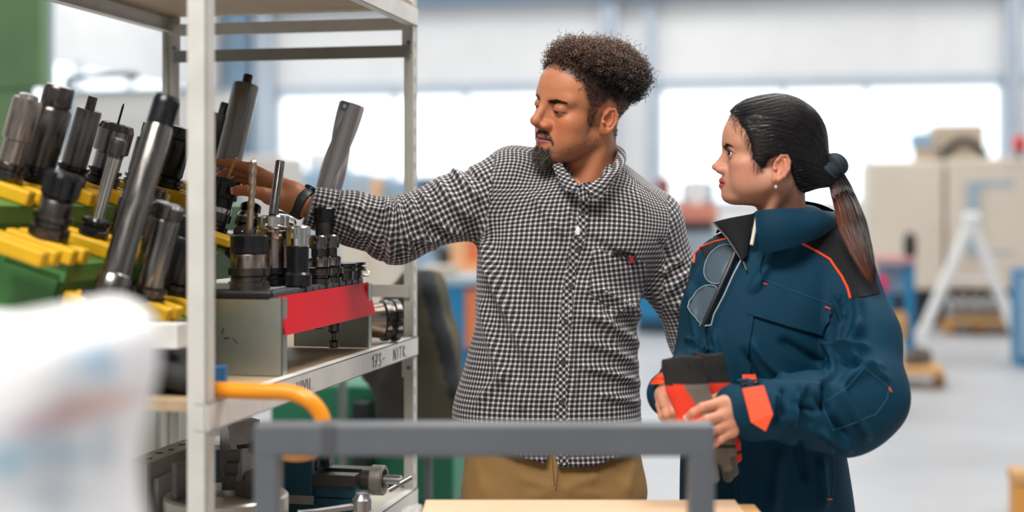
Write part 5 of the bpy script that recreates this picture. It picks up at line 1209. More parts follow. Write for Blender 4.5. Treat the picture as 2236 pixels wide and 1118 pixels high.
# short strands on head surface: sides, brows, moustache, goatee
hn = normals(headneck_f, hv, .002)
def strands(mask, n, L, dirv, c0, c1, curl=.0, nm='hair', r=.00035, jit=.35, K=6, lift=.35):
    idx = np.flatnonzero(mask > .5)
    if len(idx) == 0: return None
    idx = rs.choice(idx, n); b = hv[idx] + rs.normal(size=(n, 3)) * .0006; nn = hn[idx]; dl = np.asarray(dirv(HM.loc(b)), np.float32); dw = dl @ HM.R.T
    dw = dw - nn * (dw * nn).sum(1, keepdims=True); dw = dw + nn * lift + rs.normal(size=(n, 3)) * jit; dw /= np.linalg.norm(dw, axis=1, keepdims=True)
    LL = (L * (.6 + .7 * rs.rand(n)))[:, None, None]; t = np.linspace(0, 1, K)[None, :, None]
    s = b[:, None] + dw[:, None] * t * LL
    if curl:
        a1 = np.cross(dw, rs.normal(size=dw.shape)); a1 /= np.linalg.norm(a1, axis=1, keepdims=True); a2 = np.cross(dw, a1); f = rs.rand(n)[:, None, None] * 6 + 5; s = s + curl * t * (a1[:, None] * np.cos(f * t) + a2[:, None] * np.sin(f * t))
    cc = lerp_col(srgb(*c0), srgb(*c1), (rs.rand(n)[:, None] ** 1.5) * np.ones((1, K)))
    return add_tubes(s, nm, M_HAIR, man, cc, 3, r, r * .5)
strands(fd * (z < .07) * (z > -.06) * (x < .07), 5200, .005, lambda q: np.stack([-.6 + 0 * q[:, 0], 0 * q[:, 0], .3 - q[:, 2] * 6], 1), (22, 15, 14), (58, 40, 34), .0012, 'fade_hair')
strands(bw, 380, .0065, lambda q: np.stack([-.3 + 0 * q[:, 0], np.sign(q[:, 1]), .25 - np.abs(q[:, 1]) * 12 + .15], 1), (20, 14, 13), (40, 28, 24), 0, 'eyebrows', .0003, .12, 5, .2)
strands(mst, 430, .0046, lambda q: np.stack([.2 + 0 * q[:, 0], np.sign(q[:, 1]) * .6, -1 + 0 * q[:, 0]], 1), (26, 20, 20), (96, 82, 76), .0006, 'moustache', .0003)
strands(gt, 1500, .020, lambda q: np.stack([.55 + 0 * q[:, 0], -q[:, 1] * 8, -1 + 0 * q[:, 0]], 1), (26, 22, 24), (150, 138, 132), .003, 'goatee', .00035, .3, 9)
strands(stub * (rs.rand(nh) < .6), 1500, .0022, lambda q: np.stack([.2 + 0 * q[:, 0], 0 * q[:, 0], -1 + 0 * q[:, 0]], 1), (30, 20, 18), (70, 48, 40), 0, 'stubble', .00022, .5, 3)

# --- shirt
def gingham():
    m = mat('black and white gingham cotton', (.5, .5, .5), .85, sheen=.15, spec=.2); nt = m.node_tree; N, L = nt.nodes, nt.links
    uv = N.new('ShaderNodeUVMap'); sp = N.new('ShaderNodeSeparateXYZ'); L.new(uv.outputs[0], sp.inputs[0]); out = []
    def mth(op, a, b=None):
        n = N.new('ShaderNodeMath'); n.operation = op
        for i, v in enumerate((a, b)):
            if v is None: continue
            if hasattr(v, 'is_output'): L.new(v, n.inputs[i])
            else: n.inputs[i].default_value = v
        return n.outputs[0]
    for k in (0, 1):
        f = mth('FRACT', mth('MULTIPLY', sp.outputs[k], 1 / .0100)); d = mth('ABSOLUTE', mth('SUBTRACT', f, .5))     # 0 middle .. .5
        mr = N.new('ShaderNodeMapRange'); mr.inputs[1].default_value = .255; mr.inputs[2].default_value = .335; L.new(d, mr.inputs[0]); out.append(mr.outputs[0])   # 0 dark stripe, 1 light stripe
    s = mth('ADD', out[0], out[1]); r = N.new('ShaderNodeValToRGB'); L.new(mth('MULTIPLY', s, .5), r.inputs[0]); e = r.color_ramp.elements
    e[0].color = (*srgb(34, 35, 40), 1); e[1].color = (*srgb(212, 206, 206), 1); x = e.new(.5); x.color = (*srgb(112, 110, 114), 1)
    L.new(r.outputs[0], _bsdf(m).inputs['Base Color']); return m
M_GING = gingham()
sv, sf = surface(shirt_f, (-.52, 2.70, .84), (.46, 3.25, 1.56), .0048, 1)
sn = normals(shirt_f, sv, .004); spx, spy = pix(sv)
folds_m = [  # raised sleeve
    (745, 432, 800, 530, 8, .004, 6), (800, 436, 800, 556, 9, -.003), (845, 436, 850, 572, 9, .006, -8), (868, 430, 905, 560, 8, .006, 10), (892, 424, 950, 545, 9, .005, 8), (830, 470, 838, 575, 6, -.005), (920, 415, 1000, 510, 9, .006, 10), (955, 390, 1035, 480, 12, .006, 8), (985, 370, 1050, 440, 8, .006), (1000, 358, 1060, 400, 7, -.004), (905, 470, 1020, 512, 8, .004), (880, 520, 990, 520, 7, .004), (720, 470, 820, 520, 8, .003), (760, 450, 860, 465, 7, .0025),
    # chest and side
    (1062, 470, 1090, 620, 10, .005, 6), (1056, 500, 1120, 700, 12, .005, 8), (1070, 560, 1170, 800, 16, .005, 10), (1052, 640, 1110, 860, 14, .005, 6), (1110, 560, 1210, 760, 16, -.004), (1120, 700, 1190, 900, 14, .004), (1160, 420, 1230, 520, 12, .004), (1240, 440, 1275, 540, 9, .006, 8), (1225, 500, 1265, 620, 9, -.004),
    (1275, 510, 1400, 590, 10, -.004), (1290, 620, 1400, 700, 16, .006, -8), (1270, 680, 1395, 760, 14, .006, -8), (1260, 740, 1392, 800, 13, .005, -6), (1262, 800, 1398, 840, 11, .005, -6), (1275, 610, 1350, 770, 12, .005), (1300, 860, 1400, 880, 10, .004), (1320, 700, 1400, 640, 12, .004), (1040, 880, 1120, 800, 12, .004), (1130, 830, 1140, 900, 12, .004), (1240, 640, 1255, 900, 8, .004),
    # other sleeve
    (1440, 600, 1490, 560, 9, .004), (1455, 640, 1505, 590, 9, .004), (1470, 680, 1515, 630, 9, .004), (1480, 700, 1520, 670, 8, .003), (1440, 520, 1470, 590, 9, -.003)]
front = sn[:, 1] < .35
disp = 2.6 * fold(spx, spy, [(f[0], f[1], f[2], f[3], f[4] * .8) + tuple(f[5:]) for f in folds_m]) * front
disp += .0016 * noise3(sv, 31, 6, 45) + .0010 * noise3(sv, 32, 6, 110)
sv2 = sv + sn * disp[:, None]
cen = sv[sf].mean(1); tr_, (rr1, ll1) = man_torso(cen), man_slv(cen)
cpx, cpy = pix(cen)
isR = (rr1 < tr_ + .004) & (cpx < 1072 + (cpy - 400) * -.12); isL = (ll1 < tr_ + .004) & (cpx > 1455 - (cpy - 480) * .05)
ut = rings_uv(sv, TM); uR = chain_uv(sv, SL_R[0], .058); uL = chain_uv(sv, SL_L[0], .056)
_cx, _cy, _a, _b = rings_at(TM, sv[:, 2]); _k = np.clip((sv[:, 2] - 1.38) / .10, 0, 1)
_dx = sv[:, 0] - _cx; ut[:, 0] = _dx * (.185 / np.maximum(_a, .15)) ** .6 + np.sign(_dx) * .75 * np.clip(sv[:, 1] - (_cy - _b) - .03, 0, 1); ut[:, 1] = sv[:, 2] + _k * np.clip(sv[:, 1] - 2.93, 0, 1) * .8
cu = np.where(isR[:, None, None], uR[sf], np.where(isL[:, None, None], uL[sf], ut[sf]))
wrap = (cu[:, :, 0].max(1) - cu[:, :, 0].min(1)) > .15; cw = cu[wrap]; hi = cw[:, :, 0].max(1, keepdims=True); cw[:, :, 0] = np.where(cw[:, :, 0] < hi - .15, cw[:, :, 0] + np.where(isR[wrap], 2 * math.pi * .058, np.where(isL[wrap], 2 * math.pi * .056, 1.0))[:, None], cw[:, :, 0]); cu[wrap] = cw
shirt = np_mesh('shirt', sv2, sf, M_GING, man, 'black and white gingham shirt', uv=cu.reshape(-1, 2))
TS = Target(sv2, sf)
UVM = (1 / 1045, 1 / 1045, 0.0)
def uvm(a): return (1 / 1045, 1 / 1045, a)
M_BTN = mat('dark shirt button', srgb(60, 60, 66), .35)
pl = patch('placket', [(1268, 432), (1284, 436), (1286, 470), (1276, 520), (1262, 566), (1256, 610), (1250, 660), (1244, 720), (1240, 800), (1238, 880), (1240, 1014), (1216, 1018), (1215, 880), (1216, 800), (1220, 720), (1226, 660), (1234, 610), (1242, 560), (1254, 510), (1264, 468)], TS, M_GING, shirt, .0008, .0014, 7, 2.92, uvscale=uvm(.78))
pk = patch('pocket', [(1296, 540), (1340, 556), (1412, 574), (1404, 640), (1396, 690), (1330, 672), (1288, 640)], TS, M_GING, shirt, .0006, .0012, 8, 2.92, uvscale=uvm(-.12))
line_on('yoke_seam', [(1090, 344), (1130, 336), (1170, 338)], TS, .0007, M_BTN, shirt, .0)
line_on('yoke_seam', [(1360, 372), (1400, 404), (1440, 434), (1484, 462)], TS, .0007, M_BTN, shirt, .0)
line_on('armhole_seam', [(1084, 346), (1078, 400), (1068, 450), (1060, 490)], TS, .0007, M_BTN, shirt, .0)
for (bx_, by_) in ((1269, 466), (1262, 545), (1247, 624), (1238, 702), (1229, 790), (1226, 878)):
    h_, n_, ok = TS.hit(bx_, by_); c = h_ + n_ * .0024
    Mx = Matrix.Translation(c) @ n_.to_track_quat('Z', 'Y').to_matrix().to_4x4()
    MB().lathe([(.0055, 0), (.0058, .001), (.0055, .0022), (.004, .0017), (.0005, .0017)], 16, Mx).build('button', M_BTN, shirt)
def ruled(inner, outer, n=10, bulge=.006, th=.0025):
    a = spline(inner, n); b = spline(outer, n); k = min(len(a), len(b)); J = 6; vs = []; fs = []; cen = Vector(NECK)
    for side in (0, 1):
        for i in range(k):
            for j in range(J + 1):
                t = j / J; p = a[i].lerp(b[i], t); o = (p - Vector((cen.x, cen.y, p.z))).normalized()
                vs.append(p + o * (bulge * math.sin(math.pi * t) + (th if side == 0 else 0)))
    M_ = k * (J + 1)
    for i in range(k - 1):
        for j in range(J):
            q0 = (i * (J + 1) + j, i * (J + 1) + j + 1, (i + 1) * (J + 1) + j + 1, (i + 1) * (J + 1) + j); fs.append(q0); fs.append(tuple(x + M_ for x in reversed(q0)))
    for i in range(k - 1):
        for j in (0, J):
            s0, s1 = i * (J + 1) + j, (i + 1) * (J + 1) + j; fs.append((s0, s1, s1 + M_, s0 + M_))
    for i in (0, k - 1):
        for j in range(J): s0, s1 = i * (J + 1) + j, i * (J + 1) + j + 1; fs.append((s0, s1, s1 + M_, s0 + M_))
    return vs, fs, k, J
def leaf(nm, inner, outer, parent, m, us=1.0, ang=0.0, bulge=.006):
    vs, fs, k, J = ruled(inner, outer, 10, bulge); o = mesh_obj(nm, vs, fs, m, parent, smooth=True)
    bm = bmesh.new(); bm.from_mesh(o.data); bmesh.ops.recalc_face_normals(bm, faces=bm.faces[:]); bm.to_mesh(o.data); bm.free(); o.data.set_sharp_from_angle(angle=.9)
    l = o.data.uv_layers.new(name='UVMap'); ca, sa = math.cos(ang), math.sin(ang)
    L_ = [0]; aa = spline(inner, 10)
    for i in range(1, k): L_.append(L_[-1] + (aa[i] - aa[i - 1]).length * 1.1)
    for lp in o.data.loops:
        i, j = divmod(lp.vertex_index % (k * (J + 1)), J + 1); wdt = (Vector(vs[i * (J + 1)]) - Vector(vs[i * (J + 1) + J])).length
        a, b = L_[i], j / J * wdt; l.data[lp.index].uv = (a * ca - b * sa, a * sa + b * ca)
    return o
leaf('collar', [P(1272, 404, 2.895), P(1300, 394, 2.905), P(1334, 368, 2.925), P(1348, 340, 2.97), P(1338, 314, 3.03), P(1300, 302, 3.09), P(1262, 306, 3.09)],
     [P(1303, 441, 2.898), P(1332, 404, 2.91), P(1358, 366, 2.93), P(1366, 344, 2.98), P(1354, 326, 3.05), P(1306, 322, 3.115), P(1255, 326, 3.11)], shirt, M_GING, ang=.25)
leaf('collar', [P(1268, 404, 2.895), P(1247, 386, 2.91), P(1228, 358, 2.945), P(1224, 330, 3.0), P(1240, 312, 3.06)],
     [P(1239, 423, 2.902), P(1222, 396, 2.92), P(1208, 362, 2.95), P(1206, 338, 3.01), P(1226, 324, 3.08)], shirt, M_GING, ang=-.5)
leaf('collar_stand', [P(1322, 384, 2.925), P(1344, 352, 2.965), P(1340, 322, 3.03), P(1300, 306, 3.09), P(1262, 310, 3.09)], [P(1318, 404, 2.95), P(1334, 384, 2.985), P(1330, 356, 3.05), P(1296, 340, 3.10), P(1262, 340, 3.10)], shirt, M_GING, ang=.1, bulge=-.004)
leaf('collar_stand', [P(1262, 402, 2.899), P(1282, 398, 2.899), P(1290, 396, 2.903)], [P(1264, 432, 2.9), P(1280, 434, 2.9), P(1288, 430, 2.902)], shirt, M_GING, ang=.1, bulge=.001)
# cuff and watch
cd = (RW - RE).normalized(); cc = RE.lerp(RW, .68)
Mx = Matrix.Translation(cc) @ cd.to_track_quat('Z', 'Y').to_matrix().to_4x4()
cf = MB().lathe([(.0470, 0), (.0495, .002), (.0465, .028), (.0430, .050), (.0400, .052), (.042, .02)], 40, Mx, False).build('cuff', M_GING, shirt)
l = cf.data.uv_layers.new(name='UVMap')
for lp in cf.data.loops: i, k_ = divmod(lp.vertex_index, 40); l.data[lp.index].uv = (k_ / 40 * .27, [0, .002, .028, .05, .052, .03][i])
wd = (Vector(H(600, 412, -.01)) - RW).normalized(); Mx = Matrix.Translation(RW - wd * .006) @ wd.to_track_quat('Z', 'Y').to_matrix().to_4x4()
watch = MB().lathe([(.0285, -.001), (.0325, 0), (.0335, .004), (.0325, .022), (.0305, .0245), (.028, .024)], 40, Mx, False).build('wristwatch', mat('dark rubber watch strap', srgb(40, 46, 54), .45), man, 'dark rubber wristwatch')
for k in range(6):
    a = 2.2 + k * .23; pnt = Mx @ Vector((.0334 * math.cos(a), .0334 * math.sin(a), .011)); ctr = Mx @ Vector((0, 0, .011)); dn = (pnt - ctr).normalized()
    MB().cyl(pnt - dn * .001, pnt + dn * .0006, .0016, n=8).build('strap_hole', C_BLACK, watch)
cw_ = Mx @ Vector((0, 0, .011)); up_ = Vector((0, .5, 1)).normalized(); up_ = (up_ - wd * up_.dot(wd)).normalized()
MB().cyl(cw_ + up_ * .026, cw_ + up_ * .038, .0175, n=28).build('watch_case', mat('dark watch case', srgb(44, 48, 54), .3, .5), watch)
# --- trousers, belt line, shoes
hx0 = lambda px, py, Y=3.03: P(px, py, Y)
TP = interp_rings([(930, 1204, 176, .112, 3.035), (985, 1207, 190, .116, 3.035), (1040, 1209, 197, .118, 3.035), (1090, 1210, 197, .118, 3.035)])
def pants_f(p):
    d = rings_f(p, TP, 2.3, .02)
    for px, s in ((1113, -1), (1307, 1)):
        a = P(px, 1075, 3.03); k_ = Vector((a.x + s * .01, 3.02, .48)); f_ = Vector((a.x + s * .025, 3.05, .07))
        d = smin(d, chain(p, [a, k_, f_], [.101, .078, .066], .03), .012)
    return d
pv, pf = surface(pants_f, (-.28, 2.88, .02), (.36, 3.2, 1.05), .0075, 1)
pn = normals(pants_f, pv, .006); ppx, ppy = pix(pv)
pv = pv + pn * (fold(ppx, ppy, [(1218, 1070, 1130, 1040, 9, .004), (1215, 1075, 1150, 1085, 9, .004), (1222, 1068, 1310, 1040, 9, .004), (1225, 1075, 1320, 1080, 9, .003), (1212, 990, 1213, 1070, 6, .004), (1040, 1010, 1060, 1080, 10, .003), (1385, 1010, 1370, 1080, 10, .003)]) * (pn[:, 1] < .2) + .0012 * noise3(pv, 41, 6, 60))[:, None]
trs = np_mesh('trousers', pv, pf, mat('khaki cotton twill', srgb(150, 116, 68), .8, noise=.10, nscale=25, bump=.15, bscale=700), man, 'khaki cotton trousers')
TPg = Target(pv, pf)
line_on('fly_seam', [(1206, 985), (1207, 1020), (1211, 1060)], TPg, .0012, mat('khaki seam', srgb(118, 90, 52), .8), trs, 0)
line_on('fly_seam', [(1218, 985), (1218, 1030), (1214, 1070)], TPg, .0012, mat('khaki seam', srgb(118, 90, 52), .8), trs, 0)
for s, px in ((-1, 1113), (1, 1307)):
    x0 = P(px, 1075, 3.03).x + s * .027
    sh_f = lambda p: smax(smin(ell(p, (x0, 3.03, .05), (.048, .07, .065)), ell(p, (x0 + s * .01, 2.93, .035), (.046, .10, .045)), .03), -(p[:, 2] - .002), .004)
    v9, f9 = surface(sh_f, (x0 - .07, 2.8, -.01), (x0 + .08, 3.12, .13), .008)
    np_mesh('shoe', v9, f9, mat('brown leather', srgb(70, 48, 34), .5), man)
# --- things on the shirt: earphone clip and glasses in the pocket
h_, n_, _k = TS.hit(1258, 503); up = Vector((0, 0, 1))
er = MB(); er.lathe([(.002, 0), (.0045, .002), (.005, .007), (.0045, .015), (.002, .018)], 18, Matrix.Translation(h_ + n_ * .005 - up * .012)); er.build('earphone', mat('white glossy plastic', srgb(238, 238, 236), .2), label='white earphone clipped between the man\'s shirt buttons', cat='earphone')
h0, n0, _k = TS.hit(1340, 545); h1, n1, _k = TS.hit(1386, 556)
pg = empty('folded_glasses', h0, 'folded black glasses with a red tip in the man\'s shirt pocket', 'glasses')
off = n0 * .006
MB().tube([h0 + off + Vector((-.002, 0, -.01)), h0 + off + Vector((.004, 0, .002)), h0.lerp(h1, .5) + off + Vector((0, 0, .005)), h1 + off + Vector((0, 0, .006)), h1 + off + Vector((.002, 0, -.012))], .0022, 8).build('frame', C_BLACK, pg)
MB().tube([h0 + off + Vector((.002, 0, -.004)), h0.lerp(h1, .5) + off + Vector((0, 0, -.003)), h1 + off + Vector((-.006, 0, -.004))], .0016, 8).build('temple', C_BLACK, pg)
MB().tube([h1 + off + Vector((-.008, -.003, .0)), h1 + off + Vector((-.005, -.003, -.013))], .0042, 10).build('red_tip', mat('dark red plastic', srgb(160, 22, 50), .3), pg)
# ------------------------------------------------------------------ the woman
HW = Head(P(1684, 342, 2.70), 96, -4, 0, .995, True)
wo = HW.o; NECKW = P(1706, 490, 2.74)
TW = interp_rings([(452, 1724, 58, .056, 2.75), (490, 1722, 96, .080, 2.75), (530, 1716, 150, .10, 2.75), (600, 1700, 184, .118, 2.74), (680, 1676, 176, .128, 2.73), (760, 1662, 172, .128, 2.72),
                   (850, 1660, 166, .124, 2.72), (940, 1663, 172, .128, 2.72), (1030, 1668, 182, .132, 2.72), (1120, 1674, 190, .136, 2.72), (1240, 1680, 196, .138, 2.72)])
WLS, WLE, WLW = P(1834, 616, 2.69), P(1890, 868, 2.55), P(1606, 893, 2.455)
WRS, WRE, WRW = P(1578, 600, 2.81), P(1552, 782, 2.75), P(1462, 862, 2.53)
SWL = ([WLS, P(1882, 740, 2.62), WLE, P(1760, 896, 2.505), P(1640, 893, 2.46), WLW], [.070, .067, .071, .061, .046, .039])
SWR = ([WRS, P(1560, 690, 2.79), WRE, P(1500, 836, 2.62), WRW], [.062, .058, .057, .046, .040])
def jacket_f(p):
    d = rings_f(p, TW, 2.3, .02)
    l = smin(chain(p, *SWL, .03), ball(p, P(1846, 926, 2.535), .056), .05)
    d = smin(d, l, .012); d = smin(d, chain(p, *SWR, .03), .03)
    d = smin(d, cone(p, P(1826, 580, 2.71), P(1764, 520, 2.75), .042, .036), .05)
    d = smin(d, cone(p, P(1590, 568, 2.80), P(1664, 520, 2.78), .036, .034), .05)
    return d.astype(np.float32)
jv, jf = surface(jacket_f, (.24, 2.34, .72), (.80, 2.95, 1.47), .0048, 1)
jn = normals(jacket_f, jv, .004); jpx, jpy = pix(jv)
folds_w = [(1840, 690, 1800, 840, 12, .007, -8), (1880, 700, 1835, 800, 14, .006), (1900, 760, 1800, 800, 14, .008, 12), (1930, 800, 1830, 850, 14, .006, 10), (1800, 830, 1812, 905, 9, -.010), (1820, 840, 1900, 960, 14, .006), (1760, 840, 1730, 930, 13, .008, 8), (1715, 845, 1700, 930, 10, -.006), (1690, 850, 1672, 940, 8, .005), (1780, 860, 1850, 960, 12, -.006), (1790, 940, 1860, 985, 12, .006), (1840, 640, 1822, 760, 10, -.008), (1870, 640, 1880, 740, 14, .004),
           (1640, 740, 1720, 830, 12, .004, 8), (1700, 740, 1800, 800, 14, -.004), (1620, 760, 1660, 840, 10, -.004), (1510, 620, 1530, 760, 12, .005), (1530, 700, 1540, 820, 9, -.005), (1560, 720, 1580, 830, 10, .004), (1610, 980, 1620, 1118, 10, .005), (1700, 980, 1690, 1118, 14, .005), (1790, 1000, 1800, 1118, 14, .005), (1520, 950, 1510, 1118, 10, .005), (1740, 960, 1760, 1050, 12, -.004), (1496, 740, 1560, 770, 8, .006), (1494, 770, 1540, 800, 8, .005), (1818, 670, 1810, 830, 8, -.008), (1700, 855, 1712, 930, 7, .005, 5), (1742, 850, 1775, 935, 7, -.004, 6), (1640, 860, 1648, 930, 6, .003), (1860, 770, 1940, 830, 10, .006, 8), (1835, 790, 1900, 800, 8, -.006), (1690, 560, 1640, 640, 12, .004), (1770, 470, 1820, 480, 6, .004), (1720, 880, 1790, 900, 8, -.004), (1850, 700, 1830, 640, 9, .005)]
jfront = jn[:, 1] < .35
jd = 2.8 * fold(jpx, jpy, [(f[0], f[1], f[2], f[3], f[4] * .75) + tuple(f[5:]) for f in folds_w]) * jfront + .0020 * noise3(jv, 51, 6, 38) + .0010 * noise3(jv, 52, 6, 95)
jv2 = jv + jn * jd[:, None]
# body: head, neck, trunk core, hands
def whead_f(p):
    d = HW.f(p)
    d = smin(d, cone(p, HW.wv((-.022, 0, -.040)), NECKW, .043, .047), .018)
    d = smin(d, cone(p, HW.wv((-.026, .045, -.05)), P(1668, 490, 2.69), .010, .009), .02)
    return d
hv, hf = surface(whead_f, wo + np.array([-.17, -.15, -.19], np.float32), wo + np.array([.17, .15, .16], np.float32), .0016, 2)
def wbody_f(p):
    d = rings_f(p, TW, 2.3, .02) + .02
    d = smin(d, cone(p, NECKW + Vector((0, 0, .01)), NECKW, .034, .036), .03)
    d = smin(d, chain(p, [WLS, WLE, WLW], [.042, .034, .024], .02), .03); return smin(d, chain(p, [WRS, WRE, WRW], [.042, .034, .024], .02), .03)
bv, bf = surface(wbody_f, (.24, 2.34, .95), (.78, 2.95, 1.47), .012)
YW = 2.43
def G(x, y, d=0.0): return P(x, y, YW + d)
WL = {'palm': [(WLW, G(1590, 892, .01), .024, .022), (G(1592, 886, .01), G(1574, 882, -.005), .020, .012), (G(1594, 896, .01), G(1582, 906, -.01), .020, .012), (G(1600, 904, .012), G(1592, 926, -.008), .019, .0115), (G(1602, 910, .014), G(1600, 942, -.004), .017, .010)],
      'fingers': [([G(1578, 880, -.004), G(1566, 882, -.008), G(1534, 889, -.026), G(1514, 901, -.022), G(1501, 911, -.012)], [.0105, .0096, .0080, .0072, .0062]),
                  ([G(1584, 904, -.01), G(1574, 908, -.014), G(1544, 916, -.034), G(1524, 926, -.026), G(1512, 936, -.014)], [.0108, .0098, .0082, .0074, .0064]),
                  ([G(1592, 924, -.008), G(1582, 930, -.012), G(1556, 940, -.030), G(1538, 950, -.022), G(1528, 958, -.010)], [.0104, .0094, .0079, .0071, .0062]),
                  ([G(1600, 940, -.004), G(1592, 946, -.008), G(1574, 958, -.020), G(1562, 968, -.014), G(1554, 976, -.006)], [.0094, .0086, .0071, .0064, .0056]),
                  ([G(1590, 880, .02), G(1572, 872, .030), G(1552, 876, .040), G(1540, 884, .040), G(1532, 890, .038)], [.013, .0115, .0098, .0088, .0076])]}
wv1, wf1 = surface(lambda p: hand_f(p, WL), G(1484, 1000, -.07), G(1640, 840, .09), .0016, 2)
def G2(x, y, d=0.0): return P(x - 4, y, YW + d * .8 + .040)
WR = {'palm': [(WRW, G2(1464, 860, .05), .025, .022), (G2(1464, 860, .05), G2(1480, 856, .02), .020, .011), (G2(1462, 862, .05), G2(1466, 862, .015), .020, .011), (G2(1460, 866, .05), G2(1454, 868, .02), .018, .010)],
      'fingers': [([G2(1478, 852, .025), G2(1484, 862, .012), G2(1492, 890, .0), G2(1500, 908, .004), G2(1506, 920, .012)], [.0105, .0095, .0080, .0072, .0062]),
                  ([G2(1464, 858, .02), G2(1467, 868, .008), G2(1474, 898, -.006), G2(1484, 914, .0), G2(1494, 926, .008)], [.0105, .0095, .0081, .0073, .0063]),
                  ([G2(1454, 866, .025), G2(1454, 876, .012), G2(1460, 904, .0), G2(1470, 920, .006), G2(1480, 932, .014)], [.0100, .0090, .0078, .0070, .0060]),
                  ([G2(1448, 874, .034), G2(1446, 884, .024), G2(1450, 908, .014), G2(1458, 922, .018), G2(1466, 932, .024)], [.0092, .0082, .0068, .0062, .0054]),
                  ([G2(1486, 852, .05), G2(1500, 862, .06), G2(1514, 880, .064), G2(1522, 894, .062)], [.012, .0105, .009, .0076])]}
wv2, wf2 = surface(lambda p: hand_f(p, WR), G(1420, 965, .0), G(1545, 810, .17), .0016, 2)
V_, F_ = join_np([(hv, hf), (bv, bf), (wv1, wf1), (wv2, wf2)])
SKW = np.array(srgb(196, 142, 117), np.float32); col = np.tile(SKW, (len(V_), 1)); nh = len(hv)
q = HW.loc(hv); qm = np.abs(q[:, 1]); x, z0 = q[:, 0], q[:, 2]; z = HW.warp(q)[:, 2]; hc = col[:nh]
mixc(hc, .45 * soft(np.hypot(x - .045, z + .035) - .022, .03) * (qm > .02), (206, 130, 112))
mixc(hc, .3 * soft(np.sqrt((x - .10) ** 2 + qm ** 2 + (z + .036) ** 2) - .012, .012), (208, 136, 120))
mixc(hc, .5 * (qm > .069) * (np.abs(z0 + .022) < .04), (210, 132, 108))
lipd = np.sqrt((qm / .0225) ** 2 + ((z + .0702) / .0118) ** 2) - 1
mixc(hc, .9 * soft(lipd, .3) * (x > .066), (168, 70, 72)); mixc(hc, soft(np.abs(z + .0703) - .0010, .0014) * (qm < .023) * (x > .066), (84, 28, 30))
mixc(hc, .7 * soft(np.hypot(qm - .0062, z + .0485) - .003, .003) * (x > .086), (90, 46, 38))
bw = soft(poly_sd(qm, z, [(.012, .0125), (.030, .0180), (.044, .0150), (.048, .0105), (.044, .0128), (.030, .0138), (.013, .0085)]), .003) * (x > .04)
mixc(hc, .7 * bw, (52, 36, 32))
e = HW.eye(); ap = HW.ap(); ed = np.sqrt(((qm - e[1]) / .0150) ** 2 + ((z - e[2] - ap[0] - .0010) / (ap[1] + .0016)) ** 2) - 1
mixc(hc, .9 * soft(ed, .4) * (x > .052) * (z > e[2] - .003), (26, 16, 16)); mixc(hc, .5 * soft(ed, .5) * (x > .052), (70, 40, 36))
mixc(hc, .35 * soft(np.hypot((qm - .033) * .8, (z - .006)) - .010, .008) * (x > .045), (150, 92, 82))
hair_poly = [(.12, .082), (.078, .078), (.066, .060), (.052, .040), (.041, .018), (.036, -.008), (.026, -.034), (.017, -.032), (.012, -.006), (-.008, .003), (-.028, -.004), (-.038, -.026), (-.044, -.050), (-.056, -.066), (-.16, -.07), (-.16, .2), (.12, .2)]
fd = soft(poly_sd(x, z0, hair_poly), .012)
mixc(hc, .75 * fd, (32, 26, 28)); col[:nh] = hc * (1 + .04 * noise3(q, 2, 6, 300))[:, None]
gs = nh + len(bv); gv = np.concatenate([wv1, wv2]); gc = col[gs:]
tipd = np.min([np.linalg.norm(gv - A(f[0][-1]), axis=1) for H_ in (WL, WR) for f in H_['fingers']], 0); mixc(gc, .5 * soft(tipd - .018, .03), (222, 134, 116)); mixc(gc, .5 + 0 * tipd, (212, 146, 120)); col[gs:] = gc * (1 + .05 * noise3(gv, 3, 6, 260))[:, None]
woman = np_mesh('person', V_, F_, M_SKIN, None, 'woman with a ponytail in a dark teal work jacket holding gloves', 'person', col=col)
for k in (-1, 1):
    c = HW.wv((e[0], e[1] * k, e[2])); r = .0126 * HW.s
    gd = Vector([float(t) for t in HW.R @ np.array([.92, .34, .06], np.float32)])
    Mx = Matrix.Translation(c) @ gd.to_track_quat('Z', 'Y').to_matrix().to_4x4()
    ey = MB().lathe([(r * math.sin(t), -r * math.cos(t)) for t in [math.pi * i / 16 + .001 for i in range(17)]], 24, Mx).build('eye', M_EYEW, woman)
    MB().lathe([(.0062, r * .868), (.0055, r * .93), (.003, r * .99), (.0005, r * 1.005)], 20, Mx).build('iris', M_IRIS, ey)
NAILW = mat('pink fingernail', srgb(232, 176, 164), .25)
for f in WL['fingers'][:4]: nail(f[0][-1], f[0][-3], (-.2, -1, .3), f[1][-1], NAILW, woman)
for f in WR['fingers'][:3]: nail(f[0][-1], f[0][-3], (-.6, -1, .0), f[1][-1], NAILW, woman)
# --- hair pulled back
rs = np.random.RandomState(5)
SCR = np.array((-.104, .004, -.026), np.float32)
def cap_f(p):
    q = HW.loc(p); d = HW.skull(q) - .0075
    d = smin(d, cone(q, (-.045, 0, .0), SCR, .060, .020), .03)
    d = smin(d, cone(q, (-.040, 0, -.035), SCR, .038, .018), .02)
    c = poly_sd(q[:, 0], q[:, 2], hair_poly) + .0025 * noise3(q, 61, 4, 180)
    d = smax(d, c, .006)
    return (d * HW.s - .0006 * np.sin(q[:, 2] * 900 + q[:, 0] * 260)).astype(np.float32)
cv, cf_ = surface(cap_f, wo + np.array([-.16, -.15, -.12], np.float32), wo + np.array([.18, .15, .16], np.float32), .0028, 1)
M_WH = col_mat('glossy dark hair', .36, spec=.5)
whair = np_mesh('hair', cv, cf_, M_WH, woman, 'sleek black hair pulled back', col=np.tile(np.array(srgb(20, 17, 20), np.float32), (len(cv), 1)))
cn = normals(cap_f, cv, .003); cq = HW.loc(cv); scrw = A(HW.wv(SCR))
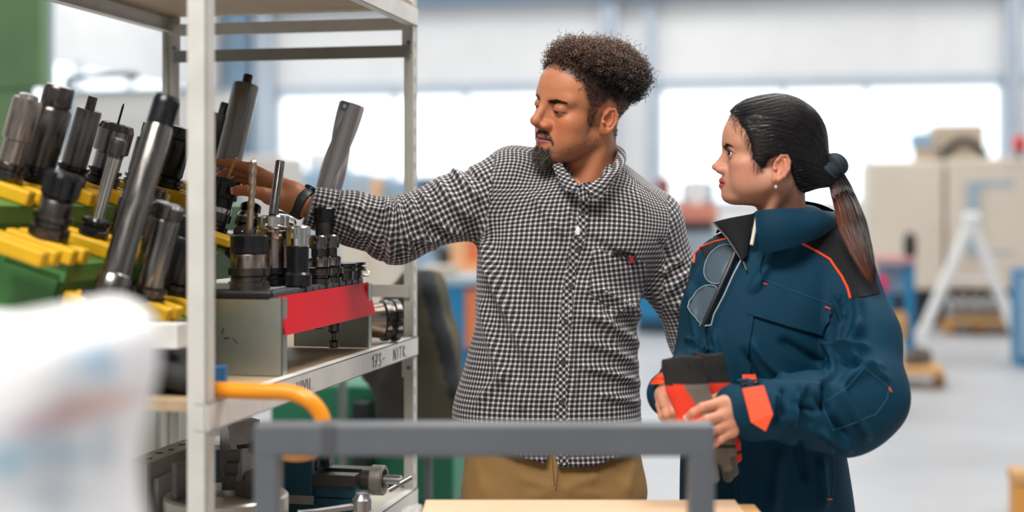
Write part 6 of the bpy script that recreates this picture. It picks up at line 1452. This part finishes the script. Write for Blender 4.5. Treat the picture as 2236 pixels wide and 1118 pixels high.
pick = rs.choice(np.flatnonzero(np.linalg.norm(cv - scrw, axis=1) > .03), 4200); pos = cv[pick] + cn[pick] * .0004; K = 15; path = [pos.copy()]
for i in range(K - 1):
    n = normals(cap_f, pos, .003); to = scrw - pos; dist = np.linalg.norm(to, axis=1, keepdims=True); dr = to / (dist + 1e-6)
    loc = HW.loc(pos); bias = np.zeros_like(dr); bias += (-HW.R[:, 0]) * .8; bias[:, 2] += np.clip(loc[:, 0] * 6 + .25, -.2, .55); dr = dr + bias * np.clip(dist / .08, 0, 1)
    dr = dr - n * (dr * n).sum(1, keepdims=True); dr /= (np.linalg.norm(dr, axis=1, keepdims=True) + 1e-6)
    pos = pos + dr * np.minimum(.0085, dist * .5); pos = pos - n * (cap_f(pos) - .0005 - .0008 * rs.rand(len(pos)))[:, None]; path.append(pos.copy())
S_ = np.stack(path, 1)
add_tubes(S_, 'combed_strands', M_WH, whair, lerp_col(srgb(14, 12, 15), srgb(38, 32, 34), (rs.rand(len(S_)) ** 2)[:, None] * np.ones((1, K))), 3, .00055, .00045)
# wisps at the temple
nb_ = 130; idx = rs.choice(np.flatnonzero((np.abs(poly_sd(x, z0, hair_poly)) < .006) & (z0 > -.03) & (x > .02) & (q[:, 1] > 0)), nb_); b = hv[idx]; n_h = normals(whead_f, b, .002); K = 8; t = np.linspace(0, 1, K)[None, :, None]
dl = np.array([.35, 0, -1], np.float32) @ HW.R.T; dv = dl[None] + rs.normal(size=(nb_, 3)) * .25; dv = dv - n_h * (dv * n_h).sum(1, keepdims=True); Lw = (.008 + .014 * rs.rand(nb_))[:, None, None]
add_tubes(b[:, None] + n_h[:, None] * (.0012 + .003 * np.sin(t * 3)) + dv[:, None] * t * Lw + (-HW.R[:, 0])[None, None] * (t ** 2) * .006, 'wisps', M_WH, whair, np.tile(np.array(srgb(30, 24, 24), np.float32), (nb_, K, 1)), 3, .0003, .00015)
# eyebrow and lashes
idx = rs.choice(np.flatnonzero(bw > .5), 420); b = hv[idx]; n_h = normals(whead_f, b, .002); lq = HW.loc(b); K = 4; t = np.linspace(0, 1, K)[None, :, None]
dl = np.stack([-.4 + 0 * lq[:, 0], np.sign(lq[:, 1]), .1 - (np.abs(lq[:, 1]) - .028) * 25], 1) @ HW.R.T; dl = dl - n_h * (dl * n_h).sum(1, keepdims=True); dl /= np.linalg.norm(dl, axis=1, keepdims=True)
add_tubes(b[:, None] + n_h[:, None] * .0006 + dl[:, None] * t * .0055, 'eyebrows', M_WH, woman, np.tile(np.array(srgb(34, 26, 26), np.float32), (len(b), K, 1)), 3, .0003, .00012)
ls = []
for sgn in (-1, 1):
    for i in range(26):
        a = -1.15 + 2.3 * i / 25; yy = e[1] + .0132 * math.sin(a); zz = e[2] + ap[0] + ap[1] * math.cos(a) * .95; xx = e[0] + math.sqrt(max(1e-6, .0148 ** 2 - (yy - e[1]) ** 2 - (zz - e[2]) ** 2))
        ls.append([(xx + .0075 * t_, sgn * (yy + .002 * math.sin(a) * t_), zz + .0005 * t_ + .0045 * t_ * t_) for t_ in (0, .33, .66, 1)])
add_tubes(HW.wor(np.array(ls, np.float32).reshape(-1, 3)).reshape(len(ls), 4, 3), 'eyelashes', M_WH, woman, np.tile(np.array(srgb(14, 10, 10), np.float32), (len(ls), 4, 1)), 3, .0004, .00012)
# ponytail
p0 = Vector([float(v) for v in HW.wor(SCR[None])[0]]); tail = [p0 + Vector((-.012, 0, .004)), P(1822, 384, p0.y), P(1843, 432, p0.y - .01), P(1862, 490, 2.63), P(1880, 545, 2.60), P(1897, 592, 2.58), P(1908, 616, 2.575)]
tp_ = spline(tail, 6); Rt = [.014, .016, .022, .026, .020, .012, .004]; K = 25; tt = np.linspace(0, 1, K); ctr = np.array([A(tp_[min(len(tp_) - 1, int(round(v * (len(tp_) - 1))))]) for v in tt]); rad = np.interp(tt, np.linspace(0, 1, 7), Rt)
nS = 1500; a_ = rs.rand(nS) * 6.28; ro = np.sqrt(rs.rand(nS)); tanx = np.gradient(ctr, axis=0); tanx /= np.linalg.norm(tanx, axis=1, keepdims=True)
s1 = np.cross(tanx, np.array([0, 1, 0])); s1 /= np.linalg.norm(s1, axis=1, keepdims=True); s2 = np.cross(tanx, s1); wob = rs.normal(size=(nS, 2)) * .10
ox = (np.cos(a_) * ro)[:, None] + wob[:, :1] * (tt ** 2)[None]; oy = (np.sin(a_) * ro)[:, None] * .8 + wob[:, 1:] * (tt ** 2)[None]
S_ = ctr[None] + rad[None, :, None] * (ox[..., None] * s1[None] + oy[..., None] * s2[None])
Ls = .72 + .28 * rs.rand(nS); S2 = np.empty_like(S_)
for i in range(nS):
    for k in range(3): S2[i, :, k] = np.interp(tt * Ls[i], tt, S_[i, :, k])
side = np.clip(-(ox[:, 8]) * 1.0, -1, 1); cmix = np.clip(.02 + .6 * side[:, None] + .45 * tt[None] - .1 + .15 * rs.normal(size=(nS, 1)), 0, 1)
add_tubes(S2, 'ponytail', M_WH, whair, lerp_col(srgb(20, 16, 18), srgb(122, 70, 48), cmix * np.clip(tt * 2.2, 0, 1)[None]), 3, .0009, .0005)
# scrunchie
ax_ = (Vector(tail[2]) - Vector(tail[0])).normalized(); Mx = Matrix.Translation(Vector(tail[1]) + Vector((-.008, 0, .013))) @ ax_.to_track_quat('Z', 'Y').to_matrix().to_4x4(); vs = []; fs = []; n1, n2 = 60, 16
for i in range(n1):
    a = 2 * math.pi * i / n1; rr = .0150 * (1 + .16 * math.sin(8 * a) + .10 * math.sin(15 * a + 1)); zz = .003 * math.sin(5 * a)
    for j in range(n2): b2 = 2 * math.pi * j / n2; R2 = .0165 + rr * math.cos(b2); vs.append(Mx @ Vector((R2 * math.cos(a), R2 * math.sin(a), zz + 1.25 * rr * math.sin(b2))))
for i in range(n1):
    for j in range(n2): fs.append((i * n2 + j, ((i + 1) % n1) * n2 + j, ((i + 1) % n1) * n2 + (j + 1) % n2, i * n2 + (j + 1) % n2))
MB().add(vs, fs, True).build('scrunchie', mat('dark teal scrunchie cloth', srgb(26, 40, 48), .8, bump=.3, bscale=300), whair, 'dark fabric scrunchie')
# earring and ring
ec = HW.wv((-.006, .078, -.050))
MB().tube([ec + Vector((.004 * math.sin(a), 0, .004 * math.cos(a))) for a in [i * math.pi / 6 for i in range(12)]], .0007, 6, closed=True).build('earring', mat('gold', srgb(214, 172, 96), .25, 1.0), woman, 'small gold earring')
MB().lathe([(.0005, -.004), (.0034, 0), (.0026, .003), (.0005, .0045)], 12, Matrix.Translation(ec + Vector((0, 0, -.0095)))).build('earring_stone', mat('clear stone', srgb(225, 225, 230), .1, .3), woman)
r0, r1 = WR['fingers'][2][0][1], WR['fingers'][2][0][2]; rc = Vector(r0).lerp(Vector(r1), .45); rd = (Vector(r1) - Vector(r0)).normalized(); Mx = Matrix.Translation(rc) @ rd.to_track_quat('Z', 'Y').to_matrix().to_4x4()
MB().tube([Mx @ Vector((.0094 * math.cos(a), .0094 * math.sin(a), 0)) for a in [i * math.pi / 10 for i in range(20)]], .0009, 6, closed=True).build('finger_ring', mat('silver ring', srgb(214, 214, 214), .2, 1.0), woman, 'silver finger ring')
# --- jacket
M_JKT = mat('dark teal workwear twill', srgb(3, 52, 74), .72, noise=.10, nscale=18, bump=.12, bscale=900, spec=.18)
M_JBK = mat('black workwear twill', srgb(30, 30, 32), .8, noise=.12, nscale=18, bump=.12, bscale=900, spec=.18)
M_JOR = mat('neon orange trim', srgb(240, 78, 32), .6)
M_JST = mat('teal seam thread', srgb(34, 80, 100), .8)
jacket = np_mesh('work_jacket', jv2, jf, M_JKT, woman, 'dark teal work jacket with black yoke and orange piping')
TJ = Target(jv2, jf); gz = 2.6
patch('shoulder_yoke', [(1742, 528), (1770, 520), (1800, 508), (1824, 492), (1852, 520), (1880, 556), (1904, 596), (1921, 640), (1890, 648), (1858, 652), (1850, 628), (1838, 605), (1812, 568), (1775, 546)], TJ, M_JBK, jacket, .0006, .0012, 8, gz)
patch('shoulder_yoke', [(1520, 548), (1545, 524), (1580, 508), (1606, 500), (1612, 512), (1600, 519), (1560, 529), (1530, 541)], TJ, M_JBK, jacket, .0006, .0012, 7, 2.72)
line_on('piping', [(1738, 526), (1775, 545), (1812, 567), (1838, 604), (1850, 628), (1858, 653)], TJ, .0024, M_JOR, jacket, .0018)
line_on('piping', [(1604, 518), (1562, 529), (1530, 541), (1519, 556), (1516, 575)], TJ, .0022, M_JOR, jacket, .0015, guess=2.72)
fl = patch('pocket_flap', [(1664, 616), (1740, 646), (1816, 673), (1809, 705), (1800, 734), (1716, 712), (1630, 686), (1646, 650)], TJ, M_JKT, jacket, .004, .003, 6, gz)
line_on('flap_stitch', [(1660, 608), (1738, 638), (1816, 665)], TJ, .0007, M_JST, fl, .0004)
for a, b in (((1662, 618), (1672, 622)), ((1806, 672), (1814, 675)), ((1940, 846), (1945, 856)), ((1806, 1090), (1814, 1090))): line_on('bar_tack', [a, b], TJ, .0013, M_JOR, jacket, .0078 if b[1] < 700 else .002, step=3)
patch('storm_flap', [(1634, 548), (1668, 552), (1662, 600), (1650, 660), (1640, 730), (1636, 800), (1632, 838), (1604, 838), (1606, 760), (1610, 690), (1618, 620)], TJ, M_JKT, jacket, .003, .0025, 6, gz)
line_on('front_seam', [(1545, 720), (1546, 780), (1542, 830)], TJ, .0018, M_JBK, jacket, .0)
line_on('pocket_seam', [(1630, 690), (1618, 760), (1610, 822), (1700, 832), (1790, 836)], TJ, .0009, M_JST, jacket, .0004)
line_on('elbow_seam', [(1888, 802), (1942, 846), (1936, 872), (1912, 905), (1870, 922), (1820, 940), (1800, 900), (1798, 880), (1850, 846), (1888, 802)], TJ, .0008, M_JST, jacket, .0003, guess=2.48)
def plate(nm, poly, lift, th, m, parent):
    h = np.array([TJ.hit(a, b)[0] for a, b in poly]); pts = np.array(poly, float); Am = np.c_[pts, np.ones(len(pts))]; Y = h[:, 1].copy(); wts = np.ones(len(Y))
    for _ in range(4):
        c = np.linalg.lstsq(Am * wts[:, None], Y * wts, rcond=None)[0]; wts = 1 / (.004 + np.abs(Am @ c - Y)); wts /= wts.max()
    cy = float(pts[:, 1].mean()); hh = float(pts[:, 1].max() - cy)
    out = [P(a, b, float(np.dot((a, b, 1), c)) - lift + .006 * ((b - cy) / hh) ** 2) for a, b in poly]
    return MB().prism(out, (0, th, 0)).build(nm, m, parent)
plate('cuff_strap', [(1621, 849), (1645, 845), (1668, 842), (1678, 872), (1688, 905), (1672, 942), (1640, 922), (1630, 884)], .019, .003, M_JOR, jacket)
plate('belt_loop', [(1621, 818), (1650, 817), (1653, 838), (1623, 839)], .024, .003, M_JOR, jacket)
line_on('buckle', [(1619, 826), (1620, 842), (1654, 841), (1653, 826)], TJ, .0014, C_BLACK, jacket, .004)
line_on('waist_seam', [(1606, 828), (1700, 836), (1790, 838)], TJ, .0008, M_JST, jacket, .0)
line_on('hem_seam', [(1818, 980), (1822, 1040), (1816, 1100)], TJ, .0008, M_JST, jacket, .0)
# collar
NECK = NECKW
leaf('collar', [P(1650, 462, 2.615), P(1676, 457, 2.60), P(1720, 455, 2.60), P(1772, 456, 2.64), P(1812, 462, 2.71), P(1822, 460, 2.78)],
     [P(1664, 556, 2.612), P(1690, 550, 2.600), P(1740, 536, 2.60), P(1792, 516, 2.64), P(1826, 492, 2.71), P(1832, 480, 2.79)], jacket, M_JKT, bulge=.012)
leaf('collar_lining', [P(1752, 438, 2.82), P(1790, 446, 2.83), P(1824, 462, 2.80), P(1834, 476, 2.78)], [P(1748, 478, 2.83), P(1786, 486, 2.84), P(1820, 494, 2.80), P(1830, 500, 2.78)], jacket, M_JBK, bulge=.002)
leaf('lapel', [P(1648, 466, 2.66), P(1640, 500, 2.65), P(1632, 560, 2.635)], [P(1557, 486, 2.66), P(1588, 520, 2.655), P(1624, 574, 2.64)], jacket, M_JBK, bulge=.010)
leaf('lapel', [P(1652, 468, 2.70), P(1620, 480, 2.76), P(1600, 500, 2.80)], [P(1600, 512, 2.665), P(1572, 500, 2.72), P(1566, 510, 2.79)], jacket, M_JBK, bulge=.006)
MB().tube([P(1557, 486, 2.657), P(1588, 520, 2.65), P(1624, 574, 2.633), P(1630, 590, 2.625)], .0018, 6).build('zip', mat('grey zip teeth', srgb(120, 122, 124), .4, .6), jacket)
MB().tube([P(1654, 470, 2.655), P(1644, 520, 2.64), P(1641, 535, 2.635)], .0035, 8).build('undershirt', mat('cream undershirt', srgb(222, 212, 196), .8), woman, 'cream undershirt edge')
# cuffs
for (w, pr, r) in ((WLW, SWL[0][-2], .0395), (WRW, SWR[0][-2], .0405)):
    dr = (Vector(w) - Vector(pr)).normalized(); Mx = Matrix.Translation(Vector(w) - dr * .030) @ dr.to_track_quat('Z', 'Y').to_matrix().to_4x4()
    MB().lathe([(r * 1.02, 0), (r * 1.07, .002), (r * 1.05, .030), (r * 1.02, .036), (r * .95, .037), (r * .93, .01)], 36, Mx, False).build('cuff', M_JKT, jacket)
tb = [P(1420, 839, 2.50), P(1432, 822, 2.495), P(1462, 806, 2.50), P(1470, 828, 2.495), P(1442, 838, 2.49)]
MB().prism(tb, (0, .004, 0)).build('cuff_strap', M_JOR, jacket)
# trousers of the same cloth, shoes
def wp_f(p):
    d = None
    for px, s in ((1590, -1), (1762, 1)):
        a = P(px, 1190, 2.72); e_ = cone(p, a, (a.x + s * .01, 2.74, .06), .092, .075); d = e_ if d is None else smin(d, e_, .03)
    return d
v9, f9 = surface(wp_f, (.26, 2.55, .0), (.72, 2.9, .95), .010); np_mesh('work_trousers', v9, f9, M_JKT, woman)
for px, s in ((1590, -1), (1762, 1)):
    x0 = P(px, 1190, 2.72).x + s * .01
    v9, f9 = surface(lambda p: smax(smin(ell(p, (x0, 2.74, .05), (.05, .06, .065)), ell(p, (x0 - .06, 2.70, .035), (.09, .045, .045)), .03), -(p[:, 2] - .002), .004), (x0 - .17, 2.6, -.01), (x0 + .08, 2.84, .13), .008)
    np_mesh('shoe', v9, f9, C_BLACK, woman)
# --- safety goggles hung from the jacket front
gg = empty('safety_glasses', TJ.hit(1590, 640)[0], 'clear safety glasses hanging from the woman\'s jacket front', 'glasses')
M_LENS = bpy.data.materials.new('clear lens'); M_LENS.use_nodes = True; b_ = _bsdf(M_LENS); b_.inputs['Base Color'].default_value = (.75, .82, .86, 1); b_.inputs['Alpha'].default_value = .05; b_.inputs['Roughness'].default_value = .08
L1 = [(1547, 606), (1550, 580), (1564, 556), (1590, 542), (1612, 552), (1596, 586), (1580, 620), (1560, 622)]; L2 = [(1508, 676), (1520, 650), (1548, 628), (1572, 634), (1560, 668), (1542, 706), (1524, 700)]
for Lp in (L1, L2):
    ln = patch('lens', Lp, TJ, M_LENS, gg, .010, .002, 9, 2.6, puff=.004)
    MB().tube([TJ.hit(a, b)[0] + TJ.hit(a, b)[1] * .0125 for a, b in [(v.x, v.y) for v in spline([Vector((a, b, 0)) for a, b in Lp], 4, closed=True)]], .0006, 6, closed=True).build('lens_rim', M_FILM, ln)
MB().tube([TJ.hit(a, b)[0] + TJ.hit(a, b)[1] * .014 for a, b in ((1614, 552), (1598, 590), (1580, 630), (1562, 672), (1546, 712))], .0042, 8).build('temple', C_BLACK, gg)
MB().tube([TJ.hit(a, b)[0] + TJ.hit(a, b)[1] * .013 for a, b in ((1624, 570), (1606, 604), (1586, 650), (1566, 690), (1560, 718), (1548, 714))], .0011, 6).build('clear_arm', M_FILM, gg)
# --- work gloves, one thing each
def glove(name, label, cuff, palm, fingers, thumb, Y0, colfn, lo, hi, tops):
    fl = 2.2
    def gf_(p):
        p0 = p; p = p.copy(); p[:, 1] = Y0 + (p[:, 1] - Y0) * fl
        mk = lambda t: Vector((t.x, Y0 + (t.y - Y0) * fl, t.z))
        d = chain(p, [mk(c) for c in cuff[0]], cuff[1], .01); d = smin(d, chain(p, [mk(c) for c in palm[0]], palm[1], .01), .012)
        for f in fingers + [thumb]: d = smin(d, chain(p, [mk(c) for c in f[0]], f[1], .006), .006)
        x_, y_ = pix(p0); top = (np.interp(x_, tops[0], tops[1]) - y_) / 1250.0
        d = smax(d, top, .004); inner = chain(p, [mk(c) for c in cuff[0]], [r - .007 for r in cuff[1]], .01); d = smax(d, -np.maximum(inner, y_ / 1250.0 - (np.max(tops[1]) + 22) / 1250.0), .002)
        return (d * .8).astype(np.float32)
    v, f = surface(gf_, lo, hi, .003, 1); px, py = pix(v); n = normals(gf_, v, .002)
    v = v + n * (.0008 * noise3(v, 71, 5, 220))[:, None]
    return np_mesh(name, v, f, col_mat('glove fabric', .8, bump=.2, bscale=500), None, label, 'glove', col=colfn(px, py, n))
KB, KG, KO = np.array(srgb(26, 26, 28), np.float32), np.array(srgb(110, 106, 98), np.float32), np.array(srgb(236, 62, 34), np.float32)
def colA(px, py, n):
    c = np.tile(KG, (len(px), 1)); edge = (px - 1470) - (py - 838) * .62
    c[(edge < 20)] = KO; c[(py > 838) & (py < 862) & (px > 1462) & (px < 1486)] = KO; c[py < 840 - (px - 1490) * .05] = KB; c[(py > 930)] = KG; c[np.abs(py - 975) < 3] = KB; return c
def colB(px, py, n):
    c = np.tile(KG, (len(px), 1)); c[(py < 905)] = KO; c[py < 836] = KB; c[(px > 1596 + (py - 950) * .24) & (py > 900) & (py < 1010)] = KO; c[np.abs(py - 988) < 3] = KB; return c
q_ = lambda x, y, d=0: P(x, y, 2.455 + d)
glove('work_glove', 'black, orange and grey work glove held in front, nearer one', ([q_(1488, 765), q_(1490, 800), q_(1499, 838)], [.034, .034, .033]), ([q_(1500, 845), q_(1528, 915), q_(1540, 945)], [.035, .034, .028]),
      [([q_(1520, 930), q_(1524, 990), q_(1528, 1030)], [.012, .011, .009]), ([q_(1540, 935), q_(1552, 1000), q_(1560, 1046)], [.012, .011, .009]), ([q_(1556, 930), q_(1576, 990), q_(1588, 1020)], [.012, .011, .009]), ([q_(1562, 920), q_(1590, 965), q_(1598, 985)], [.011, .010, .009])],
      ([q_(1500, 890), q_(1490, 930), q_(1496, 955)], [.013, .012, .009]), 2.455, colA, P(1430, 1075, 2.40), P(1625, 745, 2.51), ([1450, 1490, 1530], [784, 776, 778]))
q_ = lambda x, y, d=0: P(x, y, 2.505 + d)
glove('work_glove', 'black, orange and grey work glove half hidden behind its pair', ([q_(1544, 760), q_(1550, 800), q_(1556, 838)], [.026, .027, .027]), ([q_(1558, 845), q_(1568, 915), q_(1575, 945)], [.029, .030, .026]),
      [([q_(1572, 930), q_(1590, 990), q_(1602, 1030)], [.012, .011, .009]), ([q_(1560, 930), q_(1580, 1000), q_(1590, 1042)], [.012, .011, .009]), ([q_(1585, 925), q_(1604, 970), q_(1610, 1000)], [.011, .010, .008])],
      ([q_(1550, 880), q_(1540, 930), q_(1544, 955)], [.013, .012, .009]), 2.505, colB, P(1490, 1070, 2.455), P(1640, 745, 2.56), ([1510, 1540, 1580], [764, 774, 770]))
